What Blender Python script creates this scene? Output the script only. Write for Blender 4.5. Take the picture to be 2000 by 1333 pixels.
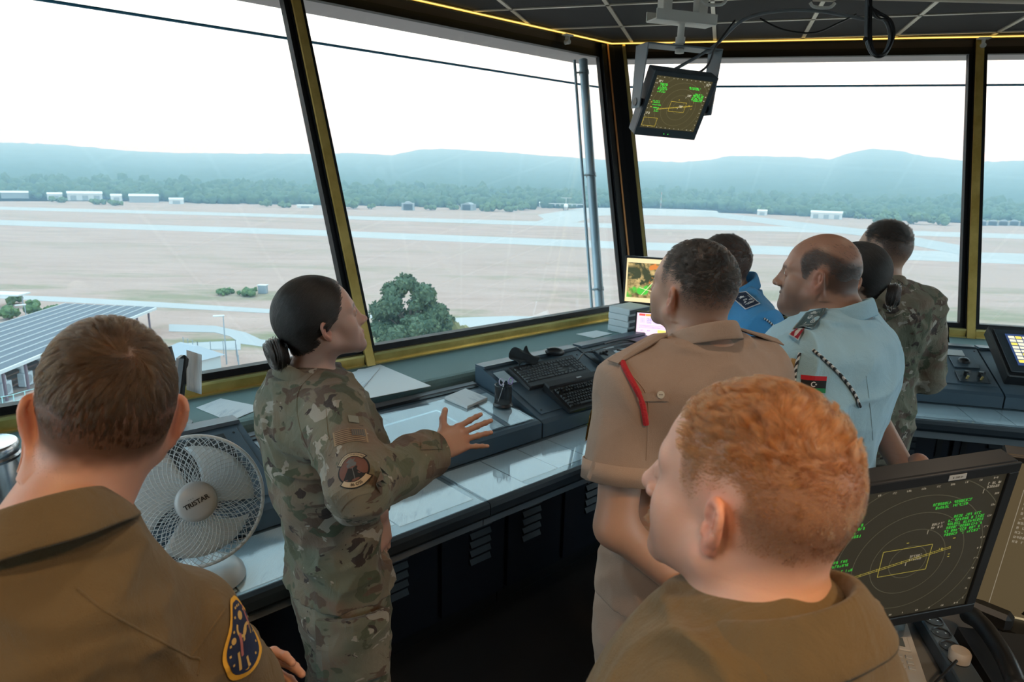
import bpy, math, random
import numpy as np
from mathutils import Matrix, Vector
from mathutils.bvhtree import BVHTree
random.seed(7); RNG = np.random.default_rng(7)
for o in list(bpy.data.objects): bpy.data.objects.remove(o)
SC = bpy.context.scene; COL = SC.collection
rad = math.radians
# ------------------------------------------------------------------ camera
FPX, CX, CY = 1333.3, 1000.0, 666.5
EYE = np.array([0, 0, 1.9]); PITCH = rad(13.6); ROLL = rad(1.4)
_f = np.array([0, math.cos(PITCH), -math.sin(PITCH)]); _r0 = np.array([1., 0, 0]); _u0 = np.cross(_r0, _f)
_r = math.cos(ROLL)*_r0 + math.sin(ROLL)*_u0; _u = -math.sin(ROLL)*_r0 + math.cos(ROLL)*_u0
cam_data = bpy.data.cameras.new('camera'); cam = bpy.data.objects.new('camera', cam_data); COL.objects.link(cam)
cam.matrix_world = Matrix(((_r[0], _u[0], -_f[0], 0), (_r[1], _u[1], -_f[1], 0), (_r[2], _u[2], -_f[2], 1.9), (0, 0, 0, 1)))
cam_data.sensor_width = 36; cam_data.lens = 24; cam_data.clip_start = .02; cam_data.clip_end = 20000
cam_data.dof.use_dof = True; cam_data.dof.focus_distance = 1.9; cam_data.dof.aperture_fstop = 9.0
SC.camera = cam
SC.view_settings.view_transform = 'Standard'; SC.view_settings.look = 'None'
SC.view_settings.gamma = 1.0; SC.view_settings.use_curve_mapping = False
SC.view_settings.exposure = 0.5
try:
    SC.cycles.max_bounces = 10; SC.cycles.transparent_max_bounces = 24; SC.cycles.volume_bounces = 0
    SC.cycles.caustics_reflective = False; SC.cycles.caustics_refractive = False
    SC.cycles.sample_clamp_indirect = 6.0
except Exception: pass
def ray(x, y): return _f + _r*(x-CX)/FPX - _u*(y-CY)/FPX
def atz(x, y, z): d = ray(x, y); return EYE + d*((z-1.9)/d[2])      # pixel on a level plane
def atd(x, y, dep): return EYE + ray(x, y)*dep                      # pixel at a depth
def onpl(x, y, p0, n): d = ray(x, y); return EYE + d*(np.dot(np.array(p0)-EYE, n)/np.dot(d, n))
def proj(p): v = np.array(p)-EYE; z = v@_f; return CX+FPX*(v@_r)/z, CY-FPX*(v@_u)/z
# ------------------------------------------------------------------ world, sun, lamps
W = bpy.data.worlds.new('sky'); SC.world = W; W.use_nodes = True
_n = W.node_tree.nodes; _l = W.node_tree.links; _n.clear()
_o = _n.new('ShaderNodeOutputWorld'); _b = _n.new('ShaderNodeBackground'); _g = _n.new('ShaderNodeTexCoord')
_s = _n.new('ShaderNodeSeparateXYZ'); _c = _n.new('ShaderNodeValToRGB')
_l.new(_g.outputs['Generated'], _s.inputs[0]); _l.new(_s.outputs['Z'], _c.inputs[0])
_c.color_ramp.elements[0].position = 0.0; _c.color_ramp.elements[0].color = (1.35, 1.55, 1.6, 1)
_c.color_ramp.elements[1].position = 1.0; _c.color_ramp.elements[1].color = (.38, .72, 1.0, 1)
_e = _c.color_ramp.elements.new(.35); _e.color = (.62, .93, 1.1, 1)
_l.new(_c.outputs[0], _b.inputs[0]); _b.inputs[1].default_value = 2.2
_l.new(_b.outputs[0], _o.inputs[0])
def lamp(name, kind, loc, energy, color, aim=None, **kw):
    d = bpy.data.lights.new(name, kind); d.energy = energy; d.color = color
    for k, v in kw.items(): setattr(d, k, v)
    o = bpy.data.objects.new(name, d); COL.objects.link(o); o.location = loc
    if aim is not None: o.rotation_euler = (Vector(aim)-Vector(loc)).to_track_quat('-Z', 'Y').to_euler()
    return o
# hazy midday sun, high in front of the tower
lamp('sun', 'SUN', (0, 50, 90), 1.8, (1, .95, .86), aim=(0, 14, 0), angle=rad(1.5))
# the cab's own warm ceiling lamps, behind and above the visitors
for nm, p, e in (('ceiling_downlight_rear_right', (1.05, -.15, 2.86), 48), ('ceiling_downlight_rear_left', (-.75, -.55, 2.86), 32), ('ceiling_downlight_behind', (.2, -.6, 2.86), 22),
                 ('ceiling_downlight_middle', (.2, 1.25, 2.86), 15), ('ceiling_downlight_front', (1.75, 2.2, 2.86), 6)):
    lamp(nm, 'SPOT', p, e, (1, .64, .33) if e > 20 else (1, .80, .60), aim=(p[0], p[1]+.05, 0), spot_size=rad(118), spot_blend=.5, shadow_soft_size=.07)
# ------------------------------------------------------------------ materials
MATS = {}
def mat(name, color=(.5, .5, .5), rough=.5, metal=0., spec=.5, emis=None, estr=1., sub=0., coat=0., bump=None, var=None, trans=0., sheen=0.):
    """Principled material; bump=(scale, strength, dist, detail); var=(scale, amount) mottles the colour."""
    if name in MATS: return MATS[name]
    m = bpy.data.materials.new(name); m.use_nodes = True; nt = m.node_tree; b = nt.nodes['Principled BSDF']
    b.inputs['Base Color'].default_value = (*color, 1); b.inputs['Roughness'].default_value = rough
    b.inputs['Metallic'].default_value = metal; b.inputs['Specular IOR Level'].default_value = spec
    b.inputs['Coat Weight'].default_value = coat; b.inputs['Transmission Weight'].default_value = trans
    b.inputs['Sheen Weight'].default_value = sheen
    if sub: b.inputs['Subsurface Weight'].default_value = sub; b.inputs['Subsurface Radius'].default_value = (1, .35, .2); b.inputs['Subsurface Scale'].default_value = .012
    if emis: b.inputs['Emission Color'].default_value = (*emis, 1); b.inputs['Emission Strength'].default_value = estr
    if bump or var: co = nt.nodes.new('ShaderNodeTexCoord')
    if var:
        n = nt.nodes.new('ShaderNodeTexNoise'); n.inputs['Scale'].default_value = var[0]; n.inputs['Detail'].default_value = 4
        nt.links.new(co.outputs['Object'], n.inputs['Vector'])
        mx = nt.nodes.new('ShaderNodeMixRGB'); mx.blend_type = 'MIX'
        k = var[1]; mx.inputs[1].default_value = (*[c*(1-k) for c in color], 1); mx.inputs[2].default_value = (*[min(1, c*(1+k)) for c in color], 1)
        nt.links.new(n.outputs[0], mx.inputs[0]); nt.links.new(mx.outputs[0], b.inputs['Base Color'])
    if bump:
        n = nt.nodes.new('ShaderNodeTexNoise'); n.inputs['Scale'].default_value = bump[0]
        n.inputs['Detail'].default_value = bump[3] if len(bump) > 3 else 3
        nt.links.new(co.outputs['Object'], n.inputs['Vector'])
        bp = nt.nodes.new('ShaderNodeBump'); bp.inputs['Strength'].default_value = bump[1]; bp.inputs['Distance'].default_value = bump[2]
        nt.links.new(n.outputs[0], bp.inputs['Height']); nt.links.new(bp.outputs[0], b.inputs['Normal'])
    MATS[name] = m; return m
class NT:
    """terse node-graph helper"""
    def __init__(s, name):
        s.m = bpy.data.materials.new(name); s.m.use_nodes = True; s.t = s.m.node_tree; s.b = s.t.nodes.get('Principled BSDF'); MATS[name] = s.m
        s.out = s.t.nodes.get('Material Output')
    def n(s, typ, ins=None, **kw):
        x = s.t.nodes.new('ShaderNode'+typ)
        for k, v in kw.items(): setattr(x, k, v)
        for k, v in (ins or {}).items():
            if hasattr(v, 'is_output'): s.t.links.new(v, x.inputs[k])
            else: x.inputs[k].default_value = v
        return x
    def noise(s, vec, scale, detail=3, rough=.5, dist=0.): return s.n('TexNoise', {'Vector': vec, 'Scale': scale, 'Detail': detail, 'Roughness': rough, 'Distortion': dist}).outputs[0]
    def math(s, op, a, b=0., c=0.):
        return s.n('Math', {0: a, 1: b, 2: c}, operation=op).outputs[0]
    def mix(s, f, a, b): 
        x = s.n('MixRGB', {0: f, 1: a if hasattr(a, 'is_output') else (*a, 1), 2: b if hasattr(b, 'is_output') else (*b, 1)}); return x.outputs[0]
    def step(s, v, lo, hi): return s.n('MapRange', {0: v, 1: lo, 2: hi, 3: 0., 4: 1.}).outputs[0]
    def co(s, k='Object'): return s.n('TexCoord').outputs[k]
    def mapping(s, vec, scale=(1, 1, 1), rot=(0, 0, 0), loc=(0, 0, 0)):
        return s.n('Mapping', {'Vector': vec, 'Scale': scale, 'Rotation': rot, 'Location': loc}).outputs[0]
    def set(s, k, v):
        if hasattr(v, 'is_output'): s.t.links.new(v, s.b.inputs[k])
        else: s.b.inputs[k].default_value = v
    def bump(s, h, strength, dist): s.t.links.new(s.n('Bump', {'Height': h, 'Strength': strength, 'Distance': dist}).outputs[0], s.b.inputs['Normal'])
# ------------------------------------------------------------------ mesh tools
def mesh_np(name, V, F, mats=(), mi=None, smooth=True, col=None):
    V = np.asarray(V, np.float32); me = bpy.data.meshes.new(name)
    F = np.asarray(F, np.int32); n, k = F.shape
    me.vertices.add(len(V)); me.vertices.foreach_set('co', V.ravel())
    me.loops.add(n*k); me.loops.foreach_set('vertex_index', F.ravel())
    me.polygons.add(n); me.polygons.foreach_set('loop_start', np.arange(0, n*k, k, dtype=np.int32))
    if mi is not None: me.polygons.foreach_set('material_index', np.asarray(mi, np.int32))
    me.polygons.foreach_set('use_smooth', np.full(n, smooth))
    for m in mats: me.materials.append(m)
    me.update(calc_edges=True)
    if col is not None:
        a = me.color_attributes.new('Col', 'FLOAT_COLOR', 'POINT')
        c = np.ones((len(V), 4), np.float32); c[:, :3] = col; a.data.foreach_set('color', c.ravel())
    return me
def link(name, me, parent=None, M=None):
    o = bpy.data.objects.new(name, me); COL.objects.link(o)
    if parent is not None: o.parent = parent
    if M is not None: o.matrix_local = Matrix(M) if not isinstance(M, Matrix) else M
    return o
def tag(o, label=None, cat=None, group=None, kind=None):
    for k, v in (('label', label), ('category', cat), ('group', group), ('kind', kind)):
        if v: o[k] = v
    return o
def frame(loc, ex=(1, 0, 0), ey=(0, 1, 0), ez=(0, 0, 1)):
    M = np.eye(4); M[:3, 0] = ex; M[:3, 1] = ey; M[:3, 2] = ez; M[:3, 3] = loc; return M
def rotz(a): c, s = math.cos(a), math.sin(a); return np.array([[c, -s, 0], [s, c, 0], [0, 0, 1.]])
def rotx(a): c, s = math.cos(a), math.sin(a); return np.array([[1., 0, 0], [0, c, -s], [0, s, c]])
def roty(a): c, s = math.cos(a), math.sin(a); return np.array([[c, 0, s], [0, 1., 0], [-s, 0, c]])
def m4(R, t=(0, 0, 0)): M = np.eye(4); M[:3, :3] = R; M[:3, 3] = t; return M
def thing(name, label, cat, M=None, group=None, kind=None):
    o = bpy.data.objects.new(name, None); COL.objects.link(o); o.empty_display_size = .1
    if M is not None: o.matrix_world = Matrix(M)
    return tag(o, label, cat, group, kind)
def unit(v): v = np.asarray(v, float); return v/max(1e-9, np.linalg.norm(v))
class MB:
    """collects shapes for ONE mesh object"""
    def __init__(s, M=None): s.v = []; s.f = []; s.m = []; s.M = np.eye(4) if M is None else np.asarray(M, float); s.mi = 0
    def add(s, V, F, M=None):
        V = np.asarray(V, float); T = s.M if M is None else s.M@M
        V = V@T[:3, :3].T + T[:3, 3]; b = len(s.v); s.v += V.tolist()
        s.f += [[i+b for i in f] for f in F]; s.m += [s.mi]*len(F); return s
    def box(s, c, d, M=None, ch=0.):
        hx, hy, hz = d[0]/2, d[1]/2, d[2]/2; c = np.array(c, float)
        if ch <= 0 or min(hx, hy, hz) <= ch:
            V = [(x*hx, y*hy, z*hz) for x in (-1, 1) for y in (-1, 1) for z in (-1, 1)]
            F = [(0, 1, 3, 2), (4, 6, 7, 5), (0, 4, 5, 1), (2, 3, 7, 6), (0, 2, 6, 4), (1, 5, 7, 3)]
            return s.add(np.array(V)+c, F, M)
        V = []; ix = {}
        for sx in (-1, 1):
            for sy in (-1, 1):
                for sz in (-1, 1):
                    for ax in range(3):
                        p = [sx*(hx-ch), sy*(hy-ch), sz*(hz-ch)]; p[ax] = (sx*hx, sy*hy, sz*hz)[ax]
                        ix[(sx, sy, sz, ax)] = len(V); V.append(p)
        F = []
        for ax in range(3):
            o1, o2 = [a for a in range(3) if a != ax]
            for sg in (-1, 1):
                q = []
                for a, b in ((-1, -1), (1, -1), (1, 1), (-1, 1)):
                    k = [0, 0, 0]; k[ax] = sg; k[o1] = a; k[o2] = b; q.append(ix[(*k, ax)])
                flip = (sg < 0) ^ (ax == 1); F.append(q[::-1] if flip else q)
            for a in (-1, 1):
                for b in (-1, 1):
                    k = [0, 0, 0]; k[o1] = a; k[o2] = b
                    k0 = list(k); k0[ax] = -1; k1 = list(k); k1[ax] = 1
                    q = [ix[(*k0, o1)], ix[(*k1, o1)], ix[(*k1, o2)], ix[(*k0, o2)]]
                    F.append(q)
        for sx in (-1, 1):
            for sy in (-1, 1):
                for sz in (-1, 1): F.append([ix[(sx, sy, sz, a)] for a in range(3)])
        V = np.array(V)
        G = []
        for f in F:                                                    # outward normals
            P = V[f]; nrm = np.cross(P[1]-P[0], P[2]-P[0]); G.append(f if nrm@P.mean(0) > 0 else f[::-1])
        return s.add(V+c, G, M)
    def tube(s, pts, r, n=8, cap=True, closed=False):
        P = np.array(pts, float); k = len(P); R = np.full(k, r) if np.isscalar(r) else np.array(r, float)
        T = np.zeros_like(P)
        for i in range(k):
            a, b = (P[i-1], P[(i+1) % k]) if closed else (P[max(0, i-1)], P[min(k-1, i+1)]); T[i] = unit(b-a)
        u = np.cross(T[0], (0, 0, 1.)) if abs(T[0][2]) < .9 else np.cross(T[0], (1., 0, 0)); u = unit(u); V = []
        for i in range(k):
            u = unit(u-T[i]*(u@T[i])); w = np.cross(T[i], u)
            for j in range(n): a = 2*math.pi*j/n; V.append(P[i]+R[i]*(math.cos(a)*u+math.sin(a)*w))
        F = []; kk = k if closed else k-1
        for i in range(kk):
            for j in range(n): a = i*n+j; b = i*n+(j+1) % n; c = ((i+1) % k)*n+(j+1) % n; d = ((i+1) % k)*n+j; F.append((a, b, c, d))
        if cap and not closed: F.append(tuple(range(n))[::-1]); F.append(tuple((k-1)*n+j for j in range(n)))
        return s.add(V, F)
    def cyl(s, c, r, h, n=24, M=None, r2=None):
        r2 = r if r2 is None else r2
        return s.lathe([(0, 0), (r, 0), (r2, h), (0, h)], n, M if M is not None else m4(np.eye(3), c))
    def lathe(s, prof, n=24, M=None):
        V = []; F = []; ids = []
        for (r, z) in prof:
            if r < 1e-6: ids.append([len(V)]); V.append((0, 0, z))
            else:
                ids.append(list(range(len(V), len(V)+n))); V += [(r*math.cos(2*math.pi*j/n), r*math.sin(2*math.pi*j/n), z) for j in range(n)]
        for a, b in zip(ids[:-1], ids[1:]):
            for j in range(n):
                q = [a[j % len(a)], a[(j+1) % n % len(a)], b[(j+1) % n % len(b)], b[j % len(b)]]
                q2 = []; [q2.append(i) for i in q if i not in q2]
                if len(q2) > 2: F.append(q2)
        return s.add(V, F, M)
    def prism(s, poly, h, M=None, z0=0.):
        n = len(poly); V = [(x, y, z0) for x, y in poly]+[(x, y, z0+h) for x, y in poly]
        F = [tuple(range(n))[::-1], tuple(range(n, 2*n))]+[(i, (i+1) % n, n+(i+1) % n, n+i) for i in range(n)]
        return s.add(V, F, M)
    def hexa(s, P):                                                    # 8 points: bottom 4, top 4
        return s.add(P, [(3, 2, 1, 0), (4, 5, 6, 7), (0, 1, 5, 4), (1, 2, 6, 5), (2, 3, 7, 6), (3, 0, 4, 7)])
    def sphere(s, c, r, n=16, M=None, zs=(1, 1, 1)):
        k = n//2; V = []; F = []
        for i in range(k+1):
            for j in range(n): t = math.pi*i/k; p = 2*math.pi*j/n; V.append((c[0]+r*zs[0]*math.sin(t)*math.cos(p), c[1]+r*zs[1]*math.sin(t)*math.sin(p), c[2]+r*zs[2]*math.cos(t)))
        for i in range(k):
            for j in range(n): a = i*n+j; b = i*n+(j+1) % n; F.append((a, a+n, b+n, b))
        return s.add(V, F, M)
    def grid(s, fn, nu, nv):
        V = [fn(i/nu, j/nv) for i in range(nu+1) for j in range(nv+1)]
        return s.add(V, [(i*(nv+1)+j, (i+1)*(nv+1)+j, (i+1)*(nv+1)+j+1, i*(nv+1)+j+1) for i in range(nu) for j in range(nv)])
    def mesh(s, name, mats, smooth=False):
        me = bpy.data.meshes.new(name); me.from_pydata(s.v, [], s.f)
        mats = mats if isinstance(mats, (list, tuple)) else [mats]
        for m in mats: me.materials.append(m)
        if len(mats) > 1: me.polygons.foreach_set('material_index', s.m)
        if smooth:
            me.polygons.foreach_set('use_smooth', [True]*len(me.polygons))
            try: me.set_sharp_from_angle(angle=rad(40))
            except Exception: pass
        me.update(); return me
    def build(s, name, mats, parent=None, smooth=False, M=None): return link(name, s.mesh(name, mats, smooth), parent, M)
def smooth_path(pts, k=6, closed=False):
    P = np.array(pts, float); n = len(P); out = []
    rng = range(n) if closed else range(n-1)
    for i in rng:
        if closed: p0, p1, p2, p3 = P[i-1], P[i], P[(i+1) % n], P[(i+2) % n]
        else: p0, p1, p2, p3 = P[max(0, i-1)], P[i], P[i+1], P[min(n-1, i+2)]
        for j in range(k):
            t = j/k; out.append(.5*((2*p1)+(-p0+p2)*t+(2*p0-5*p1+4*p2-p3)*t*t+(-p0+3*p1-3*p2+p3)*t**3))
    if not closed: out.append(P[-1])
    return np.array(out)
def text_mesh(body, size, ext=.0003, bold=0.):
    c = bpy.data.curves.new('txt', 'FONT'); c.body = body; c.size = size; c.extrude = ext; c.align_x = 'CENTER'; c.align_y = 'CENTER'; c.offset = bold
    c.resolution_u = 3
    o = bpy.data.objects.new('txt', c); COL.objects.link(o)
    me = bpy.data.meshes.new_from_object(o.evaluated_get(bpy.context.evaluated_depsgraph_get()))
    V = np.array([v.co[:] for v in me.vertices]) if len(me.vertices) else np.zeros((0, 3)); F = [tuple(p.vertices) for p in me.polygons]
    bpy.data.objects.remove(o); bpy.data.curves.remove(c); bpy.data.meshes.remove(me)
    return V, F
# ------------------------------------------------------------------ room axes: two leaning window walls meeting at a corner
def U(a): return np.array([math.cos(rad(a)), math.sin(rad(a)), 0])
A1, A2 = 42.4, -13.0
D1, N1, D2, N2 = U(A1), U(A1+90), U(A2), U(A2+90)
CORNER = np.array([.870, 4.866, 0])
F1 = frame(CORNER, -D1, -N1)            # (t, s, z): t along the wall to the near left, s into the room
F2 = frame(CORNER, -D2, -N2)            # t runs negative to the right
LEAN = math.tan(rad(20)); MIT = .525
def w1(t, s, z): return CORNER - D1*t - N1*s + np.array([0, 0, z])
def w2(t, s, z): return CORNER + D2*t - N2*s + np.array([0, 0, z])
def loc1(p): v = np.asarray(p)-CORNER; return -(v@D1), -(v@N1)
def loc2(p): v = np.asarray(p)-CORNER; return (v@D2), -(v@N2)
# ================================================================== ROOM SHELL
m_carpet = mat('floor_carpet', (.006, .007, .009), .95, bump=(400, .4, .002))
m_wall = mat('wall_paint', (.22, .21, .20), .8)
m_tile = mat('ceiling_tile_dark', (.014, .015, .017), .9, bump=(350, .5, .002), var=(180, .35))
m_tbar = mat('ceiling_t_bar', (.62, .58, .50), .35, .3)
m_gold = NT('bronze_anodised'); _g = m_gold
_v = _g.mapping(_g.co(), (1, 1, 1)); _k = _g.noise(_v, 6, 4, .6)
_g.set('Base Color', _g.mix(_g.step(_k, .35, .65), (.56, .36, .085), (.80, .56, .17))); _g.set('Metallic', .55); _g.set('Roughness', .32); m_gold = _g.m
m_goldtrim = mat('brass_trim', (.85, .66, .26), .3, .8)
m_blk = mat('black_gasket', (.005, .0055, .007), .5, spec=.25)
m_dkbrown = mat('dark_bronze', (.055, .038, .026), .4, .4)
m_copper = mat('copper_strip', (.55, .25, .10), .4, .7)
m_white = mat('white_paint', (.72, .72, .68), .45)
m_soffit = mat('soffit_panel', (.34, .32, .33), .7)
def glass_mat(name, tint=(1, 1, 1), refl=.02):
    g = NT(name); nt = g.t; nt.nodes.remove(g.b)
    tr = g.n('BsdfTransparent', {0: (*tint, 1)}); gl = g.n('BsdfGlossy', {0: (1, 1, 1, 1), 'Roughness': .015})
    geo = g.n('NewGeometry'); dp = g.n('VectorMath', {0: geo.outputs['Normal'], 1: geo.outputs['Incoming']}, operation='DOT_PRODUCT').outputs['Value']
    om = g.math('SUBTRACT', 1., g.math('ABSOLUTE', dp)); f5 = g.math('POWER', om, 5.); fr = g.math('MULTIPLY_ADD', f5, 1-refl, refl)
    mx = g.n('MixShader', {0: fr, 1: tr.outputs[0], 2: gl.outputs[0]})
    nt.links.new(mx.outputs[0], g.out.inputs[0]); return g.m
m_glass = glass_mat('window_glass', (.985, 1, 1))
def poly_extrude(pts, z0, z1):
    return MB().prism([(p[0], p[1]) for p in pts], z1-z0, z0=z0)
# room outline at the foot of the glass, carried on behind the camera
LW, RW = 4.75, 4.4
pA = w1(LW, 0, 0); pB = CORNER; pC = w2(RW, 0, 0)
pD = pC - U(A2+90)*1.2 + U(-68)*2.6; pE = pD + U(-125)*3.2; pG = pA + U(-82)*2.6; pF = pG + U(-40)*2.4
room = [pA, pG, pF, pE, pD, pC, pB]
def out(p, k): c = np.array([.8, .8, 0]); return p + unit((p-c)*np.array([1, 1, 0]))*k
f = poly_extrude([out(p, .1) for p in room], -.08, 0).build('floor', m_carpet); tag(f, kind='structure')
# low walls under the windows, outer band
def wall_run(name, a, b, z0, z1, th, m):
    a = np.array(a); b = np.array(b); d = unit(b-a); n = np.array([d[1], -d[0], 0])
    if n@(np.array([.8, .8, 0])-a) > 0: n = -n
    P = [a, b, b+n*th, a+n*th]; mb = MB(); mb.prism([(p[0], p[1]) for p in P], z1-z0, z0=z0)
    return tag(mb.build(name, m), kind='structure')
wall_run('wall_front_left', w1(LW, 0, 0), w1(-.03, 0, 0), 0, .945, .14, m_wall)
wall_run('wall_front_right', w2(-.03, 0, 0), w2(RW, 0, 0), 0, .945, .14, m_wall)
# the cab is glazed all round: low walls, panes and posts go on behind the camera
for nm, a, b, wn in (('wall_left', pA, pG, 5), ('wall_back_left', pG, pF, 0), ('wall_back', pF, pE, 0), ('wall_back_right', pE, pD, 7), ('wall_right', pD, pC, 8)):
    if not wn: wall_run(nm, a, b, 0, 2.9, .14, m_wall); continue
    wall_run(nm, a, b, 0, .98, .14, m_wall)
    w = thing('window_%d' % wn, None, None, kind='structure'); d = unit(b-a); n = np.array([-d[1], d[0], 0])
    def vbar(name, m, p, q, z0, z1, th, off=0.): P = [p-n*th+n*off, q-n*th+n*off, q+n*th+n*off, p+n*th+n*off]; MB().prism([(v[0], v[1]) for v in P], z1-z0, z0=z0).build(name, m, w)
    vbar('pane', m_glass, a+d*.06, b-d*.06, .98, 2.78, .006); vbar('head_rail', m_dkbrown, a, b, 2.78, 2.93, .05); vbar('sill_rail', m_gold, a, b, .98, 1.04, .05)
    for q in (.0, .5, 1.0): c_ = a+(b-a)*q; vbar('mullion_post', m_blk, c_-d*.03, c_+d*.03, 1.04, 2.78, .05)
# ceiling: slab with tiles and T-bars as its parts
top = [w1(LW, -.66, 0), pG, pF, pE, pD, w2(RW, -.66, 0), CORNER+unit(N1+N2)*.66/math.cos(rad(27.7))]
ceil = poly_extrude(top, 2.93, 3.02).build('ceiling', mat('ceiling_void', (.02, .02, .022), .9)); tag(ceil, kind='structure')
GA = -16.5; gx, gy = U(GA), U(GA+90); GO = np.array([.484, 4.296, 0]); GO = GO + gy*(((np.array([1.25, 4.82, 0])-GO)@gy) % .6)
def inside_top(p, marg=0.):
    return -(p-CORNER)@N1 > -.66+marg and -(p-CORNER)@N2 > -.66+marg and p[1] > 2.2
tile_me = MB().box((0, 0, 0), (.578, .578, .014), ch=.004).mesh('ceiling_tile', m_tile)
RT = np.column_stack([gx, gy, (0, 0, 1)])
def clip_poly(P, p0, n):
    o = []
    for i in range(len(P)):
        a, b = P[i], P[(i+1) % len(P)]; da, db = (a-p0)@n, (b-p0)@n
        if da >= 0: o.append(a)
        if da*db < 0: o.append(a+(b-a)*da/(da-db))
    return o
e1 = w1(0, -.655, 0); e2 = w2(0, -.655, 0)
for i in range(-7, 9):
    for j in range(-4, 5):
        c = GO+gx*(i+.5)*.6+gy*(j+.5)*.6
        if c[1] < 2.0: continue
        Q = [c+gx*a*.289+gy*b*.289 for a, b in ((-1, -1), (1, -1), (1, 1), (-1, 1))]
        Pq = clip_poly(clip_poly(Q, e1, -N1), e2, -N2)
        if len(Pq) < 3: continue
        if len(Pq) == 4 and all(np.allclose(a, b) for a, b in zip(Pq, Q)): link('ceiling_tile', tile_me, ceil, m4(RT, (*c[:2], 2.911)))
        else: MB().prism([(p[0], p[1]) for p in Pq], .014, z0=2.904).build('ceiling_tile', m_tile, ceil)
def tbar(a, b):
    d = unit(b-a); n = np.array([-d[1], d[0], 0]); P = [a-n*.012, b-n*.012, b+n*.012, a+n*.012]
    MB().prism([(p[0], p[1]) for p in P], .02, z0=2.897).build('t_bar', m_tbar, ceil)
def clip_seg(a, b):
    for p0, n in ((e1, -N1), (e2, -N2)):
        da, db = (a-p0)@n, (b-p0)@n
        if da < 0 and db < 0: return None
        if da < 0: a = a+(b-a)*da/(da-db)
        elif db < 0: b = a+(b-a)*da/(da-db)
    return a, b
for i in range(-7, 9):
    r = clip_seg(GO+gx*i*.6-gy*2.4, GO+gx*i*.6+gy*3)
    if r: tbar(*r)
for j in range(-4, 6):
    r = clip_seg(GO+gy*j*.6-gx*4.2, GO+gy*j*.6+gx*4.8)
    if r: tbar(*r)
# brass edge trim along both window heads
def edge_run(name, m, t0, t1, wf, s0, s1, z0, z1, mit=0., par=None, smooth=False):
    """bar along a wall: t0 is at the mitred corner end"""
    P = [wf(t0+mit*s0, s0, z0), wf(t1, s0, z0), wf(t1, s1, z0), wf(t0+mit*s1, s1, z0), wf(t0+mit*s0, s0, z1), wf(t1, s0, z1), wf(t1, s1, z1), wf(t0+mit*s1, s1, z1)]
    return MB().hexa(P).build(name, m, par)
HEAD = 2.81
for k, (wf, L) in enumerate(((w1, LW), (w2, RW))):
    o = edge_run('trim_%d' % (k+1), m_goldtrim, 0, L, wf, -.66, -.615, 2.882, 2.9, MIT); tag(o, kind='structure')
    o = edge_run('trim_%d' % (k+3), m_dkbrown, 0, L, wf, -.72, -.655, HEAD, 2.93, MIT); tag(o, kind='structure')
# windows: leaning panes, rails and mullions
def sl(wf, t, h, d):
    s = -LEAN*h+d; return wf(t+(MIT*s if t < .2 else 0), s, 1.0+h)          # point on the leaning plane, d metres to the room side
def window(name, wf, t0, t1, label=None):
    w = thing(name, None, None, kind='structure')
    H = HEAD-1.0
    def bar(nm, m, ta, tb, ha, hb, d0, d1):
        P = [sl(wf, ta, ha, d0), sl(wf, tb, ha, d0), sl(wf, tb, ha, d1), sl(wf, ta, ha, d1), sl(wf, ta, hb, d0), sl(wf, tb, hb, d0), sl(wf, tb, hb, d1), sl(wf, ta, hb, d1)]
        return MB().hexa(P).build(nm, m, w)
    bar('pane', m_glass, t0, t1, .0, H, -.012, 0)
    bar('gasket', m_blk, t0, t1, -.005, .035, -.02, .03); bar('gasket', m_blk, t0, t1, H-.03, H+.02, -.02, .03)
    bar('gasket', m_blk, t0-.0, t0+.028, .03, H-.03, -.02, .028); bar('gasket', m_blk, t1-.028, t1, .03, H-.03, -.02, .028)
    # bronze bottom rail and its bright nosing on the shelf
    P = [wf(t, s, z) for z in (.948, 1.0) for t, s in ((t0, 0), (t1, 0), (t1, .055), (t0, .055))]; MB().hexa(P).build('bottom_rail', m_gold, w)
    P = [wf(t, s, z) for z in (.995, 1.006) for t, s in ((t0, .028), (t1, .028), (t1, .058), (t0, .058))]; MB().hexa(P).build('rail_lip', m_goldtrim, w)
    P = [wf(t, s, z) for z in (.948, .957) for t, s in ((t0, .05), (t1, .05), (t1, .075), (t0, .075))]; MB().hexa(P).build('rail_nosing', m_goldtrim, w)
    return w
def mullion(name, wf, t, width=.055):
    w = thing(name, None, None, kind='structure'); H = HEAD-1.0+.09
    def bar(nm, m, ta, tb, d0, d1, h0=-.05):
        P = [sl(wf, ta, h0, d0), sl(wf, tb, h0, d0), sl(wf, tb, h0, d1), sl(wf, ta, h0, d1), sl(wf, ta, H, d0), sl(wf, tb, H, d0), sl(wf, tb, H, d1), sl(wf, ta, H, d1)]
        return MB().hexa(P).build(nm, m, w)
    bar('mullion_post', m_blk, t-width/2, t+width/2, -.03, .045)
    bar('mullion_cover', m_gold if width < .08 else m_blk, t-width/2+.004, t+width/2-.004, .045, .06)
    bar('mullion_cap', m_dkbrown, t-width/2-.006, t+width/2+.006, -.05, -.03)
    return w, bar
MT1, MT2 = 2.205, 2.165
window('window_1', w1, MT1+.028, LW-.05); window('window_2', w1, .10, MT1-.028)
window('window_3', w2, .10, MT2-.028); window('window_4', w2, MT2+.028, RW-.05)
mullion('trim_5', w1, MT1); mullion('trim_6', w2, MT2)
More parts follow.
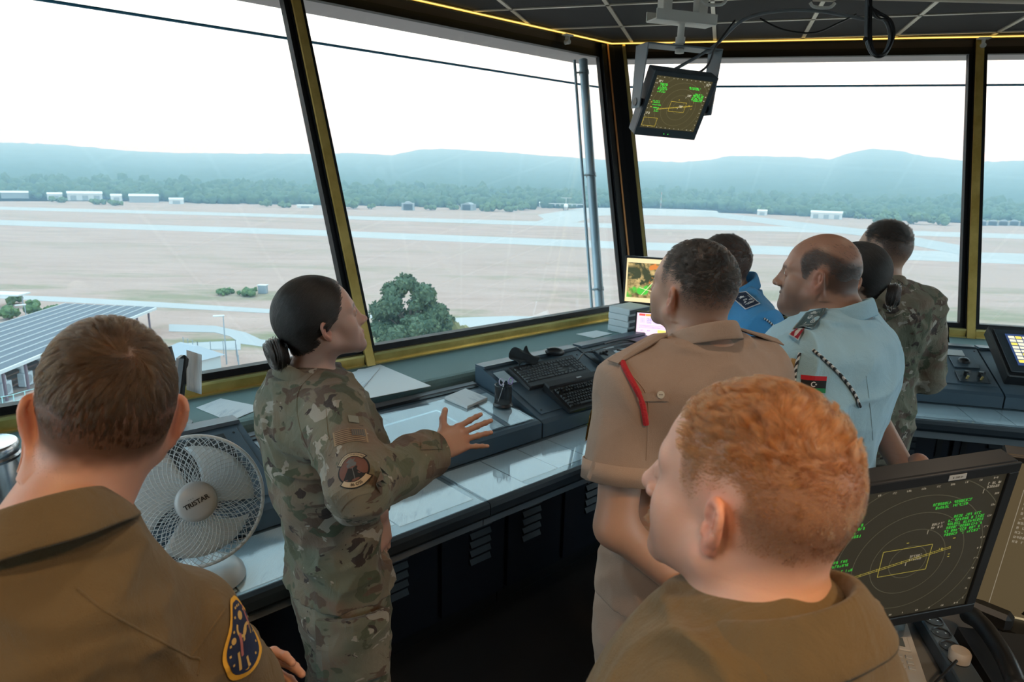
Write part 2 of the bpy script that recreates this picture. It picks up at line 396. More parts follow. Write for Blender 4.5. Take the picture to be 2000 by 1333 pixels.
# corner post: two posts with copper and brass strips between
w, bar = mullion('trim_7', w1, .065, .09)
bar('cover_strip', m_copper, .03, .048, .06, .068)
w, bar = mullion('trim_8', w2, .065, .09)
bar('cover_strip', m_goldtrim, .085, .105, .06, .068)
cp = MB(); q = lambda h, d: CORNER+unit(N1+N2)*(LEAN*h-d)/math.cos(rad(27.7))+np.array([0, 0, 1.0+h])
for h0, h1 in ((-.05, HEAD-1+.09),):
    a, b = q(h0, .03), q(h1, .03); e = unit(D1-D2*-1)*.03; e = unit(D1+D2); g = np.array([-e[1], e[0], 0]); e = e*.055; g = g*.045
    cp.hexa([a-e-g, a+e-g, a+e+g, a-e+g, b-e-g, b+e-g, b+e+g, b-e+g])
tag(cp.build('trim_9', m_blk), kind='structure')
# roller-blind brackets at the heads
for k, (wf, t) in enumerate(((w1, .17), (w2, .17), (w2, MT2+.01), (w1, MT1+.02))):
    b = thing('blind_bracket', ('cream blind bracket at the head of the corner post, left one', 'cream blind bracket at the head of the corner post, right one',
        'cream blind bracket above the right-hand mullion', 'cream blind bracket above the left mullion')[k], 'bracket', frame(wf(t, -.60, 2.83), D1 if wf is w1 else D2, N1 if wf is w1 else N2))
    MB().box((0, 0, .045), (.075, .05, .01), ch=.002).box((0, .0, .02), (.012, .04, .05), ch=.002).build('plate', m_white, b)
    MB().tube([(0, -.02, .0), (0, .02, .0)], .016, 12).build('socket', m_white, b, smooth=True)
# roof overhang seen through the glass heads
ov = MB()
for wf, L in ((w1, LW+1), (w2, RW+1)):
    ov.hexa([wf(t + (MIT*s if t == 0 else 0), s, z) for z in (2.812, 3.1) for t, s in ((0, -.735), (L, -.735), (L, -1.10), (0, -1.10))])
tag(ov.build('roof_overhang', m_soffit), kind='structure')
rb = MB()
rb.prism([(p[0], p[1]) for p in [w1(LW+.4, -1.04, 0), pG+(pG-pE)*.02, pF, pE, pD, w2(RW+.4, -1.04, 0), CORNER+unit(N1+N2)*1.04/math.cos(rad(27.7))]], .1, z0=3.02)
tag(rb.build('roof', m_soffit), kind='structure')
# taut cable outside round the cab, and the pipe by the corner
m_cable = mat('blue_black_cable', (.015, .16, .28), .5)
def out_pt(wf, px, py, s, nn):
    return onpl(px, py, wf(0, s, 0), nn)
ca = [out_pt(w1, 90, 0, -.80, N1), out_pt(w1, 1150, 168, -.80, N1)]; zc = (ca[0][2]+ca[1][2])/2
za = w1(5.2, -.80, zc); cor = CORNER+unit(N1+N2)*.80/math.cos(rad(27.7))+np.array([0, 0, zc])
cz = out_pt(w2, 1885, 166, -.80, N2)[2]
cb = MB().tube([za, cor, w2(5, -.80, cz)], .0075, 8).build('guy_cable', m_cable)
tag(cb, 'taut dark blue cable running outside round the window heads', 'cable')
m_galv = mat('galvanised_pipe', (.30, .40, .46), .45, .3)
pp = thing('drain_pipe', 'galvanised pipe with clamps outside the glass left of the corner post', 'pipe')
P0 = onpl(1172, 602, w1(0, -.20, 0), N1); P1 = onpl(1139, 118, w1(0, -.80, 0), N1); PT = lambda h, o=0.: P0+(P1-P0)*h/1.75+N1*o
MB().tube([P0, P1], .034, 20).build('pipe', m_galv, pp, smooth=True)
C0 = onpl(1156, 604, w1(0, -.14, 0), N1); C1 = onpl(1122, 118, w1(0, -.74, 0), N1); CT = lambda h: C0+(C1-C0)*h/1.75
MB().tube([C0, C1], .011, 10).build('conduit', m_galv, pp, smooth=True)
for h in (.13, .92, 1.66):
    c = MB(); c.tube([PT(h), CT(h)], .007, 8); c.tube([PT(h-.012), PT(h+.012)], .039, 20); c.build('pipe_clamp', m_galv, pp, smooth=True)

# warm LED line in the cove above both window heads (it lights the brass trim and the tiles next to it)
m_led = mat('led_warm', (.5, .4, .2), .5, emis=(1, .68, .17), estr=1.1)
for k, (wf, L) in enumerate(((w1, LW), (w2, RW))): tag(edge_run('trim_%d' % (k+10), m_led, 0, L, wf, -.612, -.604, 2.884, 2.890, MIT), kind='structure')
# ================================================================== THE AIRFIELD OUTSIDE
GZ = -22.0
def gp(x, y, z=GZ): return atz(x, y, z)
def field_mat():
    g = NT('dry_grass'); co = g.co()
    big = g.noise(g.mapping(co, (.006, .02, 1)), 1, 5, .62, .5); mid = g.noise(g.mapping(co, (.05, .16, 1)), 1, 6, .7); fine = g.noise(co, 1.6, 4, .7)
    c = g.mix(g.step(mid, .3, .7), (.255, .180, .150), (.35, .262, .225))
    c = g.mix(g.step(big, .40, .66), c, (.30, .225, .19))
    grn = g.noise(g.mapping(co, (.02, .05, 1), loc=(3, 8, 0)), 1, 5, .65)
    nearm = g.n('SeparateXYZ', {0: co}).outputs[1]
    near = g.step(nearm, 190., 95.)
    gm = g.math('MULTIPLY', g.step(grn, .50, .62), g.math('ADD', .18, g.math('MULTIPLY', near, .6)))
    c = g.mix(gm, c, (.095, .125, .052))
    c = g.mix(g.math('MULTIPLY', g.step(fine, .55, .75), .35), c, (.10, .082, .06))
    g.set('Base Color', c); g.set('Roughness', 1.); g.set('Specular IOR Level', .1); return g.m
me = MB().prism([(-3000, -3000), (3000, -3000), (6000, 6000), (-6000, 6000)], .5, z0=GZ-.5)
tag(me.build('ground', field_mat()), kind='structure')
m_conc = mat('runway_concrete', (.27, .28, .275), .85, var=(.08, .12)); m_asph = mat('taxiway_asphalt', (.25, .265, .265), .9, var=(.1, .15)); m_paint = mat('runway_paint', (.5, .5, .48), .8)
def strip(name, up, lo, m, dz=.04):
    """paved strip on the ground between two pixel-traced edges"""
    a = [gp(x, y) for x, y in up]; b = [gp(x, y) for x, y in lo]
    P = a+b[::-1]; o = MB(); n = len(P)
    V = [(*p[:2], GZ-.05) for p in P]+[(*p[:2], GZ+dz) for p in P]
    k = len(a); F = []
    if len(a) == len(b):
        for i in range(k-1): F.append((n+i+1, n+i, n+n-1-i, n+n-2-i))
    F += [(i, (i+1) % n, n+(i+1) % n, n+i) for i in range(n)]
    o.add(V, F); return tag(o.build(name, m), kind='structure')
strip('runway', [(-300, 418), (0, 430), (600, 449), (1200, 472), (1900, 493), (2400, 508)], [(-300, 427), (0, 440), (600, 460), (1200, 486), (1900, 513), (2400, 532)], m_conc)
strip('taxiway', [(-300, 397), (0, 404), (600, 420), (1200, 437), (1500, 442), (1900, 455), (2400, 468)], [(-300, 401), (0, 410), (600, 426), (1200, 446), (1500, 452), (1900, 464), (2400, 480)], m_conc, .05)
strip('apron', [(1050, 420), (1140, 406), (1240, 407), (1340, 409), (1400, 412)], [(1062, 428), (1150, 422), (1240, 420), (1340, 423), (1410, 424)], m_conc, .06)
strip('taxiway_link', [(1040, 436), (1075, 424), (1110, 418)], [(1120, 437), (1150, 427), (1180, 420)], m_conc, .07)
strip('taxiway_curve', [(1370, 412), (1450, 421), (1560, 434), (1720, 452), (1800, 466), (1900, 484)], [(1360, 420), (1440, 430), (1560, 446), (1700, 463), (1780, 479), (1880, 499)], m_asph, .08)
strip('service_road', [(-100, 572), (150, 582), (330, 592), (520, 604), (760, 616), (1000, 640)], [(-100, 578), (150, 592), (330, 602), (520, 612), (760, 624), (1000, 656)], m_conc)
strip('access_road', [(330, 634), (420, 637), (480, 650), (510, 664), (560, 668), (700, 672)], [(330, 648), (420, 650), (450, 658), (470, 672), (560, 684), (700, 690)], m_asph)
strip('parking_apron', [(345, 672), (420, 668), (470, 666)], [(350, 682), (420, 684), (470, 684)], m_asph, .05)
strip('yard_road', [(880, 622), (1000, 618), (1060, 620)], [(870, 636), (1000, 646), (1080, 640)], m_conc, .06)
strip('yard', [(-120, 800), (60, 772), (115, 760)], [(-120, 880), (60, 850), (140, 840)], m_conc, .05)
# ---------------------------------------------------------------- hills (terrain beyond the woods)
ridge = [(-400, 270), (0, 277), (120, 282), (240, 293), (330, 298), (600, 300), (690, 298), (765, 303), (820, 291), (860, 290), (930, 293), (1000, 298), (1100, 306), (1200, 313), (1330, 316), (1385, 312), (1420, 304), (1480, 304), (1560, 306), (1622, 311), (1655, 299), (1700, 290), (1755, 293), (1800, 304), (1880, 313), (1930, 315), (2010, 312), (2400, 318)]
azs = []; els = []
for x, y in ridge:
    d = ray(x, y); azs.append(math.atan2(d[0], d[1])); els.append(d[2]/math.hypot(d[0], d[1]))
def vnoise(x, y, seed=0):
    xi = np.floor(x).astype(np.int64); yi = np.floor(y).astype(np.int64); xf = x-xi; yf = y-yi
    def h(a, b): n = (a*374761393+b*668265263+seed*1442695041) & 0x7fffffff; n = ((n ^ (n >> 13))*1274126177) & 0x7fffffff; return ((n ^ (n >> 16)) & 0xffff)/65535.
    u = xf*xf*(3-2*xf); v = yf*yf*(3-2*yf)
    return (h(xi, yi)*(1-u)+h(xi+1, yi)*u)*(1-v)+(h(xi, yi+1)*(1-u)+h(xi+1, yi+1)*u)*v
def fbm(x, y, o=4, seed=0): return sum(vnoise(x*2**k, y*2**k, seed+k)*.5**k for k in range(o))/(2-.5**(o-1))
na, nd = 420, 60
A = np.linspace(-.95, .95, na); Dd = 560*(5200/560)**(np.linspace(0, 1, nd))
AA, DD = np.meshgrid(A, Dd, indexing='ij'); RIDGE_D = 3000.
e = np.interp(AA, azs, els); q = np.clip((DD-700)/(RIDGE_D-700), 0, 1); crest = e*RIDGE_D+1.9
prof = q**1.25
h0 = GZ+(crest-GZ)*prof*(1+.12*(fbm(AA*14, DD/330, 4)-.5)*np.sin(np.pi*q))
h0 = np.where(DD > RIDGE_D, crest-(DD-RIDGE_D)*.10, h0) + 7*(fbm(AA*220, DD/14, 3, 5)-.5)*np.clip(q*3, 0, 1)
hv = np.stack([np.sin(AA)*DD, np.cos(AA)*DD, h0], -1).reshape(-1, 3)
ii = np.arange((na-1)*(nd-1)); i, j = ii//(nd-1), ii % (nd-1); a = i*nd+j
hf = np.stack([a, a+nd, a+nd+1, a+1], 1)
g = NT('wooded_hillside'); co = g.co(); k1 = g.noise(co, .012, 5, .65); k2 = g.noise(co, .09, 3, .7)
g.set('Base Color', g.mix(g.step(k2, .3, .7), g.mix(g.step(k1, .35, .65), (.018, .042, .030), (.035, .065, .035)), (.050, .080, .040))); g.set('Roughness', 1.); g.set('Specular IOR Level', 0.)
o = link('hills', mesh_np('hills', hv, hf, [g.m])); tag(o, kind='structure')
# ---------------------------------------------------------------- foliage
def leaf_mat(name, c1, c2):
    g = NT(name); co = g.co(); k = g.noise(co, 1.3, 4, .7); g.set('Base Color', g.mix(g.step(k, .3, .7), c1, c2)); g.set('Roughness', .8); g.set('Specular IOR Level', .2); return g.m
m_oak1 = leaf_mat('oak_leaves_dark', (.050, .080, .050), (.085, .120, .070)); m_oak2 = leaf_mat('oak_leaves_light', (.085, .125, .070), (.14, .18, .10))
m_leafD = leaf_mat('dark_foliage', (.028, .060, .032), (.065, .115, .052)); m_leafM = leaf_mat('green_foliage', (.045, .085, .035), (.10, .15, .055)); m_leafO = leaf_mat('dry_foliage', (.12, .12, .05), (.20, .17, .08))
ICO_V = []; 
def ico(sub=1):
    t = (1+5**.5)/2; V = [(-1, t, 0), (1, t, 0), (-1, -t, 0), (1, -t, 0), (0, -1, t), (0, 1, t), (0, -1, -t), (0, 1, -t), (t, 0, -1), (t, 0, 1), (-t, 0, -1), (-t, 0, 1)]
    F = [(0, 11, 5), (0, 5, 1), (0, 1, 7), (0, 7, 10), (0, 10, 11), (1, 5, 9), (5, 11, 4), (11, 10, 2), (10, 7, 6), (7, 1, 8), (3, 9, 4), (3, 4, 2), (3, 2, 6), (3, 6, 8), (3, 8, 9), (4, 9, 5), (2, 4, 11), (6, 2, 10), (8, 6, 7), (9, 8, 1)]
    V = [unit(v) for v in V]
    for _ in range(sub):
        c = {}; G = []
        def mid(a, b):
            k = (min(a, b), max(a, b))
            if k not in c: c[k] = len(V); V.append(unit(V[a]+V[b]))
            return c[k]
        for a, b, d in F: x, y, z = mid(a, b), mid(b, d), mid(d, a); G += [(a, x, z), (b, y, x), (d, z, y), (x, y, z)]
        F = G
    return np.array(V), np.array(F)
IV, IF = ico(1)
def blobs(cent, size, squash, seed, iv=IV, iff=IF):
    """many lumpy crowns in one array"""
    r = np.random.default_rng(seed); n = len(cent); jit = 1+.28*(r.random((n, len(iv), 1))-.5)*2
    V = cent[:, None, :]+iv[None]*jit*np.stack([size, size, size*squash], -1)[:, None, :]
    F = (np.arange(n)[:, None, None]*len(iv)+iff[None]).reshape(-1, 3); return V.reshape(-1, 3), F
# the belt of woods along the far side of the field
edge_px = [(-300, 386), (0, 391), (180, 398), (430, 403), (690, 406), (1040, 414), (1240, 406), (1400, 413), (1580, 428), (1880, 440), (2000, 441), (2400, 446)]
ex_ = [p[0] for p in edge_px]; ey_ = [p[1] for p in edge_px]
cent = []; size = []
for k in range(4200):
    px = RNG.uniform(-250, 2250); y = np.interp(px, ex_, ey_); b = gp(px, y); dd = math.hypot(b[0], b[1]); back = RNG.random()**1.6*260
    dirv = np.array([b[0], b[1], 0])/dd; p = dirv*(dd+34+back); r = RNG.uniform(2.2, 4.2)*(1+back/600); hgt = RNG.uniform(.8, 1.25)*r*(1+back/520)
    cent.append((p[0], p[1], GZ+hgt*.8)); size.append((r, hgt/r))
cent = np.array(cent); size = np.array(size)
keep = np.ones(len(cent), bool)                                    # clearings round the buildings and bushes at the edge of the woods
for x, y, r_ in ((116, 391, 12), (167, 392, 19), (228, 394, 9), (282, 396, 17), (345, 399, 11), (30, 388, 15), (797, 411, 12), (911, 411, 12), (1613, 428, 18), (1488, 421, 9), (1060, 405, 9), (590, 407, 10), (1105, 411, 20), (1290, 408, 4), (965, 413, 12), (1000, 414, 10), (1020, 411, 9), (1685, 428, 12), (1730, 436, 12), (1790, 438, 14), (1835, 440, 12), (1470, 415, 9), (1500, 418, 8), (1940, 436, 10), (1917, 441, 9), (1938, 441, 9), (1959, 441, 9), (1980, 441, 9), (690, 408, 9), (725, 409, 6), (845, 411, 8), (880, 410, 7), (120, 396, 8), (195, 400, 9), (225, 402, 8), (520, 404, 8), (560, 406, 12)):
    b = gp(x, y); bd = b*(1+5/np.linalg.norm(b[:2])); keep &= np.hypot(cent[:, 0]-bd[0], cent[:, 1]-bd[1]) > r_+size[:, 0]*1.4
cent = cent[keep]; size = size[keep]
V, F = blobs(cent, size[:, 0], size[:, 1]*.9, 3)
tag(link('woods', mesh_np('woods', V, F, [m_leafD])), 'belt of dark green woods along the far edge of the airfield', 'woods', kind='stuff')
def bush(px, py, w, h, m, seed, label, name='shrub', group=None, n=26):
    b = gp(px, py); r = np.random.default_rng(seed); c = r.normal(0, .34, (n, 3))*np.array([w, w, h*.7]); c[:, 2] = np.abs(c[:, 2])*.9+h*.28
    V, F = blobs(c, r.uniform(.16, .30, n)*min(w, h)*1.2, np.ones(n), seed)
    e = thing(name, label, 'shrub', frame(b), group); link('foliage', mesh_np('foliage', V, F, [m], smooth=False), e)
    MB().tube([(0, 0, -.1), (0, 0, h*.5)], .05*h, 6).build('stem', mat('bark', (.09, .07, .05), .9), e); return e
far = [(120, 396, 9, 7), (195, 400, 10, 6), (225, 402, 8, 6), (520, 404, 7, 7), (556, 406, 8, 6), (690, 408, 9, 11), (725, 409, 5, 7), (845, 411, 8, 6), (880, 410, 7, 7), (956, 413, 10, 11), (996, 414, 7, 8), (1022, 411, 8, 9), (1470, 415, 9, 10), (1500, 418, 9, 8), (1685, 428, 12, 6), (1730, 436, 11, 11), (1784, 438, 10, 12), (1840, 440, 9, 11), (1940, 436, 9, 5)]
ORD = 'first second third fourth fifth sixth seventh eighth ninth tenth eleventh twelfth thirteenth fourteenth fifteenth sixteenth seventeenth eighteenth nineteenth'.split()
for k, (x, y, w_, h_) in enumerate(sorted(far)):
    bush(x, y, w_*.8, h_*.7, m_leafM, 40+k, '%s green bush from the left along the far woods' % ORD[k], 'far_bush', 'bushes in front of the far woods', 14)
for k, (x, y, w_, h_, lb) in enumerate(((18, 624, 1.8, 2.4, 'low green bush on the dry grass at the left edge of the window'), (68, 616, 1.8, 3.2, 'dark green pointed bush on the dry grass beside the service road'), (106, 612, 1.3, 1.7, 'small round bush on the dry grass next to the chain fence'), (28, 594, 1.6, 1.8, 'tiny dark bush beside the service road, above the other bushes'),
      (482, 578, 2.2, 1.8, 'low bush on the green verge behind the woman\'s bun'), (440, 576, 2.6, 1.4, 'flat bush on the green verge left of the woman\'s bun'), (462, 738, .9, 1.0, 'scrubby grey-green bush at the foot of the lamp post'))):
    bush(x, y, w_, h_, m_leafM, 70+k, lb)
# broad oak below the tower: trunk, limbs, thousands of leaf sprays
def oak(px, py_top, py_base_z, r, label):
    base = None; top = gp(px, py_top, GZ+11.5); b = np.array([top[0], top[1], GZ]); t = thing('oak_tree', label, 'tree', frame(b))
    tr = MB(); tr.tube([(0, 0, -.3), (.1, 0, 2.2), (.0, .1, 4.6), (.1, 0, 8)], [.5, .4, .3, .1], 10)
    rr = np.random.default_rng(5); lobes = []
    for k in range(30):
        a = rr.uniform(0, 6.28); q = rr.uniform(.12, 1)**.6*r*.82; z = 2.6+(10.2-2.6)*rr.random()*(1-(q/r)**2*.75); lobes.append((q*math.cos(a), q*math.sin(a), z, rr.uniform(1.1, 1.9)))
        tr.tube([(0, 0, min(z*.5, 4.5)), (lobes[-1][0]*.5, lobes[-1][1]*.5, z*.78), (lobes[-1][0], lobes[-1][1], z)], [.16, .1, .03], 6)
    lobes += [(-.6, .2, 10.2, 1.5), (-2.2, .5, 9.0, 1.6), (1.6, 0, 9.0, 1.6)]
    tr.build('trunk', mat('bark', (.09, .07, .05), .9), t, smooth=True)
    n = 9000; L = np.array(lobes); w_ = L[:, 3]**2; pick = rr.choice(len(L), n, p=w_/w_.sum()); d = rr.normal(size=(n, 3)); d /= np.linalg.norm(d, axis=1, keepdims=True)
    c = L[pick, :3]+d*(L[pick, 3]*rr.uniform(.62, 1.06, n))[:, None]*np.array([1, 1, .8])
    # each spray = a crossed pair of tilted leaf quads
    s = rr.uniform(.16, .34, n)[:, None]; u = rr.normal(size=(n, 3)); u /= np.linalg.norm(u, axis=1, keepdims=True); v = np.cross(u, d); v /= np.linalg.norm(v, axis=1, keepdims=True)+1e-6
    w3 = np.cross(u, v)
    V = np.stack([c-u*s, c+v*s*.6, c+u*s, c-v*s*.6, c-u*s*.9, c+w3*s*.6, c+u*s*.9, c-w3*s*.6], 1).reshape(-1, 3); F = np.arange(n*8).reshape(-1, 4)
    mi = rr.integers(0, 2, len(F)); o = link('leaves', mesh_np('leaves', V, F, [m_oak1, m_oak2], mi, False), t); o['kind'] = 'stuff'
    V, F = blobs(L[:, :3], L[:, 3]*.8, np.full(len(L), .85), 9); link('inner_foliage', mesh_np('inner_foliage', V, F, [m_oak1], smooth=False), t)
    return t
oak(800, 534, None, 5.6, 'broad green oak tree standing below the tower on the dry grass')
bush(880, 668, 3.4, 3.2, m_leafO, 90, 'yellowing dry bush at the right foot of the oak tree')
# ---------------------------------------------------------------- buildings, shelters, aircraft, mast, lamp posts
m_bw = mat('pale_cladding', (.46, .48, .48), .7); m_bg = mat('grey_cladding', (.22, .25, .27), .7); m_roofd = mat('dark_roof', (.055, .075, .095), .7, var=(.6, .1)); m_dark = mat('dark_opening', (.02, .025, .03), .8)
def hangar(px, py, w, d, h, label, mw=m_bw, yaw=0., arch=False, doors=1):
    b = gp(px, py); t = thing('hangar', label, 'building', m4(rotz(math.atan2(-b[0], b[1])+yaw), b))
    MB().box((0, d/2, h*.4), (w, d, h*.8)).build('wall', mw, t)
    if arch:
        mb = MB(); pts = [(w*.52*math.cos(a), h*1.0*math.sin(a)) for a in np.linspace(0, math.pi, 12)]
        mb.prism(pts, d*1.02, m4(np.array([[1., 0, 0], [0, 0, -1], [0, 1, 0]]), (0, d, 0))); mb.build('arched_roof', m_bg, t)
        MB().box((0, -.1, h*.36), (w*.7, .2, h*.72)).build('opening', m_dark, t)
    else:
        MB().prism([(-d*.54, h*.8), (d*.54, h*.8), (0, h*1.05)], w*1.03, m4(np.array([[0, 0, 1.], [1, 0, 0], [0, 1, 0]]), (-w*.515, d/2, 0))).build('roof', m_bw, t)
        for k in range(doors): MB().box((w*((k+.5)/doors-.5), -.06, h*.3), (w*.5/doors, .12, h*.55)).build('door', m_bg, t)
    return t
hangar(108, 391, 9, 7, 5, 'small white hangar left of the long white one by the far woods'); hangar(167, 392, 21, 9, 6, 'long white hangar at the edge of the far woods on the left', doors=3)
hangar(228, 394, 7, 6, 5, 'little white hangar right of the long white one'); hangar(282, 396, 18, 10, 5.5, 'wide pale grey hangar by the far woods on the left', m_bg, doors=2); hangar(345, 399, 9, 7, 4, 'low pale shed at the right end of the far hangars')
hangar(30, 388, 16, 8, 5, 'grey roofed hall at the far left edge of the field', m_bg)
hangar(797, 411, 8.5, 8, 5.6, 'left one of two dark arched aircraft shelters', m_bg, arch=True); hangar(911, 411, 8.5, 8, 5.2, 'right one of two dark arched aircraft shelters', m_bg, arch=True, yaw=-.35)
hangar(1613, 428, 20, 9, 5.2, 'long low white hangar below the wooded peak on the right', doors=3); hangar(1488, 421, 7, 5, 4, 'small white block left of the long low hangar'); hangar(1060, 405, 6, 5, 4, 'tiny white building behind the parked aircraft'); hangar(596, 407, 10, 4, 2.2, 'low white wall-like shed in front of the far woods')
for k, x in enumerate((1917, 1938, 1959, 1980)): hangar(x, 441, 6.5, 6, 3.6, '%s earth covered bunker from the right mullion, by the far woods' % ORD[k], mat('bunker_earth', (.26, .22, .17), .9), arch=True)['group'] = 'bunkers at the far right'
b = gp(1105, 411); ac = thing('transport_aircraft', 'white four-engined transport aircraft parked nose-on on the far apron', 'aircraft', m4(rotz(math.atan2(-b[0], b[1])), b))
m_ac = mat('aircraft_white', (.52, .53, .54), .5)
MB().tube([(0, -7, 2.6), (0, -6, 2.8), (0, -3, 3), (0, 6, 3), (0, 12, 4.2)], [.2, 1.3, 1.7, 1.7, .3], 14).build('fuselage', m_ac, ac, smooth=True)
MB().hexa([(-13, 1, 4.4), (13, 1, 4.4), (11, 4, 4.4), (-11, 4, 4.4), (-13, 1, 4.7), (13, 1, 4.7), (11, 4, 4.7), (-11, 4, 4.7)]).build('wing', m_ac, ac)
MB().box((0, 11, 6.6), (.3, 2.6, 4.4)).build('tail_fin', m_ac, ac); MB().box((0, 11.4, 8.7), (8, 1.6, .25)).build('tailplane', m_ac, ac)
for x in (-8, -4.5, 4.5, 8): MB().tube([(x, -1, 3.7), (x, 2, 3.7)], .7, 10).build('engine', m_bg, ac, smooth=True)
for x in (-1.6, 1.6): MB().box((x, 2, .6), (.6, 2.4, 1.2)).build('landing_gear', m_dark, ac)
b = gp(1290, 408); t = thing('lattice_mast', 'thin red and white mast rising before the far woods', 'mast', frame(b))
for k in range(6): MB().tube([(0, 0, 2.3*k), (0, 0, 2.3*(k+1))], .22, 6).build('mast_section', mat('mast_red', (.5, .2, .17), .7) if k % 2 else m_bw, t)
# store with the striped metal roof, lower left
rp = [gp(*p, GZ+3.6) for p in ((-60, 700), (72, 649), (330, 640), (330, 690), (110, 684), (-60, 740))]
P0 = gp(0, 727, GZ+3.3); P1 = gp(110, 682, GZ+3.3); ex = unit(P1-P0); ey = np.array([-ex[1], ex[0], 0])
st = thing('storage_shed', 'open-sided storage shed with a dark ribbed metal roof below the tower', 'building', frame((P0[0], P0[1], GZ), ex, ey))
Lx = 34.; Dy = 13.
for k in range(9):
    y0 = Dy*k/9; y1 = Dy*(k+1)/9
    MB().hexa([(-14, y0, 3.3+.03*y0), (Lx, y0, 3.3+.03*y0), (Lx, y1-.18, 3.3+.03*y1), (-14, y1-.18, 3.3+.03*y1), (-14, y0, 3.5+.03*y0), (Lx, y0, 3.5+.03*y0), (Lx, y1-.18, 3.5+.03*y1), (-14, y1-.18, 3.5+.03*y1)]).build('roof_sheet', m_roofd, st)
    MB().box((10, y1-.09, 3.52+.03*y1), (48, .06, .12)).build('roof_rib', m_bw, st)
MB().box((10, -.1, 3.3), (48, .25, .35)).build('fascia', m_bw, st); MB().box((10, Dy*.6, 1.6), (47, .3, 3.2)).build('back_wall', mat('shed_wall', (.19, .26, .29), .8), st)
for k in range(14): MB().box((-13.5+k*3.5, .1, 1.6), (.22, .22, 3.2)).build('post', mat('shed_post', (.14, .10, .12), .7), st)
m_ac2 = mat('unit_white', (.42, .47, .50), .5)
for k in range(4, 11):
    e = thing('air_unit', '%s white cooling unit from the right end of the ribbed storage shed' % ORD[10-k], 'cooling unit', st.matrix_world@Matrix.Translation((-11.8+k*3.5, 1.4, 0)), 'cooling units in the storage shed')
    MB().box((0, 0, .85), (1.5, .8, 1.5), ch=.06).build('housing', m_ac2, e); MB().tube([(0, .1, 1.5), (0, .1, 2.1), (0, .6, 2.4)], .42, 12).build('duct', m_ac2, e, smooth=True); MB().cyl((0, -.41, .85), .5, .03, 16, m4(rotx(math.pi/2), (0, -.4, .85))).build('fan_grille', m_bg, e)
b = gp(372, 735); e = thing('guard_hut', 'small pale hut with a grey hipped roof beyond the clipboard', 'building', m4(rotz(-.5), b))
MB().box((0, 0, 1.3), (6, 4, 2.6)).build('wall', mat('hut_wall', (.36, .38, .38), .8), e); MB().hexa([(-3.4, -2.4, 2.6), (3.4, -2.4, 2.6), (3.4, 2.4, 2.6), (-3.4, 2.4, 2.6), (-1.5, -.2, 3.9), (1.5, -.2, 3.9), (1.5, .2, 3.9), (-1.5, .2, 3.9)]).build('roof', m_bg, e)
MB().box((2.0, -2.05, 1.5), (.9, .1, 1.0)).build('window_pane', m_dark, e)
def lamp_post(px, py, h, label):
    b = gp(px, py); e = thing('street_lamp', label, 'street lamp', m4(rotz(math.atan2(-b[0], b[1])), b))
    MB().tube([(0, 0, 0), (0, 0, h)], [.09, .06], 8).build('post', m_bg, e); MB().box((-.5, 0, h+.05), (1.3, .35, .16), ch=.04).build('lamp_head', m_bw, e)
lamp_post(443, 712, 6.2, 'thin grey street lamp beside the chain fence and hut'); lamp_post(56, 652, 4.2, 'faint street lamp behind the ribbed shed roof')
f = thing('chain_fence', 'thin wire fence with posts on the dry ground behind the woman\'s back', 'fence')
for (x0, y0, x1, y1) in ((388, 700, 462, 696), (462, 696, 468, 728), (360, 690, 388, 700)):
    a, b = gp(x0, y0), gp(x1, y1)
    for k in range(4): p = a+(b-a)*k/3; MB().tube([p, p+np.array([0, 0, 2.2])], .05, 6).build('fence_post', m_bg, f)
    for h in (1.1, 2.1): MB().tube([a+np.array([0, 0, h]), b+np.array([0, 0, h])], .015, 4).build('fence_wire', m_bg, f)
f = thing('yard_railing', 'pale green railing in front of the storage shed', 'fence')
pts = [gp(x, y) for x, y in ((-20, 812), (8, 805), (30, 800), (52, 793), (80, 786))]
for p in pts: MB().tube([p, p+np.array([0, 0, 1.6])], .045, 6).build('railing_post', mat('railing_green', (.30, .48, .46), .6), f)
for h in (.8, 1.55): MB().tube([p+np.array([0, 0, h]) for p in pts], .03, 6).build('rail', MATS['railing_green'], f)
bb = gp(514, 573); e = thing('field_cabinet', 'small pale grey equipment cabinet on the green verge', 'cabinet', frame(bb)); MB().box((0, 0, .8), (1.6, 1.2, 1.6), ch=.05).build('housing', m_bg, e); MB().box((0, 0, 1.65), (1.8, 1.4, .12)).build('lid', m_bw, e)
bb = gp(12, 600); e = thing('bus_shelter', 'flat white canopy roof among the bushes at the left edge', 'shelter', frame(bb)); MB().box((0, 0, 2.3), (7, 3, .25)).build('canopy', m_bw, e)
for x in (-3, 3): MB().tube([(x, 0, 0), (x, 0, 2.2)], .1, 6).build('post', m_bg, e)
# ---------------------------------------------------------------- summer haze: a real scattering volume over the field
hz = bpy.data.materials.new('summer_haze'); hz.use_nodes = True; nt = hz.node_tree; nt.nodes.clear()
vo = nt.nodes.new('ShaderNodeOutputMaterial'); vs = nt.nodes.new('ShaderNodeVolumeScatter'); vs.inputs['Color'].default_value = (.44, .75, 1, 1); vs.inputs['Density'].default_value = 8.5e-4; vs.inputs['Anisotropy'].default_value = .0
nt.links.new(vs.outputs[0], vo.inputs['Volume'])
hb = MB().prism([(-5600, 45), (5600, 45), (5600, 5900), (-5600, 5900)], 460, z0=GZ-40).build('haze', hz); tag(hb, 'pale blue summer haze over the airfield and hills', 'haze', kind='stuff')
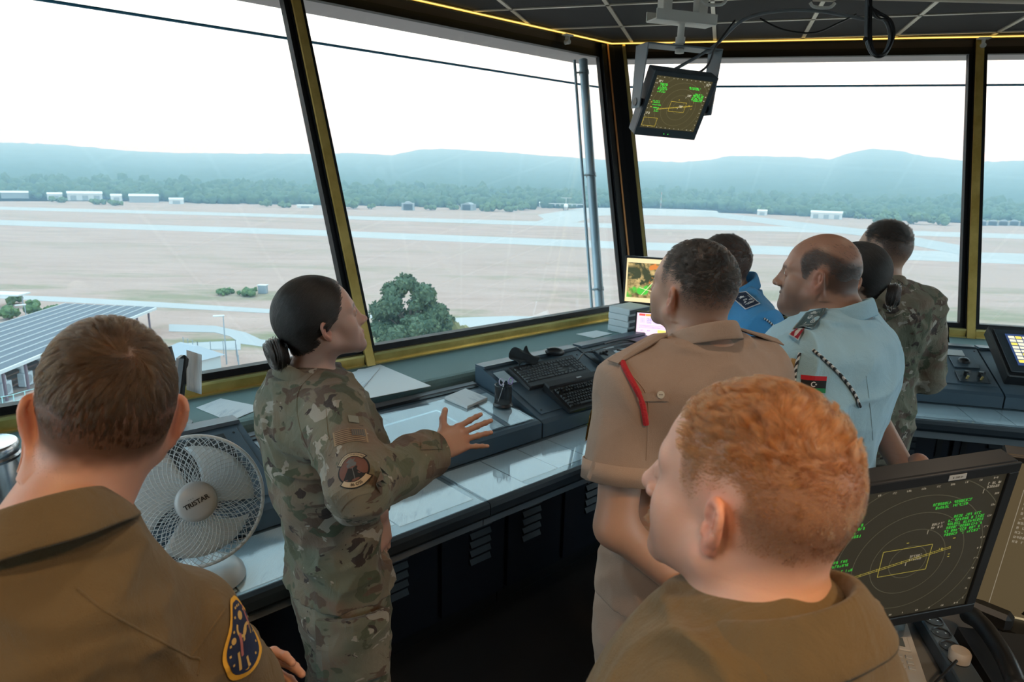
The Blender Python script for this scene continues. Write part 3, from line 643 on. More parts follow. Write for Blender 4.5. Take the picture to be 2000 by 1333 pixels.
# ================================================================== CONSOLES ALONG THE WINDOWS
m_con = mat('console_blue_grey', (.060, .095, .125), .42, bump=(500, .15, .001)); m_con2 = mat('console_dark', (.026, .036, .046), .4)
m_cab = mat('cabinet_dark_blue', (.008, .011, .020), .5); m_shelf = mat('shelf_green_speckle', (.16, .25, .24), .75, bump=(260, .5, .002), var=(420, .45))
m_rail = mat('rail_grey', (.20, .22, .24), .45); m_top = mat('worktop_grey', (.20, .25, .29), .35); m_louv = mat('louvre_dark', (.014, .019, .026), .5); m_line = mat('console_line', (.015, .02, .025), .5)
m_bk = mat('black_plastic', (.014, .015, .017), .38); m_bk2 = mat('black_satin', (.022, .024, .028), .5); m_lid = mat('slab_glass_edge', (.05, .10, .12), .2)
m_dglass = glass_mat('desk_glass', (.94, .985, 1.0)); 
def paper_mat(name, base=(.80, .83, .84), ink=(.35, .42, .5), amount=.5, sc=28.):
    g = NT(name); co = g.co(); a = g.noise(g.mapping(co, (sc, sc*.25, 1)), 1, 5, .7); b = g.noise(g.mapping(co, (3, 3, 1)), 1, 3, .5)
    lines = g.n('TexWave', {'Vector': co, 'Scale': sc*1.4, 'Distortion': 3., 'Detail': 2.}).outputs[1]
    k = g.math('MULTIPLY', g.step(a, .52, .64), g.math('MULTIPLY', g.step(b, .42, .6), amount)); k = g.math('ADD', k, g.math('MULTIPLY', g.step(lines, .86, .97), amount*.25))
    g.set('Base Color', g.mix(k, base, ink)); g.set('Roughness', .7); return g.m
m_paper = paper_mat('printed_paper'); m_chart = paper_mat('chart_paper', (.74, .80, .83), (.42, .52, .60), .42, 14.); m_pw = mat('plain_paper', (.82, .83, .82), .7)
def slab(name, m, wf, prof, t0, t1, mit=True, par=None, mats=None):
    """(s,z) profile carried along a wall from t0 (mitred on the corner line when mit) to t1"""
    n = len(prof); V = [wf(t0+(MIT*s+.006 if mit else 0), s, z) for s, z in prof]+[wf(t1, s, z) for s, z in prof]
    F = [tuple(range(n)), tuple(range(n, 2*n))[::-1]]+[(i, n+i, n+(i+1) % n, (i+1) % n) for i in range(n)]
    if wf is w2: F = [f[::-1] for f in F]
    mb = MB(); mb.add(V, F); return mb.build(name, m, par)
# window shelf with its rolled front lip
for k, (wf, L) in enumerate(((w1, LW-.1), (w2, RW-.1))):
    prof = [(.075, .90), (.075, .95), (.44, .95), (.462, .946), (.476, .935), (.48, .92), (.48, .885), (.46, .872), (.42, .872)]
    o = slab('window_shelf', m_shelf, wf, prof, 0, L); tag(o, ('long speckled green shelf under the left window wall', 'long speckled green shelf under the right window wall')[k], 'shelf')
    slab('shelf_underside', m_line, wf, [(.44, .765), (.44, .871), (.47, .871), (.47, .765)], 0, L, True, o)
# worktop runs: dark slab, glass lid, rail, all along
seams1 = [0, 1.32, 2.465, 3.60, LW-.1]; seams2 = [0, 1.25, 2.35, RW-.1]
for wf, L, seams, nm in ((w1, LW-.1, seams1, 'left'), (w2, RW-.1, seams2, 'right')):
    for k in range(len(seams)-1):
        a, b = seams[k], seams[k+1]-.004; c = k == 0
        lab = {'left': ('worktop piece at the corner below the sloped control desk', 'worktop piece below the control desk and pen pot', 'worktop piece beside the woman, covered in charts under glass', 'worktop piece under the white fan'),
               'right': ('right worktop piece nearest the corner behind the officers', 'right worktop piece in front of the trackball panel', 'right worktop piece below the dark touchscreen')}[nm][k]
        t = thing('worktop', lab, 'worktop')
        slab('slab', m_top, wf, [(.90, .715), (.90, .752), (1.285, .752), (1.285, .715)], a, b, c, t)
        slab('front_edge', m_con2, wf, [(1.285, .70), (1.285, .757), (1.297, .762), (1.312, .757), (1.316, .742), (1.316, .715), (1.305, .70)], a, b, c, t)
        slab('glass_lid', m_dglass, wf, [(.985, .7565), (.985, .7605), (1.288, .7605), (1.288, .7565)], a+.002, b-.002, c, t)
        slab('rail', m_rail, wf, [(1.20, .655), (1.20, .70), (1.275, .70), (1.275, .655)], a, b, c, t)
        # papers lying flat under the glass
        rr = np.random.default_rng(int(a*100)+7*len(nm)); x = a+(.72 if c else .02)
        while x < b-.12:
            w_ = min(rr.uniform(.18, .32), b-.01-x); s0 = .99+rr.uniform(0, .02); s1 = s0+rr.uniform(.21, .285)
            if s1 > 1.283: s1 = 1.283
            slab('paper_sheet', (m_paper, m_chart, m_chart)[rr.integers(3)], wf, [(s0, .7525), (s0, .7545), (s1, .7545), (s1, .7525)], x, x+w_-.006, False, t); x += w_
# cabinets under the worktop, each with its doors, louvres and slot handles
def cabinet(wf, a, b, lab, louvre=True, mit=False):
    t = thing('console_cabinet', lab, 'cabinet')
    slab('carcass', m_cab, wf, [(.30, .09), (.30, .70), (.985, .70), (.985, .09)], a, b-.006, mit, t)
    slab('plinth', m_bk, wf, [(.32, 0.), (.32, .09), (.945, .09), (.945, 0.)], a, b-.006, mit, t)
    if mit: return t
    n = 2; w_ = (b-a)/n
    for k in range(n):
        x0, x1 = a+k*w_+.012, a+(k+1)*w_-.012
        d = slab('door', m_cab, wf, [(.986, .11), (.986, .645), (1.002, .645), (1.002, .11)], x0, x1, False, t)
        hx = x1-.06 if k == 0 else x0+.035
        slab('slot_handle', m_bk, wf, [(1.002, .46), (1.002, .60), (1.008, .60), (1.008, .46)], hx, hx+.028, False, d)
        if louvre:
            for q in range(8):
                z = .30+q*.040; xc = (x0+x1)/2+(.03 if k else -.03)
                slab('louvre', m_louv, wf, [(1.002, z), (1.002, z+.026), (1.004, z+.026), (1.016, z+.004), (1.014, z)], xc-.055, xc+.055, False, d)
    return t
cabs1 = [.62, 1.38, 2.10, 2.82, 3.6, LW-.1]; labs = ['dark blue cabinet near the corner behind the tan officer', 'dark blue louvred cabinet below the control desk', 'dark blue louvred cabinet between woman and tan officer', 'dark blue cabinet right behind the woman in camouflage', 'dark blue cabinet below the white fan']
for k in range(5): cabinet(w1, cabs1[k], cabs1[k+1], labs[k])
cabinet(w1, 0, .61, 'dark corner cabinet, left half', mit=True); cabinet(w2, 0, .61, 'dark corner cabinet, right half', mit=True)
cabs2 = [.62, 1.40, 2.2, 3.0, RW-.1]
for k in range(4): cabinet(w2, cabs2[k], cabs2[k+1], ('dark cabinet under the right worktop nearest the corner', 'dark cabinet behind the white shirted officer', 'dark cabinet below the trackball panel', 'dark cabinet at the right end of the window consoles')[k], louvre=k != 2)
# ---- control desks standing on the worktop: sloped blue-grey housings
SLB, SLF, ZB, ZF = .50, .965, .985, .838
def slope_z(s): return ZF+(ZB-ZF)*(SLF-s)/(SLF-SLB)
RAISED = [(.50, .762), (.50, .985), (.555, .985), (.965, .838), (.985, .825), (.985, .762)]
def raised_z(s): return .985+(s-.555)*(.838-.985)/(.965-.555)
def desk(wf, a, b, lab, mit=False, lines=()):
    t = thing('control_desk', lab, 'control desk')
    slab('housing', m_con, wf, RAISED, a, b, mit, t)
    slab('back_ledge', m_con, wf, [(.495, .985), (.495, .995), (.56, .995), (.57, .984)], a+.004, b-.004, mit, t)
    return t
def fslope(wf, t, s, lift=0.):
    """frame lying on the desk slope: x along the wall (towards the corner seen as right), y uphill, z out"""
    ex = D1 if wf is w1 else D2
    up = unit((N1 if wf is w1 else N2)*1.0+np.array([0, 0, (.985-.838)/(.965-.555)])); nz = unit(np.cross(ex, up))
    return frame(wf(t, s, raised_z(s))+nz*lift, ex, up, nz)
def plate(par, F, name, w, h, th, m, ch=.0015, off=(0, 0)):
    return MB(F).box((off[0], off[1], th/2), (w, h, th), ch=ch).build(name, m, par)
def screws(par, F, pts, r=.005):
    for x, y in pts: MB(F@m4(np.eye(3), (x, y, 0))).lathe([(0, .003), (r*.7, .003), (r, 0)][::-1], 10).build('screw', m_bk, par)
dk1 = desk(w1, 1.205, 1.875, 'sloped blue-grey control desk holding the two black keyboards')
dk2 = desk(w1, .0, 1.174, 'sloped control desk with an inset tablet beside the tan officer', True)
slab('divider', m_con2, w1, [(s, z+.004) for s, z in RAISED], 1.179, 1.204, False, dk1)
F = fslope(w1, 1.54, .76); plate(dk1, F, 'panel', .60, .37, .004, m_con); screws(dk1, F@m4(np.eye(3), (0, 0, .004)), [(-.28, .16), (.28, .16), (.28, 0), (-.28, -.16), (.28, -.16), (0, .165)])
F = fslope(w1, .84, .76); plate(dk2, F, 'panel', .56, .37, .004, m_con); screws(dk2, F@m4(np.eye(3), (0, 0, .004)), [(-.26, .16), (.25, .16), (-.26, 0), (-.26, -.16), (.25, -.16)])
plate(dk2, fslope(w1, 1.0, .615), 'name_strip', .09, .016, .006, mat('name_strip_white', (.6, .63, .65), .5))
tb = thing('inset_tablet', 'flat grey tablet screen set into the control desk, black stylus bar beside it', 'tablet', fslope(w1, .895, .765, .0085))
MB().box((0, 0, .004), (.40, .29, .008), ch=.002).build('bezel', m_con2, tb); MB().box((.03, 0, .0088), (.31, .23, .0016)).build('screen_face', mat('tablet_grey', (.42, .50, .55), .3), tb); MB().box((-.185, .0, .014), (.022, .27, .016), ch=.004).build('stylus_bar', m_bk, tb)
# chart module: framed glass-topped bed left of the desk
cm = thing('chart_table', 'slanted chart bed with charts under clear plastic between the control desks', 'chart table')
CH = [(.50, .762), (.50, .905), (.965, .842), (.985, .834), (.985, .762)]
def chz(s): return .905+(s-.50)*(.842-.905)/.465
slab('housing', m_con, w1, CH, 1.885, 3.035, False, cm)
slab('back_channel', m_line, w1, [(.535, chz(.535)+.001), (.535, chz(.535)+.004), (.555, chz(.555)+.004), (.555, chz(.555)+.001)], 1.90, 3.02, False, cm)
slab('back_strip', m_rail, w1, [(.50, .905), (.50, .912), (.53, .908), (.53, .9)], 1.89, 3.03, False, cm)
def fch(t, s, lift=0.):
    up = unit(N1+np.array([0, 0, (.905-.842)/.465])); nz = unit(np.cross(D1, up)); return frame(w1(t, s, chz(s))+nz*lift, D1, up, nz)
plate(cm, fch(2.46, .76), 'bed', 1.10, .37, .003, m_top)
def sheet(name, lab, F, w, h, m, cat='chart', rot=0., th=.0012, grp=None, film=True):
    t = thing(name, lab, cat, F@m4(rotz(rot)), grp); MB().box((0, 0, th/2), (w, h, th)).build('paper', m, t)
    if film: MB().box((0, 0, th+.0012), (w+.02, h+.02, .0012)).build('plastic_film', m_dglass, t)
    return t
sheet('chart_sheet', 'large pale chart under film on the chart bed, behind the gesturing hand', fch(2.33, .775, .004), .52, .33, m_chart)
sheet('chart_sheet', 'chart under film on the chart bed next to the pen pot', fch(1.975, .79, .0045), .12, .31, m_chart, rot=-.0)
sheet('chart_sheet', 'chart under film on the chart bed close to the woman\'s chest', fch(2.83, .78, .004), .34, .32, m_paper)
sheet('plotting_sheet', 'rounded plastic covered map sheet lying on the large chart', fch(2.42, .83, .0075), .36, .26, m_chart, rot=.06)
# writing pad and pen pot
F = fch(2.055, .655, .008)@m4(rotz(.22)); pad = thing('note_pad', 'thick pale block of printed slips beside the pen pot', 'note pad', F)
MB().box((0, 0, .006), (.15, .135, .012), ch=.001).build('paper_block', m_pw, pad); MB().box((0, 0, .0126), (.146, .131, .0014)).build('top_sheet', m_paper, pad)
F = w1(1.955, .80, chz(.80)+.0165); pot = thing('pen_pot', 'black wire mesh pen pot standing on the chart bed', 'pen pot', frame(F))
def mesh_mat():
    g = NT('wire_mesh'); nt = g.t; co = g.mapping(g.n('TexCoord').outputs['UV'], (1, 1, 1)); 
    g.set('Base Color', (.02, .021, .024, 1)); g.set('Roughness', .45); return g.m
m_wm = mat('mesh_black', (.02, .021, .024), .45)
wall_ = MB(); R, H = .0385, .098
for k in range(48):
    a = 2*math.pi*k/48; b2 = a+2*math.pi*6/48
    for sg in (1, -1): wall_.tube([(R*math.cos(a+sg*q), R*math.sin(a+sg*q), .008+(H-.012)*q/(math.pi*.5)) for q in np.linspace(0, math.pi*.5, 7)], .0009, 3, cap=False)
o = wall_.build('mesh_wall', m_wm, pot); o['kind'] = 'stuff'
MB().tube([(R*math.cos(a), R*math.sin(a), H) for a in np.linspace(0, 2*math.pi, 33)[:-1]], .0024, 8, closed=True).build('rim', m_bk, pot, smooth=True)
MB().lathe([(0, 0), (.045, 0), (.046, .005), (.041, .012), (.0395, .016), (0, .016)], 32).build('base', m_bk, pot, smooth=True)
sc_ = thing('scissors', 'scissors with lilac ring handles standing in the pen pot', 'scissors', frame(F+np.array([.012, -.004, .018])))
for sx in (-1, 1):
    mh = MB(m4(rotz(.4)@roty(.12*sx))); mh.tube([(sx*.011+.010*math.cos(a), 0, .100+.016*math.sin(a)) for a in np.linspace(0, 2*math.pi, 17)[:-1]], .0028, 8, closed=True); mh.build('handle', mat('lilac_plastic', (.42, .33, .62), .35) if sx > 0 else mat('pale_lilac', (.72, .68, .82), .35), sc_, smooth=True)
    MB(m4(rotz(.4))).box((sx*.003, 0, .055), (.006, .0015, .095)).build('blade', mat('steel', (.6, .62, .64), .25, 1.), sc_)
pn = thing('pen', 'slim silver pen leaning inside the mesh pen pot', 'pen', frame(F+np.array([-.008, .004, .018]))); MB().tube([(-.012, 0, 0), (.012, .006, .082)], .004, 8).build('barrel', MATS['steel'], pn); MB().tube([(.012, .006, .082), (.0135, .0064, .09)], .003, 8).build('cap', m_bk, pn)
# ---- keyboards: every key is a part
key_me = {}
def key(w, d, h, m):
    k = (round(w, 4), round(d, 4), m.name)
    if k not in key_me:
        mb = MB(); a, b = w/2, d/2; i = min(.0022, w*.16); mb.hexa([(-a, -b, 0), (a, -b, 0), (a, b, 0), (-a, b, 0), (-a+i, -b+i, h), (a-i, -b+i, h), (a-i, b-i*.6, h), (-a+i, b-i*.6, h)]); key_me[k] = mb.mesh('key', m)
    return key_me[k]
def keyboard(lab, F, mk, body, w, d, rows, pitch, kh, compact=False):
    t = thing('keyboard', lab, 'keyboard', F); body(t)
    for (x, y, kw, kd) in rows: link('key', key(kw*pitch-.0022, kd*pitch-.0022, kh[0], mk), t, m4(rotx(kh[2]), (x, y, kh[1]+y*math.tan(kh[2]))))
    return t
def layout(p, x0, y0, gap_top=.35):
    L = []
    def row(y, ks, xs): 
        x = xs
        for k in ks: L.append((x+k*p/2, y, k, 1)); x += k*p
    row(y0, [1.25]*3+[6.25]+[1.25]*4, x0); row(y0+p, [2.25]+[1]*10+[2.75], x0); row(y0+2*p, [1.75]+[1]*11+[2.25], x0); row(y0+3*p, [1.5]+[1]*12+[1.5], x0); row(y0+4*p, [1]*13+[2], x0)
    nx = x0+15.5*p
    row(y0, [1]*3, nx); row(y0+p, [1], nx+p); row(y0+3*p, [1]*3, nx); row(y0+4*p, [1]*3, nx)
    kx = nx+3.5*p
    row(y0, [2, 1], kx); row(y0+p, [1]*4, kx); row(y0+2*p, [1]*3, kx); row(y0+3*p, [1]*4, kx); row(y0+4*p, [1]*4, kx)
    yt = y0+(5+gap_top)*p
    for g0 in (0, 2, 6.5, 11): row(yt, [1] if g0 == 0 else [1]*4, x0+g0*p)
    row(yt, [1]*3, nx); row(yt, [1]*4, kx); return L
pk = .0186
def body_a(t):
    MB().add([(-.225, -.098, 0), (.225, -.098, 0), (.225, .078, 0), (-.225, .078, 0), (-.222, -.094, .012), (.222, -.094, .012), (.222, .076, .020), (-.222, .076, .020)], [(3, 2, 1, 0), (4, 5, 6, 7), (0, 1, 5, 4), (1, 2, 6, 5), (2, 3, 7, 6), (3, 0, 4, 7)]).build('case', m_bk2, t)
    MB().box((0, -.076, .013), (.43, .036, .010), ch=.004).build('palm_rest', m_bk2, t)
m_key = mat('key_black', (.055, .062, .068), .45); m_key2 = mat('key_dark', (.013, .014, .016), .4)
keyboard('slim black keyboard lying further up the control desk', fslope(w1, 1.545, .690, .005)@m4(rotz(-.02)), m_key, body_a, .45, .195, [(x, y, a, b) for x, y, a, b in layout(pk, -.205, -.048, .2)], pk, (.006, .0155, .035))
def body_b(t):
    MB().hexa([(-.215, -.10, 0), (.215, -.10, 0), (.215, .10, 0), (-.215, .10, 0), (-.215, -.10, .014), (.215, -.10, .014), (.215, .10, .036), (-.215, .10, .036)]).build('case', m_bk, t)
    MB().hexa([(-.215, .062, .031), (.215, .062, .031), (.215, .10, .036), (-.215, .10, .036), (-.213, .066, .042), (.213, .066, .042), (.213, .098, .047), (-.213, .098, .047)]).build('top_ridge', m_bk2, t)
    MB().box((-.0, .082, .0448), (.034, .009, .0016), m4(rotx(.02))).build('badge', mat('badge_grey', (.5, .52, .53), .4), t)
    MB().box((.07, -.103, .012), (.13, .008, .003)).build('front_lip', m_rail, t)
FKB = fslope(w1, 1.49, .895, .006)@m4(rotz(-.03)); pk2 = .0172
rows = [(x, y, a, b) for x, y, a, b in layout(pk2, -.195, -.072, .55)]+[(-.195+(q+.5)*pk2, -.072+6.55*pk2, 1, 1) for q in list(range(3))+list(range(4, 12))+list(range(13, 20))]
keyboard('thick black mechanical keyboard at the front of the control desk', FKB, m_key2, body_b, .43, .2, rows, pk2, (.009, .0252, .11))
# mouse, cloth, slip, trackball unit, small switch box, cable
F = fslope(w1, 1.40, .573, .016); ms = thing('mouse', 'round black computer mouse above the upper keyboard', 'mouse', F@m4(rotz(1.2)))
g_ = MB(); g_.sphere((0, 0, .006), 1, 20, None, (.031, .056, .028)); me = g_.mesh('shell', m_bk, True)
for v in me.vertices: v.co.z = max(v.co.z, 0)
link('shell', me, ms); MB().box((0, .025, .0295), (.006, .018, .006), ch=.002).build('wheel', m_con2, ms); MB().box((0, .04, .0255), (.0012, .03, .004)).build('button_gap', m_line, ms)
cl = thing('dust_cloth', 'crumpled black cloth lying above the upper keyboard', 'cloth', fslope(w1, 1.63, .578, .022))
def clf(u, v):
    x = (u-.5)*.17*(1-.25*v); y = (v-.5)*.11; z = .007+.030*vnoise(np.array(u*3.2), np.array(v*2.7+u), 4)*(1-abs(u-.5)*1.3)+.012*math.sin(u*9+v*5)*.6+.014*(v > .5)*(v-.5)*2
    return (x+.01*math.sin(v*7), y+.014*math.sin(u*8), max(float(z), .003))
mb = MB(); mb.grid(clf, 26, 18); o = mb.build('fabric', mat('cloth_black', (.018, .022, .024), .9, bump=(120, .6, .003)), cl, smooth=True); sm = o.modifiers.new('s', 'SOLIDIFY'); sm.thickness = .003
t = sheet('printed_slip', 'small printed slip under film left of the upper keyboard', fslope(w1, 1.825, .66, .011), .07, .10, m_paper, 'note')
def knob_unit(name, lab, F, w, d, kn, m=m_con2):
    t = thing(name, lab, 'control unit', F); MB().box((0, 0, .012), (w, d, .024), ch=.003).build('housing', m, t)
    for x, y, r, h, nm in kn: MB(m4(np.eye(3), (x, y, .024))).lathe([(r, 0), (r, h*.7), (r*.8, h), (0, h)], 16).build(nm, m_bk, t, smooth=True)
    return t
knob_unit('trackball_unit', 'black control box with a large knob between keyboard and tablet', fslope(w1, 1.146, .730, .017)@m4(rotz(-.15)), .085, .17, [(0, -.03, .022, .028, 'large_knob'), (-.025, .05, .008, .012, 'small_knob'), (0, .055, .008, .012, 'small_knob'), (.025, .06, .008, .012, 'small_knob')])
knob_unit('switch_box', 'small black switch box right of the thick keyboard', fslope(w1, 1.222, .880, .010)@m4(rotz(-.1)), .07, .12, [(-.015, .02, .007, .03, 'toggle'), (.012, .0, .007, .03, 'toggle'), (.0, -.03, .01, .012, 'small_knob')], m_bk)
cbp = smooth_path([w1(1.30, .66, raised_z(.66)+.012), w1(1.22, .64, raised_z(.64)+.03), w1(1.16, .69, raised_z(.69)+.04), w1(1.13, .72, raised_z(.72)+.045)], 8)
tag(MB().tube(cbp, .0035, 8).build('coiled_cable', m_bk, smooth=True), 'short black cable arching between keyboard and knob box', 'cable')
# left-hand desk behind the fan, its dark monitor arm and the far desk parts
dk3 = desk(w1, 3.05, 3.70, 'sloped control desk behind the white fan'); plate(dk3, fslope(w1, 3.375, .76), 'panel', .60, .37, .004, m_con); screws(dk3, fslope(w1, 3.375, .76, .004), [(.28, .0), (.28, -.16), (.28, .16), (-.1, -.16)])
plate(dk3, fslope(w1, 3.36, .72, .004), 'inset_screen', .46, .24, .006, m_bk)
es = thing('equipment_shelf', 'low blue-grey cabinet top at the left end carrying the steel canister', 'shelf'); slab('top', m_con, w1, [(.50, .90), (.50, .93), (.985, .93), (.985, .90)], 3.71, LW-.12, False, es); slab('housing', m_con2, w1, [(.52, .762), (.52, .90), (.97, .90), (.97, .762)], 3.72, LW-.13, False, es)
plate(dk3, fslope(w1, 3.30, .90, .004), 'toggle_plate', .30, .06, .006, m_con2); F = fslope(w1, 3.22, .90, .01)
for k in range(3): MB(F@m4(np.eye(3), (k*.05-.05, 0, 0))).lathe([(.009, 0), (.008, .01), (0, .012)], 10).build('push_button', m_bk, dk3, smooth=True)
# right-hand desks
dk4 = desk(w2, .0, 1.30, 'sloped control desk at the corner behind the blue shirted officer', True); dk5 = desk(w2, 1.31, 2.012, 'sloped control desk with a trackball panel at the right window'); dk6 = desk(w2, 2.020, RW-.12, 'sloped control desk carrying the dark touchscreen')
F = fslope(w2, 1.84, .74); plate(dk5, F, 'panel', .33, .37, .004, m_con); screws(dk5, F@m4(np.eye(3), (0, 0, .004)), [(-.15, .15), (-.15, .05), (-.15, -.05), (-.15, -.15), (.15, .16)])
F = fslope(w2, 1.475, .74); plate(dk5, F, 'panel', .31, .37, .004, m_con); screws(dk5, F@m4(np.eye(3), (0, 0, .004)), [(.14, .15), (.14, .05), (.14, -.05), (.14, -.15)])
sheet('printed_slip', 'blank white slip lying on the trackball panel', fslope(w2, 1.84, .62, .006), .17, .06, m_pw, 'note', film=False)
t = thing('trackball', 'black trackball in a square plate on the right control desk', 'trackball', fslope(w2, 1.90, .715, .005)); MB().box((0, 0, .003), (.13, .11, .006), ch=.002).build('plate', m_con, t); MB(m4(np.eye(3), (0, .01, .006))).lathe([(.030, 0), (.028, .008), (.022, .015), (.012, .0195), (0, .021)], 24).build('ball', m_bk, t, smooth=True)
t = thing('jack_panel', 'panel with two headset plugs on the right control desk', 'jack panel', fslope(w2, 1.90, .85, .005)); MB().box((0, 0, .003), (.15, .10, .006), ch=.002).build('plate', m_con2, t)
for x in (-.035, .035):
    MB().tube([(x, .01, .004), (x, .012, .03), (x+.01, -.01, .04)], .009, 8).build('plug', m_bk, t, smooth=True); MB().tube([(x, -.022, .004), (x+.004, -.022, .025)], .006, 8).build('brass_pin', m_goldtrim, t, smooth=True)
# ================================================================== PEOPLE: sculpted as smooth-blended distance fields, meshed once per body
def sm(a, b, x): t = np.clip((x-a)/(b-a), 0, 1); return t*t*(3-2*t)
def vn3(x, y, z, seed=0):
    xi, yi, zi = np.floor(x), np.floor(y), np.floor(z); fx, fy, fz = x-xi, y-yi, z-zi
    xi = xi.astype(np.int64); yi = yi.astype(np.int64); zi = zi.astype(np.int64)
    def h(a, b, c): n = (a*374761393+b*668265263+c*2147483647+seed*1442695041) & 0x7fffffff; n = ((n ^ (n >> 13))*1274126177) & 0x7fffffff; return ((n ^ (n >> 16)) & 0xffff).astype(np.float32)/65535.
    u = fx*fx*(3-2*fx); v = fy*fy*(3-2*fy); w = fz*fz*(3-2*fz)
    def l(a, b, t): return a+(b-a)*t
    return l(l(l(h(xi, yi, zi), h(xi+1, yi, zi), u), l(h(xi, yi+1, zi), h(xi+1, yi+1, zi), u), v), l(l(h(xi, yi, zi+1), h(xi+1, yi, zi+1), u), l(h(xi, yi+1, zi+1), h(xi+1, yi+1, zi+1), u), v), w)
def axis(lo, hi, h, fine=None):
    if fine is None: return np.arange(lo, hi+h, h, dtype=np.float32)
    a, b, hf = fine; a = max(a, lo); b = min(b, hi)
    return np.concatenate([np.arange(lo, a-h*.5, h), np.arange(a, b, hf), np.arange(b, hi+h, h)]).astype(np.float32)
class Grid:
    def __init__(s, lo, hi, h, fine=None, hf=None):
        s.ax = [axis(lo[i], hi[i], h, None if fine is None else (fine[0][i], fine[1][i], hf)) for i in range(3)]
        s.D = np.full([len(a) for a in s.ax], .05, np.float32); s.h = h
    def sub(s, lo, hi):
        r = []
        for i in range(3): a = np.searchsorted(s.ax[i], lo[i]); b = np.searchsorted(s.ax[i], hi[i]); r.append(slice(max(0, a-1), b+1))
        return tuple(r)
    def pts(s, sl): return np.meshgrid(*[s.ax[i][sl[i]] for i in range(3)], indexing='ij', sparse=True)
    def add(s, prim, k=.01, op='u'):
        lo, hi, fn = prim; m = k+.02; sl = s.sub(lo-m, hi+m)
        if any(q.stop-q.start < 2 for q in sl): return
        d = fn(*s.pts(sl)).astype(np.float32); D = s.D[sl]
        if op == 'u': h = np.clip(k-np.abs(D-d), 0, None)/k; s.D[sl] = np.minimum(D, d)-h*h*k*.25
        elif op == 's': d = -d; h = np.clip(k-np.abs(D-d), 0, None)/k; s.D[sl] = np.maximum(D, d)+h*h*k*.25
        elif op == 'i': s.D[sl] = np.maximum(D, d)
    def cut(s, p, n):
        """keep the side the normal points away from"""
        X, Y, Z = np.meshgrid(*s.ax, indexing='ij', sparse=True); s.D = np.maximum(s.D, ((X-p[0])*n[0]+(Y-p[1])*n[1]+(Z-p[2])*n[2]).astype(np.float32))
    def cut_near(s, p, n, r):
        sl = s.sub(np.array(p)-r, np.array(p)+r); X, Y, Z = s.pts(sl); pl = (X-p[0])*n[0]+(Y-p[1])*n[1]+(Z-p[2])*n[2]
        s.D[sl] = np.maximum(s.D[sl], pl.astype(np.float32))
    def displace(s, fn, band=.03):
        ix = np.nonzero(np.abs(s.D) < band); s.D[ix] += fn(s.ax[0][ix[0]], s.ax[1][ix[1]], s.ax[2][ix[2]]).astype(np.float32)
    def mesh(s):
        D = s.D; I = D < 0; nx, ny, nz = D.shape
        c = np.zeros((nx-1, ny-1, nz-1), np.int8)
        for a in (0, 1):
            for b in (0, 1):
                for e in (0, 1): c += I[a:nx-1+a, b:ny-1+b, e:nz-1+e]
        act = (c > 0) & (c < 8); ix = np.nonzero(act); n = len(ix[0]); idm = np.full(act.shape, -1, np.int32); idm[ix] = np.arange(n)
        P = np.zeros((n, 3)); cnt = np.zeros(n); i, j, k = ix
        cr = lambda a, b, e: D[i+a, j+b, k+e]
        E = [((0, b, e), (1, b, e), 0) for b in (0, 1) for e in (0, 1)]+[((a, 0, e), (a, 1, e), 1) for a in (0, 1) for e in (0, 1)]+[((a, b, 0), (a, b, 1), 2) for a in (0, 1) for b in (0, 1)]
        for p, q, ax in E:
            d0, d1 = cr(*p), cr(*q); m = (d0 < 0) != (d1 < 0); t = np.where(m, d0/np.where(m, d0-d1, 1), 0)
            X = [s.ax[0][i+p[0]], s.ax[1][j+p[1]], s.ax[2][k+p[2]]]
            L = (s.ax[ax][(i, j, k)[ax]+1]-s.ax[ax][(i, j, k)[ax]])*t
            for a in range(3): P[:, a] += np.where(m, X[a]+(L if a == ax else 0), 0)
            cnt += m
        P /= cnt[:, None]; F = []
        for ax in range(3):
            sh = [slice(None)]*3; sh2 = [slice(None)]*3; sh[ax] = slice(0, -1); sh2[ax] = slice(1, None)
            A, B = I[tuple(sh)], I[tuple(sh2)]; o1, o2 = [a for a in range(3) if a != ax]
            e = np.nonzero(A != B); ok = np.ones(len(e[0]), bool)
            for o in (o1, o2): ok &= (e[o] > 0) & (e[o] < D.shape[o]-1)
            e = [x[ok] for x in e]; fl = A[tuple(e)]
            def g(d1, d2): q = [x.copy() for x in e]; q[o1] += d1; q[o2] += d2; return idm[tuple(q)]
            Q = np.stack([g(-1, -1), g(0, -1), g(0, 0), g(-1, 0)], 1)
            if ax == 1: fl = ~fl
            Q[~fl] = Q[~fl][:, ::-1]; F.append(Q)
        F = np.concatenate(F); F = F[(F >= 0).all(1)]; return P, F
I3 = np.eye(3)
def ell(c, r, R=I3):
    c = np.array(c, float); r = np.array(r, float)*np.ones(3); R = np.array(R)
    e = np.sqrt((R**2)@(r**2))
    def fn(X, Y, Z):
        x, y, z = X-c[0], Y-c[1], Z-c[2]; q = [R[0, i]*x+R[1, i]*y+R[2, i]*z for i in range(3)]
        a = np.sqrt(sum((q[i]/r[i])**2 for i in range(3))); b = np.sqrt(sum((q[i]/r[i]**2)**2 for i in range(3)))
        return np.where(b > 1e-9, a*(a-1)/np.maximum(b, 1e-9), -r.min())
    return c-e, c+e, fn
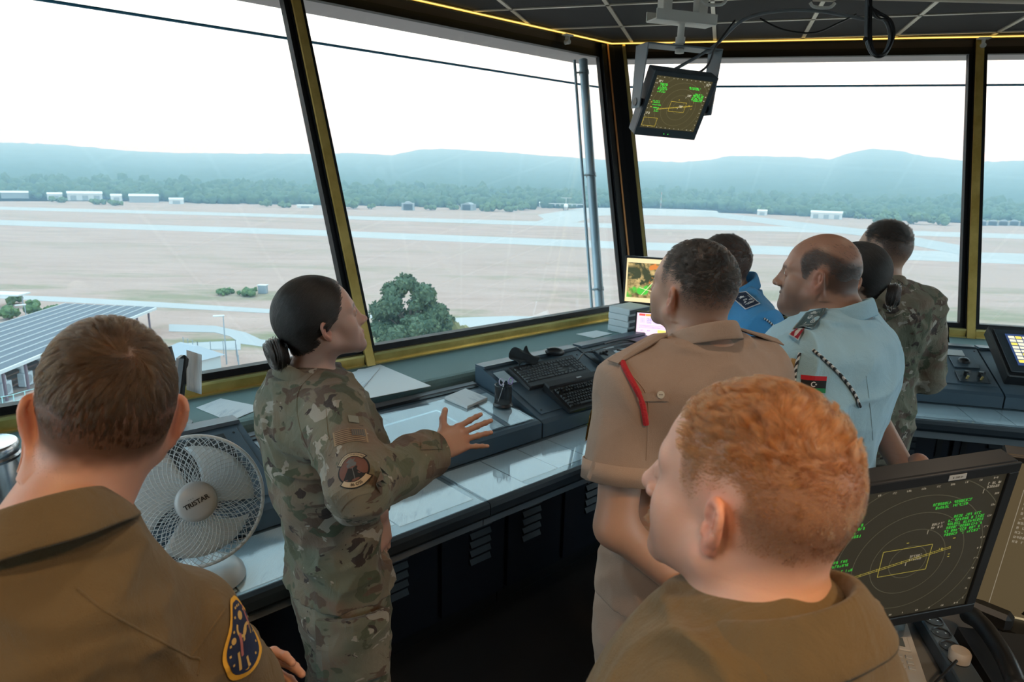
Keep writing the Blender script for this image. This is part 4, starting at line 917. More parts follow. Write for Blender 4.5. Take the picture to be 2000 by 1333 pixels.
def cone(a, b, ra, rb, flat=None):
    """tapered limb; flat=(axis, f) squashes it along an axis"""
    a = np.array(a, float); b = np.array(b, float); ba = b-a; bb = ba@ba; R = max(ra, rb)
    def fn(X, Y, Z):
        x, y, z = X-a[0], Y-a[1], Z-a[2]; h = np.clip((x*ba[0]+y*ba[1]+z*ba[2])/bb, 0, 1)
        x, y, z = x-h*ba[0], y-h*ba[1], z-h*ba[2]
        if flat is not None: u, f = flat; t = (x*u[0]+y*u[1]+z*u[2])*(f-1); x, y, z = x+t*u[0], y+t*u[1], z+t*u[2]
        return np.sqrt(x*x+y*y+z*z)-(ra+(rb-ra)*h)
    return np.minimum(a, b)-R, np.maximum(a, b)+R, fn
def loft(zs, a, b, cx, cy, n=2.3, zlo=None, zhi=None):
    zs = np.array(zs, float); zz = np.linspace(zs[0], zs[-1], 200)
    def spl(v):
        v = np.array(v, float)*np.ones(len(zs)); m = np.gradient(v, zs); i = np.clip(np.searchsorted(zs, zz)-1, 0, len(zs)-2); h = zs[i+1]-zs[i]; t = (zz-zs[i])/h
        return (2*t**3-3*t**2+1)*v[i]+(t**3-2*t**2+t)*h*m[i]+(-2*t**3+3*t**2)*v[i+1]+(t**3-t**2)*h*m[i+1]
    a, b, cx, cy = spl(a), spl(b), spl(cx), spl(cy); lo = np.array([(cx-a).min(), (cy-b).min(), zs[0]]); hi = np.array([(cx+a).max(), (cy+b).max(), zs[-1]])
    def fn(X, Y, Z):
        z = np.clip(Z, zs[0], zs[-1]); A, B, CXx, CYy = (np.interp(z, zz, q) for q in (a, b, cx, cy))
        r = (np.abs((X-CXx)/A)**n+np.abs((Y-CYy)/B)**n)**(1/n); d = (r-1)*np.minimum(A, B)*.95
        return np.maximum(d, np.maximum(zs[0]-Z, Z-zs[-1]))
    return lo, hi, fn
# ---------------------------------------------------------------- heads
class Head:
    """head frame: origin between the ears at eye height; x right, y forward, z up"""
    def __init__(s, c, R, sc=1., wide=1.): s.c = np.array(c, float); s.R = np.array(R); s.k = sc*.90; s.w = wide*1.07
    def p(s, v): return s.c+s.R@(np.array(v, float)*s.k*np.array([s.w, 1, 1]))
    def e(s, c, r, Rl=I3): return ell(s.p(c), np.array(r, float)*s.k*np.ones(3)*(np.array([s.w, 1, 1]) if Rl is I3 else 1), s.R@Rl)
    def cn(s, a, b, ra, rb, flat=None): return cone(s.p(a), s.p(b), ra*s.k, rb*s.k, None if flat is None else (s.R@np.array(flat[0]), flat[1]))
    def loc(s, V): return ((V-s.c)@s.R)/s.k/np.array([s.w, 1, 1])
def sculpt_head(g, H, nose=1., jaw=1., fem=False, double_chin=0., lips=1., brow=1., cheek=1., ear=1., neck_to=None, neck_r=.062):
    A = lambda p, k=.012, op='u': g.add(p, k*H.k, op); ear *= .86
    A(H.e((0, -.018, .038), (.0775, .098, .088)), .01); A(H.e((0, -.045, .012), (.071, .066, .068)), .03)         # braincase, occiput
    A(H.e((0, .036, .012), (.0585, .060, .078)), .03)                                                                # face mass
    A(H.e((0, .052, -.060), (.046*jaw, .044, .048)), .035)
    for s in (-1, 1):
        A(H.cn((s*.054*jaw, .002, -.055), (s*.018*jaw, .080, -.094), .020, .016), .025)                            # jaw line
        A(H.e((s*.0435, .051, -.022), (.023*cheek, .026, .023)), .022)                                               # cheek
        A(H.cn((s*.010, .090, .024), (s*.045, .066, .026), .0115*brow, .0105), .016)                               # brow
        A(H.e((s*.033, .101, .004), (.0165, .014, .0115)), .012, 's')                                              # eye socket
        A(H.e((s*.032, .0800, .0045), (.0135, .0125, .0125)), .005)                                                # eyeball under lids
        A(H.cn((s*.020, .0905, .0105), (s*.042, .086, .0085), .0034, .003), .004); A(H.cn((s*.020, .0895, -.0025), (s*.042, .0855, -.001), .0028, .0028), .004)
    for s in (-1, 1): A(H.e((s*.036*jaw, .050, -.050), (.022, .026, .030)), .03); A(H.e((s*.0315, .0935, .0042), (.0112, .0075, .0043)), .002, 's')
    A(H.e((0, .092, -.098), (.022 if not fem else .017, .017, .017)), .022)                                         # chin
    A(H.e((0, .086, -.066), (.030, .018, .024)), .016)                                                             # muzzle
    if double_chin: A(H.e((0, .045, -.108), (.050, .05, .034*double_chin)), .04)
    A(H.cn((0, .093, .020), (0, .117*(.5+.5*nose), -.026), .0085, .0105), .011)                                   # nose
    A(H.e((0, .096, -.028), (.0150, .016, .022)), .012); A(H.e((0, .1215+.010*(nose-1), -.031), (.0112*nose, .0118, .0102)), .009)
    for s in (-1, 1):
        A(H.e((s*.0125*nose, .108, -.0345), (.0082*nose, .0105, .0078)), .006)
        A(H.e((s*.0065, .115, -.0425), (.0034, .0055, .0030)), .003, 's')                                          # nostril
    A(H.e((0, .1015, -.0595), (.0215, .0085, .0052*lips)), .005); A(H.e((0, .0990, -.0705), (.0185, .0090, .0062*lips)), .005)
    A(H.e((0, .1085, -.0648), (.021, .0062, .0014)), .003, 's'); A(H.e((0, .098, -.083), (.014, .006, .004)), .008, 's')
    # ears: tilted discs with rim, fold, bowl and lobe
    for s in (-1, 1):
        a = unit(np.array([s*.52, -.80, .0])); up = unit(np.array([s*.06, -.16, 1.])); n = unit(np.cross(up, a))*1.; n = n if n[0]*s > 0 else -n
        R = np.column_stack([a, n, up]); c = np.array([s*.0725, -.010, -.012]); q = lambda u, w, v: c+a*u*ear+n*w+up*v*ear
        A(H.e(q(.014, 0, .004), (.0175*ear, .0042, .029*ear), R), .008)
        rim = [(-.001, .010), (.003, .026), (.012, .0335), (.023, .030), (.0295, .018), (.0295, .003), (.0255, -.010), (.018, -.020)]
        P = smooth_path([(u, .002, v) for u, v in rim], 2)
        for m in range(len(P)-1): A(H.cn(q(P[m][0], .0038, P[m][2]), q(P[m+1][0], .0038, P[m+1][2]), .0040, .0040), .003)
        A(H.e(q(.010, .001, -.026), (.0095*ear, .0052, .0105*ear), R), .006)
        for m0, m1 in (((.020, .024), (.0215, .006)), ((.0215, .006), (.016, -.013))): A(H.cn(q(m0[0], .0035, m0[1]), q(m1[0], .0035, m1[1]), .0030, .0032), .004)
        A(H.e(q(.0115, .007, .0), (.0085*ear, .0075, .0135*ear), R), .003, 's'); A(H.e(q(.025, .005, .012), (.0034, .0045, .013), R), .003, 's')
        A(H.cn(q(.001, .004, -.004), q(.002, .005, -.012), .0042, .0036), .004)                                   # tragus
    if neck_to is not None:
        g.add(cone(H.p((0, -.022, -.045)), neck_to, neck_r*H.k*.98, neck_r*1.06), .035)
HAIRLINE = np.array([(-.14, -.062), (-.085, -.060), (-.055, -.050), (-.032, -.034), (-.020, -.010), (-.004, .022), (.008, .006), (.018, -.014), (.030, -.010), (.038, .030), (.048, .062), (.060, .086), (.074, .112), (.09, .16)])
def hair_line(q, line=HAIRLINE): return q[:, 2]-np.interp(q[:, 1], line[:, 0], line[:, 1])
def hair_mat(name, col, rough=.35, rnd=.35):
    m = bpy.data.materials.new(name); m.use_nodes = True; nt = m.node_tree; nt.nodes.remove(nt.nodes['Principled BSDF']); h = nt.nodes.new('ShaderNodeBsdfHairPrincipled')
    h.parametrization = 'COLOR'; h.inputs['Color'].default_value = (*col, 1); h.inputs['Roughness'].default_value = rough; h.inputs['Radial Roughness'].default_value = .4
    h.inputs['Random Roughness'].default_value = .2
    hi = nt.nodes.new('ShaderNodeHairInfo'); mx = nt.nodes.new('ShaderNodeMixRGB'); mx.inputs[1].default_value = (*[c*(1-rnd) for c in col], 1); mx.inputs[2].default_value = (*[min(1, c*(1+rnd)) for c in col], 1)
    nt.links.new(hi.outputs['Random'], mx.inputs[0]); nt.links.new(mx.outputs[0], h.inputs['Color'])
    nt.links.new(h.outputs[0], nt.nodes['Material Output'].inputs['Surface']); MATS[name] = m; return m
def sample_tris(V, F, w, n, rng):
    T = np.concatenate([F[:, [0, 1, 2]], F[:, [0, 2, 3]]]); a, b, c = V[T[:, 0]], V[T[:, 1]], V[T[:, 2]]
    ar = np.linalg.norm(np.cross(b-a, c-a), axis=1)*w[T].mean(1); pk = rng.choice(len(T), n, p=ar/ar.sum()); u, v = rng.random(n), rng.random(n); f = u+v > 1; u[f], v[f] = 1-u[f], 1-v[f]
    return a[pk]+(b-a)[pk]*u[:, None]+(c-a)[pk]*v[:, None]
def grow_hair(name, par, m, V, F, H, n, dens, length, flow, lift, rng, clump=.012, cl_amt=.5, frizz=.12, npt=6, rad=.00022, cl_n=500, hug=None, skull=False):
    """real strands: roots on the scalp mesh, grown along a combing flow field just above the skull"""
    q = H.loc(V); w = dens(q); roots = H.loc(sample_tris(V, F, w, n, rng))
    c = np.array([0, -.018, .034]); r = np.array([.0785, .100, .0900]); c2 = np.array([0, -.045, .012]); r2 = np.array([.0715, .0665, .0685])
    L = length(roots)*rng.uniform(.7, 1.15, n); P = np.zeros((n, npt, 3)); p = roots.copy(); P[:, 0] = p
    cs = roots[rng.choice(n, min(cl_n, n), replace=False)]; ci = np.zeros(n, int)
    for b in range(0, n, 2000): ci[b:b+2000] = ((roots[b:b+2000, None, :]-cs[None])**2).sum(-1).argmin(1)
    cj = rng.normal(size=(len(cs), 3))[ci]; fj = rng.normal(size=(n, 3)); lf = lift(roots)
    for k in range(1, npt):
        g = (p-c)/r**2; nn = g/np.linalg.norm(g, axis=1, keepdims=True); f = flow(roots, p); f = f-nn*(f*nn).sum(1, keepdims=True); f /= np.linalg.norm(f, axis=1, keepdims=True)+1e-6
        la = lf*(1.15-.9*k/npt); d = f*np.sqrt(np.clip(1-la**2, 0.02, 1))[:, None]+nn*la[:, None]+cj*cl_amt*(.3+.7*k/npt)+fj*frizz
        d /= np.linalg.norm(d, axis=1, keepdims=True); p = p+d*(L/(npt-1))[:, None]
        u = (p-c)/r; s = np.linalg.norm(u, axis=1); mn = 1.0 if hug is None else hug[0]; bad = s < mn; p[bad] = c+u[bad]/s[bad][:, None]*mn*r
        u2 = (p-c2)/r2; s2 = np.linalg.norm(u2, axis=1); b2 = s2 < mn; p[b2] = c2+u2[b2]/s2[b2][:, None]*mn*r2
        if hug is not None: u = (p-c)/r; s = np.linalg.norm(u, axis=1); s2 = np.linalg.norm((p-c2)/r2, axis=1); far_ = (s > hug[1]) & (s2 > hug[1]); p[far_] = np.where((s < s2)[far_][:, None], c+u[far_]/s[far_][:, None]*hug[1]*r, c2+((p-c2)/s2[:, None])[far_]*hug[1])
        P[:, k] = p
    if cl_amt > 0:
        tips = P[:, -1]; 
        ctr = np.zeros((len(cs), npt, 3)); cnt = np.bincount(ci, minlength=len(cs))[:, None, None]
        for k in range(npt):
            for a in range(3): ctr[:, k, a] = np.bincount(ci, P[:, k, a], len(cs))
        ctr /= np.maximum(cnt, 1); wgt = (np.linspace(0, 1, npt)**1.2*clump)[None, :, None]*(sm(.0045, .013, L) if L.max() < .06 else np.ones(n))[:, None, None]; P = P*(1-wgt)+ctr[ci]*wgt
    if skull:
        nr_ = np.linalg.norm(q, axis=1) < .16; Fh = F[nr_[F].all(1)]; bv = BVHTree.FromPolygons(q.tolist(), Fh.tolist()); off = .0022+.0035*rng.random(n)
        for i in range(n):
            for k in range(npt):
                hh = bv.find_nearest(Vector(P[i, k]))
                if hh[0] is not None:
                    lo_, nn_ = np.array(hh[0]), np.array(hh[1]); dd_ = (P[i, k]-lo_)@nn_
                    if dd_ < off[i] or dd_ > .009: P[i, k] = lo_+nn_*min(max(dd_, off[i]), .009)
    W_ = (P.reshape(-1, 3)*H.k*np.array([H.w, 1, 1]))@H.R.T+H.c
    hc = bpy.data.hair_curves.new(name); hc.add_curves([npt]*n); hc.attributes['position'].data.foreach_set('vector', W_.astype(np.float32).ravel())
    at = hc.attributes.get('radius') or hc.attributes.new('radius', 'FLOAT', 'POINT'); at.data.foreach_set('value', np.tile(np.linspace(1, .35, npt)*rad, n).astype(np.float32))
    hc.materials.append(m); o = bpy.data.objects.new(name, hc); COL.objects.link(o); o.parent = par; return o
def on_ear(q): return sm(.0775, .0800, np.abs(q[:, 0]))*(q[:, 2] < .05)
def bun_strands(P, H, m, bunc, seed, n=900, rad=.00075):
    """a bun: strands wound into a coil round a lumpy core"""
    rb = np.random.default_rng(seed); ss = []
    for i in range(n):
        a0 = rb.uniform(0, 6.28); tw = rb.uniform(1.6, 2.6); rr_ = .020+.006*rb.normal(); ph = rb.uniform(0, 6.28); tt = np.linspace(0, 1, 14); an = a0+tw*tt*math.pi
        minor = .0145*(.75+.25*rb.random()); ps = ph+tt*2.2; R_ = rr_+minor*np.cos(ps); ss.append(np.stack([R_*np.cos(an)*1.05, bunc[1]+minor*np.sin(ps)*1.5-.008, bunc[2]+R_*np.sin(an)], 1))
    S_ = np.array(ss)*H.k*np.array([H.w, 1, 1])@H.R.T+H.c
    hc = bpy.data.hair_curves.new('bun'); hc.add_curves([14]*n); hc.attributes['position'].data.foreach_set('vector', S_.astype(np.float32).ravel()); at = hc.attributes.get('radius') or hc.attributes.new('radius', 'FLOAT', 'POINT'); at.data.foreach_set('value', np.full(14*n, rad, np.float32)); hc.materials.append(m); o = bpy.data.objects.new('bun', hc); COL.objects.link(o); o.parent = P.t; return o
# ---------------------------------------------------------------- hands
def hand_prims(g, wrist, X, Yv, Z, sc, curls, spread=(.20, .06, -.07, -.22), thumb=(.9, .25), k0=.011, forearm=None):
    """X along the hand, Yv to the thumb side, Z out of the back of the hand; curls per finger (knuckle, middle, end)"""
    R = np.column_stack([X, Yv, Z]); W_ = lambda v: np.array(wrist)+R@(np.array(v, float)*sc); tips = []
    kn = [(.090, .029, 0), (.094, .0095, .002), (.089, -.010, .001), (.080, -.028, -.002)]; ln = [(.042, .025, .020), (.046, .029, .021), (.042, .027, .020), (.033, .020, .018)]; rd = [.0086, .0088, .0083, .0073]
    base = [(.0, .016, -.001), (.0, .006, 0), (.0, -.006, 0), (.0, -.016, -.001)]
    for i in range(4): g.add(cone(W_(base[i]), W_(kn[i]), .0155*sc, .0108*sc, (Z, 1.25)), k0)
    g.add(ell(W_((.048, 0, -.004)), np.array([.046, .034, .013])*sc, R), .014); g.add(cone(W_((.012, .012, -.007)), W_((.058, .040, -.010)), .016*sc, .0125*sc), .014)
    for i in range(4):
        p = np.array(kn[i]); a = 0; sp = spread[i]; 
        for j in range(3):
            a += curls[i][j]; d = np.array([math.cos(a)*math.cos(sp), math.cos(a)*math.sin(sp), -math.sin(a)]); q = p+d*ln[i][j]; r0 = rd[i]*(1-.09*j); r1 = rd[i]*(1-.09*(j+1))
            g.add(cone(W_(p), W_(q), r0*sc, r1*sc), .006 if j == 0 else .003); 
            if j < 2: g.add(ell(W_(q), (r1*1.06*sc,)*3), .003)
            p = q
        tips.append((W_(p), R@d, i))
    t0 = np.array((.052, .040, -.011)); ta, td = thumb; d1 = np.array([math.cos(ta), math.sin(ta), -td]); d1 = unit(d1); t1 = t0+d1*.036; ta2 = ta-.22; d2 = unit(np.array([math.cos(ta2), math.sin(ta2), -td*1.1])); t2 = t1+d2*.028
    g.add(cone(W_(t0), W_(t1), .0120*sc, .0098*sc), .010); g.add(cone(W_(t1), W_(t2), .0097*sc, .0082*sc), .004); tips.append((W_(t2), R@d2, 4))
    if forearm is not None: g.add(cone(W_((.005, 0, 0)), forearm, .0235*sc, .027*sc, None), .02)
    return tips
# ---------------------------------------------------------------- garments
def wrinkle(amp, sc, seed, warp=.5, extra=None):
    def fn(x, y, z):
        wx = vn3(x*6, y*6, z*6, seed+9)*warp; n = vn3(x*sc[0]+wx*2, y*sc[1]+wx*2, z*sc[2]+wx*3, seed); m = vn3(x*sc[0]*2.1+wx*3, y*sc[1]*2.1, z*sc[2]*2.1+wx*3, seed+1)
        r = 1-np.abs(2*n-1); r2 = 1-np.abs(2*m-1); d = amp*((r**2-.35)+.45*(r2**2-.35)); return -d
    return fn
def fabric(name, c, var=.10, weave=900., crease=.35, rough=.85, sheen=.15):
    g = NT(name); co = g.co(); a = g.noise(co, 5, 4, .6); b = g.noise(co, 60, 3, .6); k = g.math('ADD', g.math('MULTIPLY', a, .7), g.math('MULTIPLY', b, .3))
    g.set('Base Color', g.mix(g.step(k, .3, .7), tuple(x*(1-var) for x in c), tuple(min(1, x*(1+var)) for x in c))); g.set('Roughness', rough); g.set('Sheen Weight', sheen); g.set('Specular IOR Level', .25)
    w = g.noise(co, weave, 2); cr = g.noise(g.mapping(co, (1, 1, .6)), 13, 5, .58, 1.8); h = g.math('ADD', g.math('MULTIPLY', w, .06), g.math('MULTIPLY', cr, crease)); g.bump(h, .7, .022); return g.m
def camo(name, seed=0.):
    g = NT(name); co = g.mapping(g.co(), (1, 1, 1.45), loc=(seed, seed*2, seed*3)); N = lambda s, d=3, o=0., w=.6: g.noise(g.mapping(co, (s, s, s), loc=(o, o*1.7, o*.6)), 1, d, .55, w)
    base = g.mix(g.step(N(5, 2, 3), .40, .60), (.215, .190, .140), (.135, .140, .098)); base = g.mix(g.step(N(6, 2, 11), .50, .66), base, (.175, .125, .090))
    def patch(c, base, s, o, lo, hi, d=3): return g.mix(g.step(N(s, d, o), lo, hi), base, c)
    base = patch((.085, .096, .062), base, 9, 21, .575, .59); base = patch((.110, .078, .058), base, 10, 31, .585, .60); base = patch((.330, .300, .250), base, 12, 45, .625, .635); base = patch((.048, .036, .032), base, 14, 57, .635, .645, 4)
    g.set('Base Color', base); g.set('Roughness', .9); g.set('Sheen Weight', .1); g.set('Specular IOR Level', .2)
    w = g.noise(g.co(), 850, 2); cr = g.noise(g.mapping(g.co(), (1, 1, .7)), 15, 5, .58, 1.8); g.bump(g.math('ADD', g.math('MULTIPLY', w, .06), g.math('MULTIPLY', cr, .45)), .7, .022); return g.m
def skin_mat(name, rough=.46):
    g = NT(name); col = g.n('VertexColor', layer_name='Col').outputs[0]; co = g.co(); k = g.noise(co, 40, 4, .6)
    g.set('Base Color', g.mix(g.math('MULTIPLY', k, .16), col, (.45, .17, .12))); g.set('Roughness', rough); g.set('Subsurface Weight', .22); g.set('Subsurface Radius', (1, .32, .16)); g.set('Subsurface Scale', .012); g.set('Specular IOR Level', .4)
    g.bump(g.noise(co, 420, 3), .12, .0015); return g.m
m_skin = skin_mat('skin')
m_eyew = mat('eye_white', (.75, .73, .70), .2); m_iris = mat('iris_dark', (.03, .02, .015), .15); m_boot = mat('boot_leather', (.10, .075, .05), .6); m_shoe = mat('shoe_black', (.012, .012, .013), .3)
TZ = [.80, .90, .98, 1.06, 1.14, 1.22, 1.30, 1.37, 1.43, 1.478]
TA = [.172, .176, .170, .160, .158, .168, .180, .184, .158, .080]
TB = [.118, .120, .112, .108, .112, .120, .126, .122, .102, .070]
TY = [0, 0, .003, .006, .008, .008, .004, -.004, -.012, -.018]
class Person:
    def __init__(s, label, head_c, body_az, head_az, head_pitch=0., head_roll=0., height=1.76, hs=1., wide=1., head_fwd=.035, skin=(.42, .24, .17), name='person', side=0., drop=.155, shd=0., bw=1.):
        s.shd = shd; s.bwid = bw; s.dy = 0.
        """head_c: world point between the ears; azimuths in degrees clockwise from +y"""
        s.R = rotz(-rad(body_az)); s.s = height/1.76; hc = np.array(head_c); s.hz = hc[2]
        base = hc-s.R@np.array([side, head_fwd, 0]); base[2] = 0; s.base = base
        s.t = thing(name, label, 'person', m4(s.R, base)); s.hc = s.R.T@(hc-base); s.fem = False
        Rh = rotz(-rad(head_az-body_az))@rotx(rad(head_pitch))@roty(rad(head_roll)); s.H = Head(s.hc, Rh, hs, wide); s.skin = np.array(skin); s.zt = s.hc[2]-drop*hs   # neck root
        s.k = s.zt/1.46
    def loc(s, w): return s.R.T@(np.array(w)-s.base)
    def j(s, x, y, z): return np.array([x*s.s, y*s.s, z*s.k])
    def body(s, hf=.003, h=.009, arms=None, hands=(), torso=1., neck_r=.060, **hk):
        k = s.k; H = s.H; f0 = s.hc-.15*H.k; f1 = s.hc+np.array([.15, .15, .15])*H.k; f0[2] -= .0
        pts = [s.hc]+[np.array(p) for a in (arms or []) for p in a]; P = np.array(pts); lo = np.minimum(P.min(0)-.12, [-.30, -.2, .05]); hi = np.maximum(P.max(0)+.16, [.30, .2, 0])
        lo[2] = .03; g = Grid(lo, hi, h, (f0, f1), hf)
        ta = np.array(TA); ta[6:9] *= np.array([1-s.shd*1.2, 1-s.shd*2.6, 1-s.shd*4]); g.add(loft([z*k for z in TZ], ta*.80*torso*s.bwid, np.array(TB)*.80*torso, 0, np.array(TY)+s.dy*np.array([1, 1, .8, .5, .2, 0, 0, 0, 0, 0]), 2.2), .02)
        nb = np.array([0, -.022, 1.455*k])
        for sx in (-1, 1):
            g.add(cone((sx*.03, -.03, (1.455-s.shd*.3)*k), (sx*.14*s.bwid, -.018, (1.40-s.shd*1.1)*k), .044, .042), .04)
            hx_ = .085*s.bwid; g.add(cone((sx*hx_, s.dy, .88*k), (sx*.09, s.dy, .50*k), .080*s.bwid, .055), .04); g.add(cone((sx*.09, s.dy, .50*k), (sx*.10, -.02, .10*k), .054, .038), .02); g.add(cone((sx*.10, -.02, .085), (sx*.11, .10, .055), .038, .030), .02)
        for a in (arms or []):
            for i in range(len(a)-1): g.add(cone(a[i], a[i+1], (.050, .040, .028)[i], (.042, .029, .024)[i]), .025)
        hk = dict(hk); eyes = hk.pop('eyes', True); paint = hk.pop('paint', None)
        sculpt_head(g, H, neck_to=nb, neck_r=neck_r, **hk)
        V, F = g.mesh(); C = np.tile(s.skin, (len(V), 1)).astype(float)
        q = H.loc(V); near = np.linalg.norm(q, axis=1) < .22
        red = np.array([1.12, .86, .82]); e = np.maximum(sm(.068, .082, np.abs(q[:, 0]))*sm(.05, .03, np.abs(q[:, 2]+.01))*sm(.05, .0, np.abs(q[:, 1]+.012)), .6*sm(.020, .0, np.linalg.norm(q-[0, .115, -.03], axis=1)))*near
        C = C*(1+(red-1)*e[:, None]); lp = near*sm(.004, 0, np.abs(np.abs(q[:, 2]+.0652)-.0035)-.004)*sm(.026, .018, np.abs(q[:, 0]))*(q[:, 1] > .088); C = C*(1-lp[:, None])+lp[:, None]*s.skin*np.array([.85, .55, .55])
        for sx in (-1, 1):                                                                       # eyebrows and lashes
            b = near*sm(.0055, .003, np.abs(q[:, 2]-.024-.04*(sx*q[:, 0]-.02)))*sm(.012, .016, sx*q[:, 0])*sm(.050, .042, sx*q[:, 0])*(q[:, 1] > .06); C = C*(1-b[:, None]*.85)+b[:, None]*.85*s.hairc
        if paint is not None: C = paint(q, C, near)
        parts = [(V, F, C)]
        for hd in hands:
            fa = hd.pop('forearm_from'); gl = Grid(np.minimum(hd['wrist']-.20*np.ones(3)*hd['sc'], hd['wrist']+.0), hd['wrist']+.20*hd['sc'], hd.pop('h', .003)); 
            tips = hand_prims(gl, forearm=fa, **hd); v, f = gl.mesh(); c = np.tile(s.skin, (len(v), 1)).astype(float)
            for tp, d, i in tips:
                nl = hd['Z'] if i < 4 else unit(hd['Z']+hd['Yv']*.4); nc = tp-d*.001+nl*.0065*hd['sc']; w_ = sm(.0062, .0045, np.linalg.norm(v-nc, axis=1)); c = c*(1-w_[:, None])+w_[:, None]*np.minimum(1, s.skin*1.25+[.05, .03, .03])
            dk = sm(.012, .004, np.abs(np.linalg.norm(v-hd['wrist'], axis=1)-.094*hd['sc']))*.12; c = c*(1-dk[:, None]*np.array([0, .5, .5])); parts.append((v, f, c))
        n = 0; VV = []; FF = []; CC = []
        for v, f, c in parts: VV.append(v); FF.append(f+n); CC.append(c); n += len(v)
        s.V, s.F, s.C = V, F, C
        o = link('body', mesh_np('body', np.concatenate(VV), np.concatenate(FF), [m_skin], col=np.concatenate(CC)), s.t)
        if eyes:
            for sx in (-1, 1):
                Rm = m4(H.R*H.k, H.p((sx*.032, .0812, .0045))); mb = MB(Rm); mb.sphere((0, 0, 0), .0121, 14); mb.mi = 1; mb.lathe([(0, .0125), (.0055, .0112), (.0058, .0100)], 14, m4(rotx(-math.pi/2))); mb.build('eye', [m_eyew, m_iris], s.t, smooth=True)
        return o
    def garment(s, name, prims, m, h=.006, wr=None, cuts=(), cn=(), subs=(), lo=None, hi=None):
        """prims: list of (prim, k)"""
        L = np.min([p[0][0] for p in prims], 0)-.03; Hh = np.max([p[0][1] for p in prims], 0)+.03; g = Grid(L, Hh, h)
        for p, k in prims: g.add(p, k)
        if wr: g.displace(wr)
        for p, n in cuts: g.cut(p, n)
        for p, n, r in cn: g.cut_near(p, n, r)
        for p, k in subs: g.add(p, k, 's')
        V, F = g.mesh(); o = link(name, mesh_np(name, V, F, [m]), s.t); o['_n'] = len(V); del o['_n']
        s.bvh = BVHTree.FromPolygons(V.tolist(), F.tolist()); return o
    def torso(s, grow=.018, zlo=.80, bulge=None, aw=1.0, bw=1.0, n=2.3, shd=0., shx=.165):
        k = s.k; a = np.array(TA)*aw+grow; b = np.array(TB)*bw+grow; y = np.array(TY, float)
        if bulge is not None: y = y+np.array(bulge)[:, 1]; b = b+np.array(bulge)[:, 0]
        zs = np.array(TZ); zs = zs*k; a[-1] = .088; b[-1] = .086; a[6:9] *= np.array([1-shd*1.2, 1-shd*2.6, 1-shd*4])
        if zlo != .80: zs[0] = zlo*k
        r = [(loft(zs, a, b, 0, y, n), .02)]
        for sx in (-1, 1): r.append((cone((sx*.03*aw, -.026, 1.452*k), (sx*shx*aw, -.016, (1.412-shd)*k), .056, .064), .05))
        return r
    def sleeve(s, pts, rs, k=.035):
        return [(cone(pts[i], pts[i+1], rs[i], rs[i+1]), k if i == 0 else .02) for i in range(len(pts)-1)]
    def legs(s, m, name='trousers', hip=.105, knee=.085, ank=.070, wr=True, spread=.0, seedn=3, ztop=.98, hw=1., dy=0., lean=0.):
        k = s.k; pr = [(loft([.74*k, .84*k, .92*k, ztop*k], np.array([.17, .188, .184, .172])*hw, np.array([.12, .135, .13, .12])*hw, 0, np.array([0, -.006, -.002, 0])+dy, 2.3), .02)]
        for sx in (-1, 1):
            x = .088+spread; pr += [(cone((sx*.088*hw, dy, .86*k), (sx*x, .012+dy, .50*k), hip, knee), .03), (cone((sx*x, .012+dy, .50*k), (sx*(x+.01), -.012+dy*.5, .075), knee, ank), .02)]
        t_ = s.bvh; o = s.garment(name, pr, m, .010, wrinkle(.010, (9, 9, 11), seedn) if wr else None, cuts=[((0, 0, .055), (0, 0, -1))]); s.bvh_legs = s.bvh; s.bvh = t_; return o
    def shoes(s, m, name='boot', spread=0.):
        for sx in (-1, 1):
            x = sx*(.098+spread); g = Grid((x-.08, -.14, -.005), (x+.08, .24, .19), .008)
            g.add(cone((x, -.035, .17), (x, -.04, .05), .047, .045), .02); g.add(ell((x, .06, .045), (.048, .135, .05)), .03); g.add(ell((x, .0, .03), (.042, .10, .04)), .03); g.cut((0, 0, .0), (0, 0, -1))
            V, F = g.mesh(); link(name, mesh_np(name, V, F, [m]), s.t)
    def collar(s, m, rx=.066, ry=.070, cy=-.016, zb=1.492, zf=1.445, hs=.026, fall=.038, flare=.020, gap=.35, name='collar', tips=.0, rot=0., thick=.004, cx=0.):
        k = s.k; n = 56; rows = []
        for i in range(n+1):
            th = gap+(2*math.pi-2*gap)*i/n; w_ = (1-math.cos(th))/2; z = (zf+(zb-zf)*w_)*k; dirv = np.array([math.sin(th), math.cos(th), 0]); t_ = tips*max(0, 1-abs(math.pi-abs(th-math.pi))/.9)
            def P(dr, dz): return np.array([cx+(rx+dr)*dirv[0], cy+(ry+dr)*dirv[1], z+dz])
            wv = .0015*math.sin(th*7); rows.append([P(.004, -.012), P(.0, hs*.5), P(.002, hs*.92), P(.005, hs), P(.009, hs*.90), P(.010+flare*.55+wv, hs-fall*.55-t_*.5), P(.012+flare+wv, hs-fall-t_)])
        V = np.array(rows); nr = V.shape[1]; V = V.reshape(-1, 3); F = [(i*nr+j, (i+1)*nr+j, (i+1)*nr+j+1, i*nr+j+1) for i in range(n) for j in range(nr-1)]
        o = link(name, mesh_np(name, V, np.array(F), [m]), s.t); sd = o.modifiers.new('s', 'SOLIDIFY'); sd.thickness = thick; sd.offset = 0; sb = o.modifiers.new('u', 'SUBSURF'); sb.levels = 1; sb.render_levels = 1; return o
